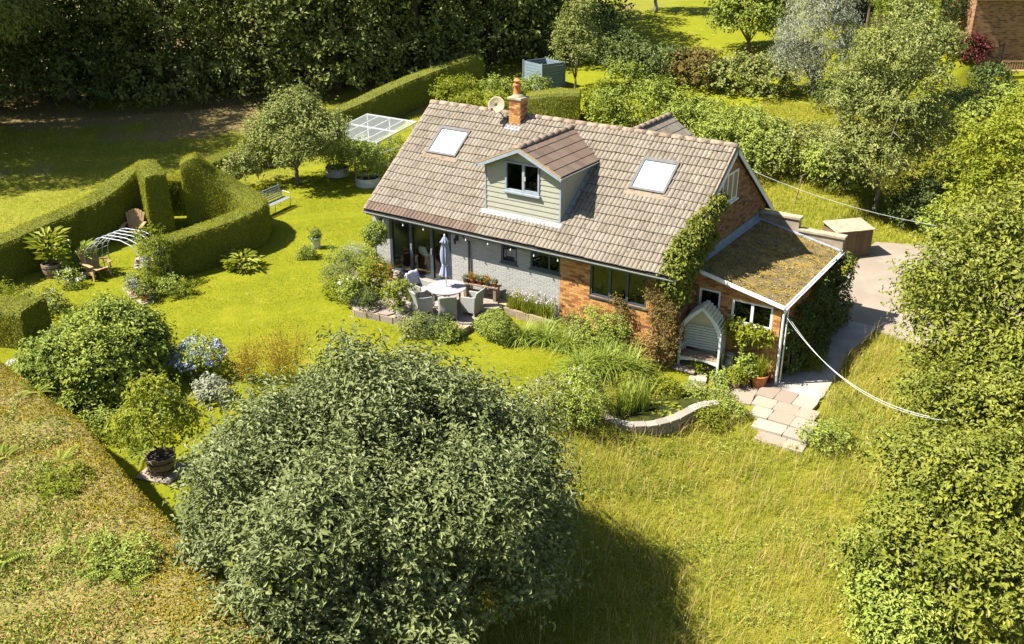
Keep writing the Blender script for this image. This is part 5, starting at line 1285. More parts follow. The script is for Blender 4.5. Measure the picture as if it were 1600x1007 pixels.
# ------------------------------------------------------------------ patio furniture
t = thing('patio_table', 'round pale stone-topped garden table with the closed parasol through it', 'table', (4.62, -1.27, PZ))
mb = MB(); mb.lathe([(.02, .70), (.62, .70), (.655, .715), (.655, .735), (.63, .745), (.02, .746)], 40); mb.build('table_top', M['tabletop'], t)
for k in range(4):
    a = k * math.pi / 2 + .5; mb = MB(); mb.bar((math.cos(a) * .42, math.sin(a) * .42, .70), (math.cos(a) * .46, math.sin(a) * .46, 0), .06); mb.build('leg', M['rattan'], t)
mb = MB(); mb.lathe([(.5, .62), (.5, .70)], 32, cap=False); mb.build('apron', M['rattan'], t)
t = thing('parasol', 'closed blue-grey parasol standing in the middle of the patio table', 'parasol', (4.62, -1.27, PZ))
mb = MB(); mb.tube([(0, 0, .0), (-.02, 0, 2.5)], .019, 10); mb.build('pole', M['white'], t, smooth=True)
mb = MB(); mb.lathe([(.26, 0), (.26, .04), (.06, .09), (.04, .25)], 20); mb.build('base', M['grey_conc'], t)
prof = [(.02, 2.5), (.06, 2.45), (.10, 2.36), (.14, 2.30), (.085, 2.27), (.11, 2.1), (.13, 1.9), (.125, 1.7), (.10, 1.55), (.095, 1.5), (.12, 1.4), (.17, 1.2), (.18, 1.16)]
vs = []; n = 32
for r_, z in prof:
    for k in range(n):
        a = 2 * math.pi * k / n; q = r_ * (1 + .28 * math.cos(a * 8)) ; vs.append((math.cos(a) * q - .02, math.sin(a) * q, z))
mb = MB(); mb.add(vs, [(i * n + k, i * n + (k + 1) % n, (i + 1) * n + (k + 1) % n, (i + 1) * n + k) for i in range(len(prof) - 1) for k in range(n)]); mb.build('canopy', M['fabric'], t, smooth=True)
mb = MB(); mb.lathe([(.105, 1.5), (.112, 1.525), (.105, 1.55)], 16, (-.02, 0, 0), cap=False); mb.build('tie', M['throw'], t)
mb = MB(); mb.lathe([(.02, 2.5), (.03, 2.53), (.005, 2.57)], 10, (-.02, 0, 0)); mb.build('finial', M['alu'], t)

def rattan_chair():
    c = thing('rattan_armchair', '-', 'chair', (0, 0, 0), 0, 'rattan armchairs round the patio table')
    mb = MB(); mb.box(-.27, .27, -.28, .25, .30, .42); mb.build('seat', M['rattan'], c, bevel=.02)
    # curved back with side wings, facing -y
    n = 9; vs = []
    for z, off in ((.12, 0), (.42, .0), (.65, .03), (.86, .09), (.90, .10)):
        for i in range(n):
            t_ = (i / (n - 1) - .5) * 2; vs.append((t_ * .29, .27 + off - .06 * t_ ** 2, z - (.04 * t_ ** 2 if z > .8 else 0)))
    mb = MB(); mb.add(vs, [(r * n + i, r * n + i + 1, (r + 1) * n + i + 1, (r + 1) * n + i) for r in range(4) for i in range(n - 1)])
    o = mb.build('backrest', M['rattan'], c, smooth=True); md = o.modifiers.new('t', 'SOLIDIFY'); md.thickness = .045; md.offset = 0
    for s in (-1, 1):
        mb = MB(); mb.prism([(s * .25, -.29, .12), (s * .25, .22, .12), (s * .25, .25, .70), (s * .25, .05, .655), (s * .25, -.29, .63)], (s * .05, 0, 0)); mb.build('arm', M['rattan'], c, bevel=.012)
        for y in (-.26, .2):
            mb = MB(); mb.box(s * .27 - .025, s * .27 + .025, y - .025, y + .025, 0, .13); mb.build('leg', M['rattan'], c)
    mb = MB(); mb.box(-.25, .25, -.27, -.25, .14, .31); mb.build('front_apron', M['rattan'], c)
    return c
ch0 = rattan_chair()
CH = [(-1.15, -.02, 'rattan armchair with the lilac throw over its back, left of the patio table'), (-.42, -.86, 'rattan armchair at the left front of the patio table'), (.55, -.70, 'rattan armchair at the front of the table with its back to the viewer'), (.98, .1, 'rattan armchair at the right of the table near the plant bench')]
for i, (dx, dy, lab) in enumerate(CH):
    c = ch0 if i == 0 else copy_tree(ch0)
    c['label'] = lab; c.location = (4.62 + dx, -1.27 + dy, PZ); c.rotation_euler = (0, 0, math.atan2(dy, dx) - math.pi / 2)
    if i == 0: thr_loc, thr_rz = c.location.copy(), c.rotation_euler.z
t = thing('throw', 'lilac grey throw draped over the back of the left rattan chair', 'blanket', thr_loc, thr_rz)
n = 11; vs = []
prof = [(.20, .50), (.23, .66), (.31, .86), (.345, .945), (.39, .955), (.43, .86), (.40, .60), (.395, .38)]
for j, (y, z) in enumerate(prof):
    for i in range(n):
        t_ = (i / (n - 1) - .5) * 2; vs.append((t_ * .30, y - .05 * t_ ** 2 + .018 * math.sin(i * 2.1 + j), z + .02 * math.sin(i * 1.3) + (.05 * math.sin(i * .8) if j in (0, 7) else 0)))
mb = MB(); mb.add(vs, [(r * n + i, r * n + i + 1, (r + 1) * n + i + 1, (r + 1) * n + i) for r in range(len(prof) - 1) for i in range(n - 1)])
o = mb.build('cloth', M['throw'], t, smooth=True); md = o.modifiers.new('t', 'SOLIDIFY'); md.thickness = .015

# plant bench with succulents
t = thing('plant_bench', 'rustic wooden bench loaded with potted succulents against the grey wall', 'bench', (5.1, .05, PZ), .18)
for k in range(2):
    mb = MB(); mb.box(-.68, .68, -.2 + k * .2, -.005 + k * .2, .47, .52); mb.build('plank', M['wood'], t, bevel=.008)
for s in (-.55, .55):
    mb = MB(); mb.box(s - .05, s + .05, -.17, .17, 0, .47); mb.build('leg', M['wood'], t)
mb = MB(); mb.box(-.5, .5, -.03, .03, .2, .26); mb.build('stretcher', M['wood'], t)
for k in range(8):
    lx = -.56 + (k % 5) * .27 + (k // 5) * .1; ly = -.08 if k < 5 else .1
    p = Matrix.Rotation(.18, 3, 'Z') @ Vector((lx, ly, 0))
    q = thing('succulent_pot', ('%s succulent pot from the left end of the bench, %s row' % (['first', 'second', 'third', 'fourth', 'fifth'][k % 5], 'front' if k < 5 else 'back')), 'pot', (5.1 + p.x, .05 + p.y, PZ + .52), 0, 'succulent pots on the bench')
    mb = MB(); mb.lathe([(.07, 0), (.10, .13), (.11, .13), (.11, .15), (.09, .15)], 12); mb.build('body', M['terracotta'] if k % 3 else M['stone'], q, smooth=True)
    rng = np.random.default_rng(300 + k); nl = 60; a = rng.uniform(0, 6.28, nl); e_ = rng.uniform(.1, 1.4, nl)
    P = np.stack([np.cos(a) * .04, np.sin(a) * .04, np.full(nl, .15)], 1); ax = np.stack([np.cos(a) * np.cos(e_), np.sin(a) * np.cos(e_), np.sin(e_)], 1)
    place('rosette', leaf_mesh('rosette', [leaf_arrays(P, ax, np.array([[0, 0, 1.]]) + 0 * P, .15 * rng.uniform(.6, 1.2, nl), .06, rng.random(nl))], L['brownleaf' if k % 2 else 'silver']), q)

# pots on the patio
pot('terracotta_pot', 'large terracotta pot holding the clipped bay lollipop by the patio doors', .85, -.4, PZ, .17, .24, .4, M['terracotta'])
t = thing('bay_tree', 'lollipop-trained bay tree in the large terracotta pot left of the patio doors', 'tree', (.85, -.4, PZ + .34))
mb = MB(); mb.tube([(0, 0, 0), (.01, 0, .5), (0, .01, 1.0)], .018, 6); mb.build('trunk', M['bark'], t)
place('crown', leaf_mesh('crown', [foliage(np.random.default_rng(301), [(0, 0, 1.22, .36, .36, .36), (.05, .05, 1.35, .28, .28, .25)], 420, 7, .12, .3, .085, low=-1.0)], L['mid']), t)
pot('terracotta_pot', 'small terracotta pot with yellow grass beside the bay tree', 1.42, -.42, PZ, .11, .15, .26, M['terracotta'])
def grassclump(name, label, x, y, z, n, ln, wd, lf, seed, lean=(.3, 1.3), rad=.08, cat='plant', group=None, segs=4, flowers=None):
    rng = np.random.default_rng(seed); t = thing(name, label, cat, (x, y, z), group=group)
    a = rng.uniform(0, 2 * np.pi, n); r_ = rad * np.sqrt(rng.random(n)); P = np.stack([np.cos(a) * r_, np.sin(a) * r_, 0 * a], 1)
    place('blades', leaf_mesh('blades', [blades_chunk(rng, P, ln * rng.uniform(.6, 1.15, n), wd * rng.uniform(.7, 1.2, n), rng.uniform(lean[0], lean[1], n), segs)], L[lf]), t)
    if flowers:
        nf = flowers[1]; a = rng.uniform(0, 6.28, nf); q = rng.uniform(.1, .5, nf) * ln; zf = ln * rng.uniform(.8, 1.2, nf); Pf = np.stack([np.cos(a) * q, np.sin(a) * q, zf], 1)
        Pc = np.repeat(Pf, 5, 0) + rvec(rng, nf * 5) * .03
        place('flowers', leaf_mesh('flowers', [leaf_arrays(Pc, rvec(rng, nf * 5), rvec(rng, nf * 5), .05, .045, rng.random(nf * 5))], L[flowers[0]]), t, kind='stuff')
        mb = MB()
        for p in Pf: mb.tube([(p[0] * .15, p[1] * .15, 0), (p[0] * .6, p[1] * .6, p[2] * .6), tuple(p)], .006, 3, cap=False)
        mb.build('flower_stems', mat('green_stem', (0.08, 0.11, 0.03)), t, kind='stuff')
    return t
grassclump('potted_grass', 'tuft of golden grass in the small terracotta pot', 1.42, -.42, PZ + .22, 180, .55, .012, 'gold', 302, rad=.1, lean=(.1, .9))
t = pot('zinc_tub', 'pale zinc tub with white-flowered leafy plant at the patio edge', 3.62, -2.5, PZ, .13, .17, .26, M['alu'])
bush('tub_plant', 'white-flowered leafy plant in the zinc tub at the patio edge', 3.55, -2.45, .42, .85, 'lime', 170, ls=.11, seed=303, z=PZ + .2, flowers=('white', 14, .09, 0))
for i, (x, y, r_, hh, lf, ls_, lab, fl) in enumerate((
        (.05, -1.5, .55, .9, 'apple', .07, 'grey-green bushy plant at the left end of the patio', None), (-.75, -.55, .6, .95, 'mid', .08, 'broad green shrub left of the bay tree pot', None), (-.9, .35, .55, .9, 'silver', .06, 'feathery silver-grey shrub beside the left house corner', None),
        (.75, -2.15, .5, .8, 'lime', .09, 'yellow-green leafy plant on the patio step corner', None), (1.75, -1.75, .5, 1.25, 'lime', .11, 'tall lime-green euphorbia in front of the patio doors', None), (1.55, -2.55, .45, .75, 'mid', .1, 'leafy plant with white flower heads at the front left patio edge', ('white', 10, .13, 0)), (2.4, -2.65, .33, .5, 'dark', .07, 'small dark plant next to the slate sign on the patio edge', None), (.2, -.2, .45, .7, 'mid', .08, 'low shrub tucked behind the bay tree pot', None))):
    bush('patio_plant', lab, x, y, r_, hh, lf, int(700 * r_), ls=ls_, seed=310 + i, flowers=fl, group='planting round the left of the patio', asp=.4, z=max(h(x, y), PZ if inside(x, y, PATIO) else -9))
t = thing('slate_sign', 'small dark slate plaque propped up at the left patio corner', 'plaque', (2.05, -2.88, PZ), .5)
mb = MB(); mb.add([(-.11, 0, 0), (.11, 0, 0), (.11, .06, .26), (-.11, .06, .26), (-.11, .02, 0), (.11, .02, 0), (.11, .08, .26), (-.11, .08, .26)], [(0, 1, 2, 3), (5, 4, 7, 6), (3, 2, 6, 7), (0, 3, 7, 4), (1, 5, 6, 2)]); mb.build('plate', M['anth'], t)
mb = MB(); mb.box(-.1, .1, .06, .1, 0, .03); mb.build('foot', M['anth'], t)

# beds along the house front
bed = thing('bed_edging', 'low timber edging board of the flower bed below the grey wall', 'edging', (7.2, -.2, -.5), -.08)
for k in range(2):
    mb = MB(); mb.box(-1.1 + k * 1.1, -.01 + k * 1.1, -.05, .05, 0, .3 + .02 * k); mb.build('timber', M['wood'], bed, bevel=.01)
for i, (x, y) in enumerate(((6.45, .12), (7.05, .05), (7.6, .08))):
    grassclump('gaura', ['airy pink-white flowering plant nearest the plant bench', 'airy pink-white flowering plant below the small windows', 'airy pink-white flowering plant by the brick corner'][i], x, y, -.4, 240, .75, .022, 'lime', 330 + i, lean=(.05, .6), rad=.3, flowers=('pink', 15), group='gaura in the wall bed')
bush('box_dome', 'clipped round evergreen dome in the bed right of the patio', 7.0, -1.85, .72, 1.15, 'mid', 1500, ls=.05, per=8, seed=340, slen=.08, lump=.02, inner=.05, nb=3)
for i, (x, y, ln, lab) in enumerate(((7.85, -1.6, .8, 'strappy arching clump right next to the clipped dome'), (8.55, -1.35, .8, 'second strappy clump right of the dome'), (9.25, -1.25, .75, 'pale strappy clump below the three-pane window'), (8.2, -.7, .7, 'strappy clump close to the brick corner'))):
    grassclump('daylily', lab, x, y, h(x, y), 260, ln, .03, 'strap', 345 + i, rad=.22, lean=(.5, 1.9), group='strappy clumps in the front bed')
for i, (x, y, ln, lab) in enumerate(((10.75, -1.6, 1.15, 'large arching strappy clump in front of the three-pane window'), (11.35, -1.25, 1.1, 'large arching strappy clump right of the first'), (10.3, -2.2, .95, 'arching strappy clump at the lawn end'))):
    grassclump('crocosmia', lab, x, y, h(x, y), 380, ln, .035, 'strap', 350 + i, rad=.3, lean=(.4, 1.9), group='large strappy clumps by the lawn end')
for i, (x, y, r_, hh, lf, lab) in enumerate(((9.7, -.35, .6, 1.15, 'mid', 'green rounded shrub under the three-pane window'), (10.5, -.45, .6, 1.2, 'mid', 'green shrub right of centre below the three-pane window'), (9.0, -.5, .45, .7, 'apple', 'grey-green low shrub at the brick corner'), (11.3, -.15, .4, 1.0, 'brownleaf', 'brownish shrub left of the climber stem'), (5.3, -2.75, .5, .55, 'dark', 'dark low plant at the foot of the patio corner'), (4.6, -2.95, .5, .5, 'apple', 'lavender-like mound along the patio front'), (5.75, -2.75, .4, .5, 'mid', 'green mound at the lawn by the patio corner'), (11.2, -3.9, .75, 1.25, 'mid', 'rose shrub at the end of the lawn by the pond'), (10.6, -4.9, .7, 1.1, 'apple', 'grey-green rose shrub nearest the big tree'), (11.7, -4.6, .6, 1.2, 'mid', 'leafy rose with canes left of the pond wall'), (11.8, -1.9, .35, .5, 'lime', 'lime-green plant behind the pond'), (12.6, -1.25, .42, .55, 'lime', 'leafy plant with broad leaves behind the pond'), (13.3, -.7, .38, .42, 'mid', 'green plant spreading over the pond corner'), (14.0, -.5, .42, .35, 'mid', 'low green ground cover between pond and flagstones'), (14.55, -.95, .4, .35, 'mid', 'trailing green plant beside the stone steps'), (14.1, -1.6, .5, .4, 'lime', 'grassy mound below the pond wall end'), (17.35, -1.0, .6, .6, 'mid', 'dark based green bush right of the stone steps'))):
    bush('border_shrub', lab, x, y, r_, hh, lf, int(620 * r_), ls=.08, seed=360 + i, group='shrubs of the front border', asp=.45, flowers=('pink', 8, .09, 0) if 'rose' in lab else None)
def cloud(name, label, x, y, r_, hh, lf, n, seed):
    rng = np.random.default_rng(seed); t = thing(name, label, 'plant', (x, y, h(x, y)))
    a = rng.uniform(0, 6.28, 26); q = rng.uniform(.1, 1, 26) * r_; tops = np.stack([np.cos(a) * q, np.sin(a) * q, hh * rng.uniform(.5, 1, 26)], 1)
    mb = MB()
    for p in tops: mb.tube([(p[0] * .3, p[1] * .3, 0), (p[0] * .7, p[1] * .7, p[2] * .55), tuple(p)], .006, 3, cap=False)
    mb.build('stems', M['straw'] if 'straw' in M else mat('straw_stem', (0.3, 0.24, 0.06)), t, kind='stuff')
    k = rng.integers(0, 26, n); f = rng.uniform(.35, 1.05, n); P = tops[k] * np.stack([f * .5 + .5, f * .5 + .5, f], 1) + rng.normal(size=(n, 3)) * .12
    place('flower_haze', leaf_mesh('flower_haze', [leaf_arrays(P, rvec(rng, n), rvec(rng, n), .06, .022, rng.random(n))], L[lf]), t, kind='stuff')
cloud('stipa_grass', 'airy golden oat grass cloud on the lawn behind the big tree', 3.6, -7.6, .8, 1.7, 'gold', 3600, 380)
cloud('stipa_grass', 'second airy golden grass cloud left of the first', 2.6, -8.2, .6, 1.4, 'gold', 2200, 381)

# bucket planter, ball, ring planters
t = pot('zinc_bucket', 'tall galvanised bucket planter with a clipped ball on the lawn', -3.6, 1.1, h(-3.6, 1.1), .17, .21, .46, M['alu'])
bush('box_ball', 'small clipped ball in the galvanised bucket', -3.6, 1.1, .25, .42, 'mid', 240, ls=.05, seed=385, z=h(-3.6, 1.1) + .38, slen=.06, nb=2)
bush('box_ball', 'clipped low ball beside the galvanised bucket on the lawn', -3.15, .1, .38, .5, 'mid', 420, ls=.05, seed=386, slen=.07, nb=2)
for i, (x, y, lab) in enumerate(((-10.0, 9.3, 'left galvanised ring planter beneath the greenhouse'), (-7.6, 8.8, 'right galvanised ring planter near the house'))):
    t = thing('ring_planter', lab, 'planter', (x, y, h(x, y)), group='galvanised ring planters')
    pr = []
    for k in range(17): pr.append((.56 + (.016 if k % 2 else 0), k * .42 / 16))
    mb = MB(); mb.lathe(pr, 32, cap=False); o = mb.build('corrugated_ring', M['alu'], t, smooth=True); md = o.modifiers.new('t', 'SOLIDIFY'); md.thickness = .01
    mb = MB(); mb.lathe([(.001, .36), (.555, .36)], 24, cap=False); mb.build('soil', M['soil'], t)
    bush('ring_shrub', ['fruit bush filling the left ring planter', 'fruit bush filling the right ring planter'][i], x, y, .75, 1.5, 'mid', 520, ls=.1, seed=390 + i, z=h(x, y) + .34, up=.6, slen=.35)
bush('tomato_plants', 'mass of green plants growing inside the greenhouse frame', -8.6, 11.2, 1.2, 1.7, 'mid', 900, ls=.11, seed=393)
bush('border_shrub', 'low shrub between the greenhouse and the diagonal hedge', -11.4, 12.4, .8, 1.0, 'mid', 350, ls=.11, seed=394)

# aluminium greenhouse frame with glass roof
gh = thing('greenhouse', 'aluminium framed lean-to greenhouse with a glass roof behind the house', 'greenhouse', (-9.0, 10.9, h(-9, 10.9)))
GX, GY, G0, G1 = 1.45, 1.35, 1.95, 2.35
for sx in (-1, 0, 1):
    for sy in (-1, 1):
        mb = MB(); mb.box(sx * GX - .025, sx * GX + .025, sy * GY - .025, sy * GY + .025, 0, G0 if sy < 0 else G1); mb.build('post', M['alu'], gh)
for k in range(5):
    x = -GX - .15 + k * (2 * GX + .3) / 4
    mb = MB(); mb.bar((x, -GY - .15, G0), (x, GY + .15, G1), .035, .05); mb.build('rafter', M['alu'], gh)
    if k < 4:
        x2 = x + (2 * GX + .3) / 4
        mb = MB(); mb.prism([(x + .02, -GY - .13, G0 + .03), (x2 - .02, -GY - .13, G0 + .03), (x2 - .02, GY + .13, G1 + .03), (x + .02, GY + .13, G1 + .03)], (0, 0, .006)); mb.build('roof_pane', M['green_glass'], gh)
for a, b_ in (((-GX - .17, -GY - .16, G0), (GX + .17, -GY - .16, G0)), ((-GX - .17, GY + .16, G1), (GX + .17, GY + .16, G1)), ((-GX - .17, 0, (G0 + G1) / 2 + .01), (GX + .17, 0, (G0 + G1) / 2 + .01))):
    mb = MB(); mb.bar(a, b_, .05, .06); mb.build('rail', M['alu'], gh)
for zz in (.7, 1.35):
    mb = MB(); mb.bar((GX, -GY, zz), (GX, GY, zz), .025); mb.bar((-GX, -GY, zz), (GX, -GY, zz), .02); mb.build('side_rail', M['alu'], gh)
t = thing('water_butt', 'small white water container at the right foot of the greenhouse', 'container', (-6.9, 9.9, h(-6.9, 9.9)))
mb = MB(); mb.lathe([(.2, 0), (.22, .05), (.22, .55), (.12, .65), (.06, .7)], 16); mb.build('body', M['white'], t, smooth=True)
mb = MB(); mb.lathe([(.07, .7), (.07, .75)], 12); mb.build('cap', M['white'], t)

# white metal bench
t = thing('garden_bench', 'long pale slatted metal bench under the apple tree', 'bench', (-8.45, 3.25, h(-8.45, 3.25)), R(98))
LB = 1.1
for k in range(5):
    mb = MB(); mb.bar((-LB, -.36 + k * .09, .44), (LB, -.36 + k * .09, .44 ), .06, .015); mb.build('seat_slat', M['iron'], t)
for k in range(6):
    mb = MB(); mb.bar((-LB, .08 + k * .022, .52 + k * .085), (LB, .08 + k * .022, .52 + k * .085), .015, .05); mb.build('back_slat', M['iron'], t)
for x in (-LB + .03, 0, LB - .03):
    mb = MB(); mb.tube([(x, .24, 1.0), (x, .06, .46), (x, .02, .42), (x, -.36, .42), (x, -.4, .3), (x, -.34, .12), (x, -.44, 0)], .016, 6); mb.tube([(x, .06, .44), (x, .16, .2), (x, .26, 0)], .016, 6); mb.build('frame', M['iron'], t)
for x in (-LB + .03, LB - .03):
    mb = MB(); mb.tube([(x, .14, .72), (x, -.1, .70), (x, -.34, .66), (x, -.42, .58), (x, -.38, .48), (x, -.34, .44)], .015, 6); mb.build('armrest', M['iron'], t)
t = thing('bench_cushion', 'small orange-brown patterned cushion at the left end of the pale bench', 'cushion', (-8.25, 2.42, h(-8.3, 2.4) + .46), R(98))
mb = MB(); mb.add([(x * .17 * (1 - .3 * abs(zz)), -.06 * (1 if abs(zz) < .5 else .3) * s + .02, .16 + zz * .16) for s in (1, -1) for zz in (-1, -.4, .4, 1) for x in (-1, -.4, .4, 1)], [(s * 16 + r * 4 + c, s * 16 + r * 4 + c + 1, s * 16 + r * 4 + c + 5, s * 16 + r * 4 + c + 4) for s in (0, 1) for r in range(3) for c in range(3)] + [(c, c + 1, 17 + c, 16 + c) for c in range(3)] + [(12 + c, 13 + c, 29 + c, 28 + c) for c in range(3)] + [(r * 4, r * 4 + 4, r * 4 + 20, r * 4 + 16) for r in range(3)] + [(r * 4 + 3, r * 4 + 7, r * 4 + 23, r * 4 + 19) for r in range(3)])
o = mb.build('pad', M['wood_warm'], t, smooth=True); o.modifiers.new('s', 'SUBSURF').render_levels = 2
mb = MB(); mb.tube([(-.12, .02, .0), (.12, .02, .0)], .008, 5); mb.build('piping', M['terracotta'], t)

# adirondack chairs
def adirondack():
    c = thing('adirondack_chair', '-', 'chair', (0, 0, 0), 0, 'wooden fan-back chairs in the hedge enclosure')
    for k in range(7):
        t_ = (k - 3) / 3; L_ = 1.02 - .16 * t_ * t_
        mb = MB(); mb.bar((t_ * .22, .22, .28), (t_ * .33, .22 + .32 * L_ , .28 + .80 * L_), .095, .022, up=(0, 1, -.35)); mb.build('back_slat', M['wood_warm'], c)
    for k in range(5):
        mb = MB(); mb.box(-.28, .28, -.38 + k * .12, -.275 + k * .12, .37 - k * .025, .395 - k * .025); mb.build('seat_slat', M['wood_warm'], c)
    for s in (-1, 1):
        mb = MB(); mb.box(s * .38 - .07, s * .38 + .07, -.45, .34, .57, .6); mb.build('arm', M['wood_warm'], c, bevel=.01)
        mb = MB(); mb.box(s * .33 - .02, s * .33 + .02, -.4, -.3, 0, .57); mb.build('front_leg', M['wood_warm'], c)
        mb = MB(); mb.prism([(s * .29, -.4, .25), (s * .29, -.4, .38), (s * .29, .6, .12), (s * .29, .62, .0), (s * .29, .5, .0)], (s * .03, 0, 0)); mb.build('rear_leg', M['wood_warm'], c)
    for z, y in ((.42, .26), (.85, .46)):
        mb = MB(); mb.box(-.32, .32, y + .03, y + .06, z, z + .07); mb.build('back_rail', M['wood_warm'], c)
    return c
a1 = adirondack(); a1['label'] = 'wooden fan-back chair facing out in front of the tall yew buttress'; a1.location = (-10.5, -2.1, h(-10.5, -2.1)); a1.rotation_euler = (0, 0, R(38))
a2 = copy_tree(a1); a2['label'] = 'wooden fan-back chair seen under the metal arch beside the half barrel'; a2.location = (-8.15, -5.55, h(-8.1, -5.5)); a2.rotation_euler = (0, 0, R(85))
# flat stones and round stone table inside the enclosure
t = thing('stone_stack', 'pile of flat pale stones among the enclosure planting', 'stones', (-7.5, -3.9, h(-7.5, -3.9)))
for k in range(9):
    mb = MB(); a = rnd.uniform(0, 6.28); r_ = rnd.uniform(.1, .5); n = 7; mb.prism([(math.cos(a) * r_ + math.cos(j / n * 6.28) * rnd.uniform(.14, .24), math.sin(a) * r_ + math.sin(j / n * 6.28) * rnd.uniform(.14, .24), (k // 3) * .1 ) for j in range(n)], (0, 0, .09)); mb.build('stone', M['pondstone'], t, bevel=.01)

# metal arch with lattice, climbing plant on its right side
t = thing('metal_arch', 'grey metal lattice arch over the enclosure entrance', 'arch', (-6.95, -5.05, h(-6.95, -5.05)), R(8))
hoops = []
AW, AD = 1.5, .55
APR = [(-AW, 0), (-AW, .85), (-1.38, 1.08), (-.72, 1.62), (-.45, 1.72), (.45, 1.74), (.95, 1.6), (1.38, 1.15), (AW, .9), (AW, 0)]
asg = np.concatenate([[0], np.cumsum([math.dist(a, b) for a, b in zip(APR[:-1], APR[1:])])])
def arch_pt(u, y):
    return (float(np.interp(u * asg[-1], asg, [p[0] for p in APR])), y, float(np.interp(u * asg[-1], asg, [p[1] for p in APR])))
for y in (-AD, -AD / 2, 0, AD / 2, AD):
    mb = MB(); mb.tube([arch_pt(i / 36, y) for i in range(37)], .017, 5); mb.build('hoop', M['iron'], t)
for i in range(2, 36, 2):
    p = arch_pt(i / 36, -AD); q = arch_pt(i / 36, AD); mb = MB(); mb.bar(p, q, .014); mb.build('rung', M['iron'], t)
t = thing('climbing_plant', 'pale flowering climber on the right leg of the metal arch', 'climber', (-5.6, -4.75, h(-5.6, -4.75)))
place('foliage', leaf_mesh('foliage', [foliage(np.random.default_rng(400), [(-.1, 0, .5, .4, .55, .5), (-.1, 0, 1.2, .4, .5, .5), (-.35, 0, 1.75, .45, .5, .3)], 420, 7, .2, .3, .085, low=-1)], L['lime']), t)
mb = MB(); mb.tube([(0, 0, 0), (.03, .05, .7), (-.05, 0, 1.4)], .015, 5); mb.build('stem', M['bark'], t)
for i, (x, y, s, lab) in enumerate(((-5.75, -5.75, 1.0, 'terracotta pot nearest the arch foot'), (-5.45, -5.95, .85, 'terracotta pot in the middle of the group on the flat stones'), (-5.05, -5.7, .9, 'terracotta pot at the back of the group by the hedge end'), (-4.75, -6.1, .8, 'terracotta pot nearest the lawn on a flat stone'), (-5.6, -5.2, 1.2, 'tall terracotta pot with a fern-like plant below the arch climber'))):
    gz = h(x, y); slab(x, y, .5, .45, i, gz + .05, parent=flag)
    pot('terracotta_pot', lab, x, y, gz + .05, .11 * s, .16 * s, .28 * s, M['terracotta'], group='terracotta pots by the metal arch')
    bush('potted_plant', 'plant growing in the ' + lab, x, y, .22 * s, .4 * s, ['mid', 'silver', 'lime', 'apple', 'lime'][i], 90, ls=.08, seed=410 + i, z=gz + .05 + .22 * s, nb=3)

# ------------------------------------------------------------------ arbour corner
ab = thing('arbour_seat', 'sage green pointed arbour seat with slatted roof against the lean-to', 'arbour', (12.72, 1.12, -1.15), R(8))
W, D_, EH, AH = .62, .31, 1.28, 2.16
def arch2(t_):  # gothic arch from left eave to apex to right eave
    s = -1 if t_ < .5 else 1; u = 1 - abs(t_ - .5) * 2
    return (s * W * (1 - u ** 1.35) * 1.06, EH + (AH - EH) * (u ** .72))
for sx in (-1, 1):
    for y in (-D_, D_):
        mb = MB(); mb.box(sx * W - .035, sx * W + .035, y - .035, y + .035, 0, EH); mb.build('post', M['sage'], ab, bevel=.006)
for y in (-D_ - .03, D_):
    mb = MB(); n = 17; outer = [arch2(i / (n - 1)) for i in range(n)]; inner_ = [(x * .84, z - .10 if 0 < i < n - 1 else z - .02) for i, (x, z) in enumerate(outer)]
    vs = [(x, y, z) for x, z in outer] + [(x, y, z) for x, z in inner_] + [(x, y + .035, z) for x, z in outer] + [(x, y + .035, z) for x, z in inner_]
    fs = []
    for i in range(n - 1): fs += [(i, i + 1, n + i + 1, n + i), (2 * n + i, 3 * n + i, 3 * n + i + 1, 2 * n + i + 1), (i, 2 * n + i, 2 * n + i + 1, i + 1), (n + i, n + i + 1, 3 * n + i + 1, 3 * n + i)]
    mb.add(vs, fs); mb.build('gothic_frame', M['sage'], ab)
for i in range(18):
    t_ = (i + .5) / 18; x, z = arch2(t_); x2, z2 = arch2(t_ + .012); dx, dz = x2 - x, z2 - z; l_ = math.hypot(dx, dz)
    mb = MB(); mb.bar((x, -D_ - .09, z + .012), (x, D_ + .06, z + .012), 0.052, .018, up=(-dz / l_, 0, dx / l_)); mb.build('roof_slat', M['sage'], ab)
mb = MB(); mb.prism([(x * .85, D_ - .01, z - .06) for x, z in [arch2(i / 16) for i in range(17)]], (0, .015, 0)); mb.build('gable_panel', M['cream'], ab)
for k in range(9):
    z = .52 + k * .088; mb = MB(); mb.box(-W + .035, W - .035, D_ - .05, D_ - .025, z, z + .07); mb.build('back_slat', M['sage'], ab)
for k in range(5):
    mb = MB(); mb.box(-W + .04, W - .04, -D_ - .02 + k * .11, -D_ + .075 + k * .11, .43, .455); mb.build('seat_slat', M['wood'], ab)
mb = MB(); n = 9; mb.prism([(-W + .035 + (2 * W - .07) * i / (n - 1), -D_ - .02, .28 + .08 * math.sin(math.pi * i / (n - 1))) for i in range(n)] + [(W - .035, -D_ - .02, .43), (-W + .035, -D_ - .02, .43)], (0, .025, 0)); mb.build('front_apron', M['sage'], ab)
for sx in (-1, 1):
    mb = MB(); mb.box(sx * W - .03, sx * W + .03, -D_ + .04, D_ - .04, .70, .74); mb.build('armrest', M['sage'], ab)
    for k in range(7):
        z = .5 + k * .11
        if sx < 0 and z > .7: continue
        mb = MB(); mb.box(sx * W - .012, sx * W + .012, -D_ + .04, D_ - .04, z, z + .07) if abs(z - .72) > .06 else None
        if mb.v: mb.build('side_slat', M['sage'], ab)
t = thing('milk_churn', 'dull metal milk churn standing right of the arbour seat', 'churn', (13.62, 1.28, -1.28))
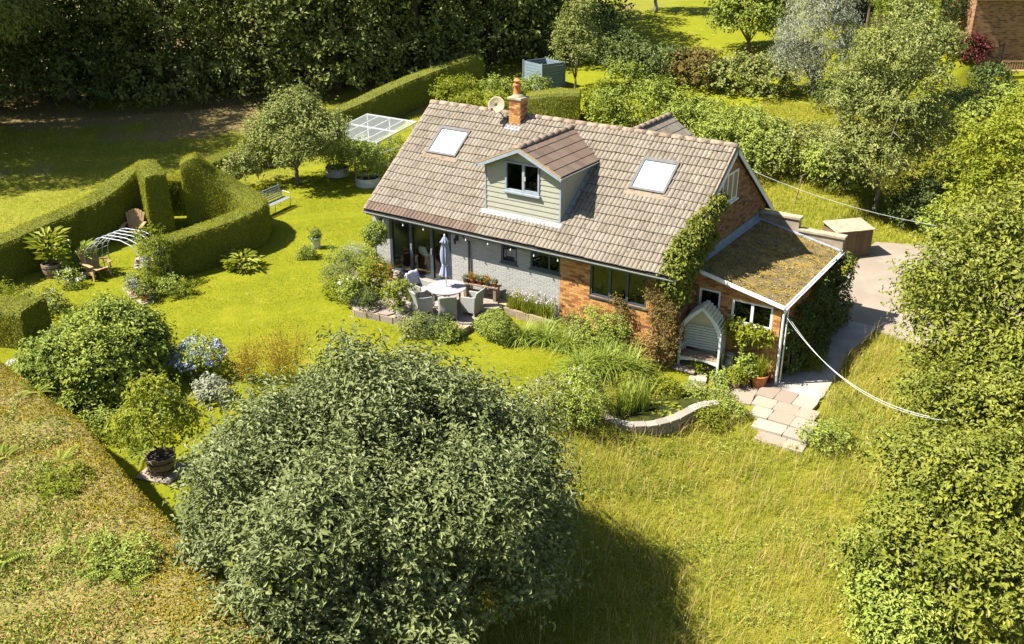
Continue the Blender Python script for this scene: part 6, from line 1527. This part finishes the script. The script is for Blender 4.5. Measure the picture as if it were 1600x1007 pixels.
mb = MB(); mb.lathe([(.17, 0), (.18, .03), (.18, .45), (.15, .55), (.10, .62), (.10, .70), (.14, .73), (.14, .76)], 20); mb.build('body', M['churn'], t, smooth=True)
mb = MB(); mb.lathe([(.15, .762), (.15, .79), (.05, .82)], 20); mb.build('lid', M['churn'], t)
for s in (-1, 1):
    mb = MB(); mb.tube([(s * .15, 0, .56), (s * .21, 0, .60), (s * .20, 0, .68), (s * .12, 0, .68)], .012, 5); mb.build('handle', M['churn'], t)
for i, (x, y, s, lab) in enumerate(((14.2, 1.22, 1.0, 'terracotta pot between the churn and the corner tub'), (14.05, .78, .9, 'glazed yellow-brown pot at the front of the lean-to group'), (14.62, 1.22, 1.5, 'wide terracotta tub with grassy plant at the lean-to corner'))):
    pot('terracotta_pot', lab, x, y, -1.29, .13 * s, .17 * s, .26 * s, M['terracotta'] if i != 1 else M['wood_warm'], group='pots by the lean-to corner')
bush('potted_plant', 'leafy plant in the terracotta pot next to the churn', 14.2, 1.2, .3, .6, 'mid', 150, ls=.09, seed=430, z=-1.08, nb=3)
bush('potted_plant', 'lime succulent mound in the yellow-brown pot', 14.05, .78, .24, .3, 'lime', 120, ls=.07, seed=431, z=-1.1, nb=3)
grassclump('potted_grass', 'yellow-green grassy plant in the wide terracotta tub', 14.62, 1.22, -.98, 240, .75, .018, 'lime', 432, rad=.2, lean=(.1, .8))
bush('ground_plant', 'leafy plant with white flowers in front of the churn', 13.62, .62, .28, .4, 'mid', 130, ls=.09, seed=433, flowers=('white', 8, .06, 0))
bush('ground_plant', 'low yellow-green tuft between the flagstones before the arbour', 12.75, .78, .22, .25, 'lime', 90, ls=.06, seed=434, nb=3)

# climbers
def climber(name, label, base, blobs, lf, n, ls, stem, seed, per=6, slen=.18, **kw):
    t = thing(name, label, 'climber', base); b0 = np.array(base)
    bl = [(x - b0[0], y - b0[1], z - b0[2], a, b_, c) for x, y, z, a, b_, c in blobs]
    place('foliage', leaf_mesh('foliage', [foliage(np.random.default_rng(seed), bl, n, per, slen, .25, ls, low=-1.1, **kw)], L[lf]), t)
    for st in stem:
        mb = MB(); mb.tube([tuple(Vector(p) - Vector(base)) for p in st], [.035 - .02 * i / max(1, len(st) - 1) for i in range(len(st))], 6); mb.build('stem', M['bark_pale'], t, smooth=True)
climber('ivy', 'thick green climber swallowing the right roof corner between eaves and gable', (11.75, .3, -.95),
        [(11.95, .32, 2.05, .36, .3, .4), (11.97, .55, 2.5, .3, .35, .32), (12.03, .95, 2.82, .28, .4, .3), (12.1, 1.45, 3.15, .25, .42, .28), (12.18, 1.95, 3.45, .2, .36, .25), (12.22, 2.5, 3.65, .15, .34, .2), (12.15, 1.0, 2.35, .25, .45, .4), (12.2, 1.9, 2.8, .2, .42, .4), (12.22, 2.95, 3.7, .1, .25, .14), (12.1, .42, 1.6, .3, .22, .4), (12.12, 1.5, 2.25, .2, .35, .28)], 'oak', 1700, .12, [[(11.75, .3, -1.0), (11.8, .28, .2), (11.95, .3, 1.2), (12.05, .4, 2.0)]], 440)
climber('dry_climber', 'russet-brown climber covering the brick wall left of the arbour', (11.6, .25, -.95),
        [(11.5, .33, 1.3, .35, .12, .45), (11.85, .33, 1.1, .35, .14, .6), (11.75, .33, .2, .38, .14, .6), (12.0, .38, .2, .3, .2, .6), (11.85, .3, -.5, .38, .2, .4), (11.25, .36, 1.5, .3, .08, .25), (11.55, .33, .7, .3, .12, .4)], 'dryvine', 800, .075, [[(11.35, .2, -.95), (11.38, .3, -.2), (11.4, .36, .8), (11.5, .38, 1.4)]], 441)
climber('rose_climber', 'thin climbing rose on the brick below the three-pane window', (10.2, .2, -.65), [(10.25, .3, -.1, .22, .12, .35), (10.35, .32, .35, .2, .1, .3), (10.15, .35, .75, .15, .08, .2)], 'dryvine', 170, .08, [[(10.2, .2, -.7), (10.28, .3, .1), (10.2, .36, .8)]], 442)
climber('fig_vine', 'pale-leaved vine along the lean-to window sill', (13.9, 1.5, -1.3), [(13.6, 1.42, .32, .35, .16, .16), (14.1, 1.42, .3, .4, .16, .14), (14.5, 1.45, .2, .25, .14, .14), (13.95, 1.42, 0, .2, .14, .18)], 'lime', 230, .13, [[(13.95, 1.45, -1.3), (13.85, 1.42, -.5), (13.75, 1.45, .2)], [(14.0, 1.5, -1.3), (13.95, 1.42, -.4), (14.2, 1.45, .2)]], 443)
climber('dark_climber', 'dark evergreen climber covering the shaded right wall of the lean-to', (15.2, 4.5, -1.3),
        [(15.1, 2.6, -.6, .22, .6, .6), (15.12, 3.4, .1, .2, .6, .7), (15.12, 4.2, -.4, .28, .6, .8), (15.12, 5.0, .4, .2, .7, .6), (15.15, 5.6, -.5, .35, .7, .7), (15.12, 6.3, .5, .2, .6, .5), (15.2, 6.8, -.4, .4, .6, .8), (15.25, 7.2, .7, .2, .3, .5), (15.3, 4.2, -1.0, .35, .9, .35), (15.05, 2.1, .3, .12, .25, .4)], 'dark', 1700, .12, [[(15.1, 2.4, -1.3), (15.06, 2.5, -.3), (15.05, 2.7, .6)], [(15.1, 2.75, -1.3), (15.07, 2.8, -.2), (15.05, 2.6, .4)], [(15.15, 5, -1.3), (15.05, 5, .8)]], 444)
bush('wall_plant', 'arching green plant at the foot of the dark climber on the path', 15.45, 3.4, .4, .5, 'lime', 200, ls=.14, seed=445, asp=.2)

# ------------------------------------------------------------------ pond
POND = [(11.75, -3.35), (12.1, -3.55), (12.6, -3.5), (13.1, -3.05), (13.45, -2.55), (13.6, -1.95), (13.75, -1.45), (14.05, -1.05), (13.6, -1.0), (13.1, -1.5), (12.5, -1.9), (11.9, -2.4)]
wz0 = -0.99
mb = MB(); mb.add([(x, y, wz0) for x, y in POND], [tuple(range(len(POND)))]); tag(mb.build('water', M['water']), kind='structure')
pw = thing('pond_wall', 'curving low stone wall holding the garden pond above the long grass', 'wall', (13, -2.8, -1.7))
front = catmull([(x, y, 0, 0) for x, y in [(11.55, -3.3), (12.0, -3.62), (12.6, -3.62), (13.15, -3.2), (13.52, -2.62), (13.68, -2.0), (13.85, -1.5), (14.2, -1.05)]], .05)[:, :2]
seg = np.concatenate([[0], np.cumsum(np.linalg.norm(np.diff(front, axis=0), axis=1))])
def along(s_): return Vector((np.interp(s_, seg, front[:, 0]), np.interp(s_, seg, front[:, 1])))
s_ = 0.0
while s_ < seg[-1] - .1:
    for lev, (za, zb_, w0) in enumerate(((-2.0, -1.42, .26), (-1.415, -1.14, .24), (-1.135, -.93, .28))):
        l_ = rnd.uniform(.26, .38) if lev < 2 else .34
        a = along(s_ + .006 + (.12 if lev == 1 else 0)); b_ = along(min(seg[-1], s_ + .33 + (.12 if lev == 1 else 0))); d = (b_ - a)
        if d.length < .1: continue
        nn_ = Vector((d.y, -d.x)).normalized() * (w0 / 2 + rnd.uniform(-.012, .012))
        mb = MB(); mb.prism([(a.x - 13 + nn_.x, a.y + 2.8 + nn_.y, za + 1.7), (b_.x - 13 + nn_.x, b_.y + 2.8 + nn_.y, za + 1.7), (b_.x - 13 - nn_.x, b_.y + 2.8 - nn_.y, za + 1.7), (a.x - 13 - nn_.x, a.y + 2.8 - nn_.y, za + 1.7)], (0, 0, zb_ - za + rnd.uniform(-.01, .01)))
        mb.build('stone', M['pondstone'], pw, bevel=.012)
    s_ += .335
for i, (x, y, lab) in enumerate(((12.2, -3.0, 'upright iris clump at the left of the pond'), (12.45, -2.55, 'upright iris clump at the back of the pond'))):
    grassclump('iris', lab, x, y, -1.1, 170, 1.0, .035, 'strap', 450 + i, rad=.25, lean=(.02, .5), group='irises in the pond')
t = leafclump('water_lily', 'flat pale green water lily leaves on the pond', 13.1, -2.2, -.985, 40, .16, .15, .03, 'lime', 452, rad=.42, upr=.02)

# ------------------------------------------------------------------ store, cables, far neighbours
st = thing('timber_store', 'brown timber bin store with a lidded felt top at the back of the drive', 'shed', (13.5, 14.0, -1.28), R(48))
SW, SD = 1.65, 1.0
for k in range(9):
    for y, nm in ((-SD / 2, 'front_board'), (SD / 2, 'back_board')):
        x = -SW / 2 + k * SW / 9; mb = MB(); mb.tint = rnd.random(); mb.box(x + .004, x + SW / 9 - .004, y - .015, y + .015, 0, 1.22 if y < 0 else 1.35); mb.build(nm, M['wood_shed'], st)
for sx in (-1, 1):
    for k in range(6):
        y = -SD / 2 + .02 + k * (SD - .04) / 6; mb = MB(); mb.tint = rnd.random(); mb.box(sx * SW / 2 - .015, sx * SW / 2 + .015, y + .003, y + (SD - .04) / 6 - .003, 0, 1.2); mb.build('side_board', M['wood_shed'], st)
for k in range(3):
    x = -SW / 2 - .06 + k * (SW + .12) / 3; mb = MB(); mb.prism([(x + .006, -SD / 2 - .08, 1.225), (x + (SW + .12) / 3 - .006, -SD / 2 - .08, 1.225), (x + (SW + .12) / 3 - .006, SD / 2 + .05, 1.36), (x + .006, SD / 2 + .05, 1.36)], (0, 0, .03)); mb.build('lid', M['coping'], st)
for x, z in ((.05, 1.0), (.05, .3), (-.6, 1.0), (-.6, .3)):
    mb = MB(); mb.box(x, x + .16, -SD / 2 - .022, -SD / 2 - .016, z, z + .03); mb.build('hinge', M['blackmetal'], st)
def cable(label, a, b_, sag, r_=.012, name='cable'):
    mb = MB(); a = Vector(a); b_ = Vector(b_); pts = []
    for i in range(17):
        t_ = i / 16; p = (b_ - a) * t_; p.z -= sag * 4 * t_ * (1 - t_); pts.append(tuple(p))
    mb.tube(pts, r_, 5); o = mb.build(name, M['cable']); o.location = a; return tag(o, label, 'cable')
cable('pale overhead cable running from the gable across the trees on the right', (12.18, 5.25, 4.2), (21.5, 7.5, 3.0), .55, .008)
cable('upper white cable drooping from the lean-to corner over the path', (15.12, 1.6, .95), (20.3, -4.6, 2.2), .55, .007)
cable('lower white cable beside the upper one from the lean-to corner', (15.14, 1.75, .90), (20.6, -4.0, 1.9), .72, .006)
t = thing('washing_post', 'thin pale leaning post in the grass behind the gable', 'post', (10.45, 16.5, h(10.45, 16.5)))
mb = MB(); mb.tube([(0, 0, 0), (.22, -.1, 1.35)], .03, 6); mb.build('pole', M['wood'], t)
mb = MB(); mb.tube([(.17, -.25, 1.33), (.27, .05, 1.37)], .02, 6); mb.build('cross_piece', M['wood'], t)

tk = thing('slatted_bin', 'large blue-grey slatted garden bin behind the chimney', 'bin', (-9.3, 27.4, h(-9.3, 27.4)), R(-20))
for k in range(9):
    z = .05 + k * .18
    for y in (-.85, .85):
        mb = MB(); mb.box(-.9, .9, y - .02, y + .02, z, z + .165); mb.build('slat', M['tank'], tk)
    for x in (-.9, .9):
        mb = MB(); mb.box(x - .02, x + .02, -.82, .82, z, z + .165); mb.build('slat', M['tank'], tk)
for x in (-.93, .93):
    for y in (-.88, .88):
        mb = MB(); mb.box(x - .04, x + .04, y - .04, y + .04, 0, 1.72); mb.build('corner_post', M['tank'], tk)
mb = MB(); mb.box(-.86, .86, -.8, .8, 0, 1.3); mb.build('compost', M['soil'], tk)

nb_ = thing('neighbour_house', 'far brick cottage gable at the top right corner', 'house', (14.4, 42.6, h(14.4, 42.6) - .2), R(33.5))
mb = MB(); mb.box(-2.4, 6, 0, 5, 0, 4.8); mb.prism([(-2.4, .0, 4.8), (-2.4, 5, 4.8), (-2.4, 2.5, 7.0)], (.3, 0, 0)); w0 = mb.build('wall', M['mortar'], nb_)
mb = MB(); brickwork(mb, (-2.4, 0, 0), (1, 0, 0), (0, -1, 0), 8.4, 4.8, bw=.25, bh=.1, joint=.016); brickwork(mb, (-2.4, 5, 0), (0, -1, 0), (-1, 0, 0), 5, 4.8, bw=.25, bh=.1, joint=.016); mb.build('brick_courses', M['brick_dark'], w0, kind='stuff')
mb = MB(); mb.prism([(-2.7, -.4, 4.6), (-2.7, 2.5, 7.1), (-2.7, 5.4, 4.6), (-2.7, 5.4, 4.45), (-2.7, 2.5, 6.95), (-2.7, -.4, 4.45)], (9, 0, 0)); mb.build('roof', M['ridge'], nb_)
mb = MB()
for k in range(6): mb.bar((-.55 + .0, -.03, .3 + k * .3), (-.25, -.03, .3 + k * .3), .025)
mb.bar((-.55, -.03, .1), (-.55, -.03, 2.0), .03); mb.bar((-.25, -.03, .1), (-.25, -.03, 2.0), .03); mb.build('trellis', M['blackmetal'], nb_)
t = thing('far_bench', 'small pale wooden bench in front of the far brick gable', 'bench', (15.2, 41.6, h(15.2, 41.6)), R(33))
for k in range(11):
    x = -.75 + k * .15; mb = MB(); mb.box(x - .03, x + .03, .2, .23, .45, .9); mb.build('back_slat', M['wood_warm'], t)
mb = MB(); mb.box(-.8, .8, .19, .24, .9, .96); mb.build('top_rail', M['wood_warm'], t)
for k in range(4):
    mb = MB(); mb.box(-.8, .8, -.28 + k * .12, -.18 + k * .12, .42, .45); mb.build('seat_slat', M['wood_warm'], t)
for x in (-.78, .78):
    for y in (-.26, .22):
        mb = MB(); mb.box(x - .035, x + .035, y - .035, y + .035, 0, .62 if y < 0 else .9); mb.build('leg', M['wood_warm'], t)
t = thing('far_pergola', 'dark open timber shelter with a paling fence on the far lawn', 'shelter', (4.6, 47.6, h(4.6, 47.6)), R(30))
for x in (-1.6, 0, 1.6):
    mb = MB(); mb.box(x - .06, x + .06, -.06, .06, 0, 2.5); mb.build('post', M['wood'], t)
mb = MB(); mb.box(-2.0, 2.0, -.2, 2.2, 2.5, 2.62); mb.build('roof', M['coping'], t)
mb = MB(); mb.box(-1.9, 1.9, 2.0, 2.1, 0, 2.5); mb.build('back_wall', M['dark'], t)
for k in range(9):
    mb = MB(); mb.box(.1 + k * .17, .22 + k * .17, -.02, .02, .05, 1.1); mb.build('paling', M['wood'], t)
dk = thing('timber_steps', 'dark timber steps half hidden under the near right tree', 'steps', (23.0, -2.9, -1.72), R(-35))
for k in range(4):
    mb = MB(); mb.box(-.9, .9, -.5 + k * .3, -.25 + k * .3, .05 + k * .12, .13 + k * .12); mb.build('tread', M['wood'], dk, bevel=.01)
for x in (-.85, .85):
    mb = MB(); mb.prism([(x, -.5, 0), (x, .75, 0), (x, .75, .4), (x, -.5, .05)], (.05, 0, 0)); mb.build('stringer', M['wood'], dk)

# ------------------------------------------------------------------ ferns
def fern(label, x, y, z, n, ln, seed, lf='fern', group=None):
    rng = np.random.default_rng(seed); t = thing('fern', label, 'fern', (x, y, z), group=group); ch = []; mb = MB()
    for i in range(n):
        a = 2 * math.pi * i / n + rng.uniform(-.3, .3); L_ = ln * rng.uniform(.7, 1.15); e0 = rng.uniform(.6, 1.2)
        tt_ = np.linspace(.12, 1, 15); r_ = L_ * tt_ * np.cos(e0 - tt_ * .9) ; zz_ = L_ * tt_ * np.sin(e0 - tt_ * .9 * .8)
        C_ = np.stack([np.cos(a) * r_, np.sin(a) * r_, zz_], 1); d = np.gradient(C_, axis=0)
        mb.tube([tuple(p) for p in C_[::3]], .006, 3, cap=False)
        for s in (-1, 1):
            side = np.array([-math.sin(a), math.cos(a), 0]) * s; w = L_ * .26 * (1 - tt_) ** .8 + .02
            ch.append(leaf_arrays(C_, side[None] + unit(d) * .45, np.array([[0, 0, 1.]]) + 0 * C_, w, np.full(15, L_ * .055), rng.random(15)))
    place('fronds', leaf_mesh('fronds', ch, L[lf]), t); mb.build('stalks', mat('green_stem', (0.08, 0.11, 0.03)), t, kind='stuff')
for i, (x, y, ln, lab) in enumerate(((2.75, -12.2, .8, 'fern left of the potted maple at the bank foot'), (3.45, -12.55, .75, 'broad fern frond clump touching the half barrel'), (.9, -12.25, .6, 'fern under the big bush by the bank'))):
    fern(lab, x, y, h(x, y), 12, ln, 500 + i, group='ferns below the potted maple')
for i, (x, y, ln, lab) in enumerate(((1.0, -13.6, .55, 'fern on the bank nearest the hedge stub'), (4.6, -15.3, .6, 'fern in the middle of the overgrown bank'), (8.6, -17.0, .75, 'largest bright fern at the bottom of the bank'), (9.3, -17.3, .6, 'fern at the bottom picture edge right of the largest'), (7.3, -16.9, .6, 'fern just above the largest bank fern'), (3.2, -15.8, .5, 'fern far left on the bank'), (6.6, -17.9, .55, 'fern at the lower left picture edge'))):
    fern(lab, x, y, 1.05, 11, ln, 520 + i, group='ferns on the overgrown bank')
for i, (x, y, r_, lf, lab) in enumerate(((8.5, -16.7, .7, 'mid', 'low green bramble mat in the middle of the bank'), (5.4, -15.8, .6, 'lime', 'low pale bramble mat on the upper bank'))):
    bush('bramble_mat', lab, x, y, r_, .3, lf, 420, ls=.075, seed=540 + i, z=1.0, group='bramble mats on the bank', slen=.12)

# ------------------------------------------------------------------ grass
def pts_in(rng, n, x0, x1, y0, y1, f):
    x = rng.uniform(x0, x1, n); y = rng.uniform(y0, y1, n); k = f(x, y); return x[k], y[k]
HARD = [PATIO, PATH, DRIVE, POND, [(11.4, -.4), (11.0, .9), (14.9, 1.7), (15.0, -.4)], [(14.7, 1.4), (16.7, 1.4), (17.0, -1.6), (15.6, -1.65), (15.0, -.4), (14.7, .4)], [(0, .3), (15, .3), (15, 9.5), (0, 9.5)]]
def free(x, y):
    k = np.ones(x.shape, bool)
    for p in HARD: k &= ~inside(x, y, p)
    return k
rng = np.random.default_rng(900)
mx_, my_ = pts_in(rng, 260000, 9.5, 24, -18, 12, lambda x, y: free(x, y) & (zones(x, y)[0] > rng.random(len(x)) * .9) & ~inside(x, y, [(5, -18), (16, -18), (10, -15.4)]))
n = len(mx_); pat = vnoise(mx_, my_, 1.1, 6); pat2 = vnoise(mx_, my_, 2.6, 1)
P = np.stack([mx_, my_, H(mx_, my_) - .02], 1)
ln = (.26 + .10 * pat + .05 * pat2) * rng.uniform(.6, 1.3, n)
ch = blades_chunk(rng, P, ln, .011 * rng.uniform(.7, 1.4, n), rng.uniform(.2, 1.5, n) , 2, dirs=1.2 + 2.2 * pat2 + 1.5 * pat + rng.normal(size=n) * 1.3, tint=np.clip(.40 + .38 * pat * pat2 + .25 * vnoise(mx_, my_, .45, 3) + rng.normal(size=n) * .25, 0, 1))
tag(place('long_grass', leaf_mesh('long_grass', [ch], L['meadow'])), kind='stuff')
kw_ = (vnoise(mx_, my_, 1.7, 8) + .6 * vnoise(mx_, my_, .6, 4) + rng.normal(size=n) * .25 > .25) & (rng.random(n) < .55)
Pw = P[kw_] + np.array([0, 0, .08]) + rng.normal(size=(kw_.sum(), 3)) * [.03, .03, .06]; nw = len(Pw)
tag(place('meadow_weeds', leaf_mesh('meadow_weeds', [leaf_arrays(Pw, rvec(rng, nw) * [1, 1, .4] + [0, 0, .3], rvec(rng, nw) * .6 + [0, 0, 1], .09 * rng.uniform(.5, 1.4, nw), .035 * rng.uniform(.6, 1.4, nw), rng.random(nw))], L['mid'])), kind='stuff')
k = rng.random(n) < .07 + .06 * (pat > .2); Ps = P[k]; ns = len(Ps)
ch = blades_chunk(rng, Ps, rng.uniform(.35, .75, ns), .008, rng.uniform(.1, .9, ns), 3)
tag(place('seeding_grass', leaf_mesh('seeding_grass', [ch], L['straw'])), kind='stuff')
lx, ly = pts_in(rng, 260000, -12, 11.5, -13, 9, lambda x, y: free(x, y) & (zones(x, y)[0] < .5) & (zones(x, y)[1] < .5))
n = len(lx); P = np.stack([lx, ly, H(lx, ly) - .005], 1); pat = vnoise(lx, ly, .7, 2)
ch = blades_chunk(rng, P, rng.uniform(.03, .075, n), .014, rng.uniform(.2, 1.3, n), 1, tint=np.clip(.45 + .3 * pat + .2 * vnoise(lx, ly, 2.4, 7) + rng.normal(size=n) * .3, 0, 1))
tag(place('lawn_grass', leaf_mesh('lawn_grass', [ch], L['lawn'])), kind='stuff')
fx, fy = pts_in(rng, 120000, -42, -8, -14, 20, lambda x, y: (zones(x, y)[1] > .5) & (zones(x, y)[2] < rng.random(len(x)) * 1.3))
n = len(fx); P = np.stack([fx, fy, H(fx, fy)], 1); pat = vnoise(fx, fy, .8, 2)
ch = blades_chunk(rng, P, (.16 + .08 * pat) * rng.uniform(.6, 1.4, n), .022, rng.uniform(.3, 1.4, n), 2, dirs=.6 + rng.normal(size=n) * .9 + pat, tint=np.clip(.45 + .3 * pat + rng.normal(size=n) * .22, 0, 1))
tag(place('field_grass', leaf_mesh('field_grass', [ch], L['meadow'])), kind='stuff')
gx_, gy_ = pts_in(rng, 60000, 4, 20, 10, 30, lambda x, y: free(x, y) & (zones(x, y)[0] > .4))
n = len(gx_); P = np.stack([gx_, gy_, H(gx_, gy_)], 1)
ch = blades_chunk(rng, P, .25 * rng.uniform(.6, 1.4, n), .02, rng.uniform(.2, 1.2, n), 2)
tag(place('bank_grass', leaf_mesh('bank_grass', [ch], L['meadow'])), kind='stuff')
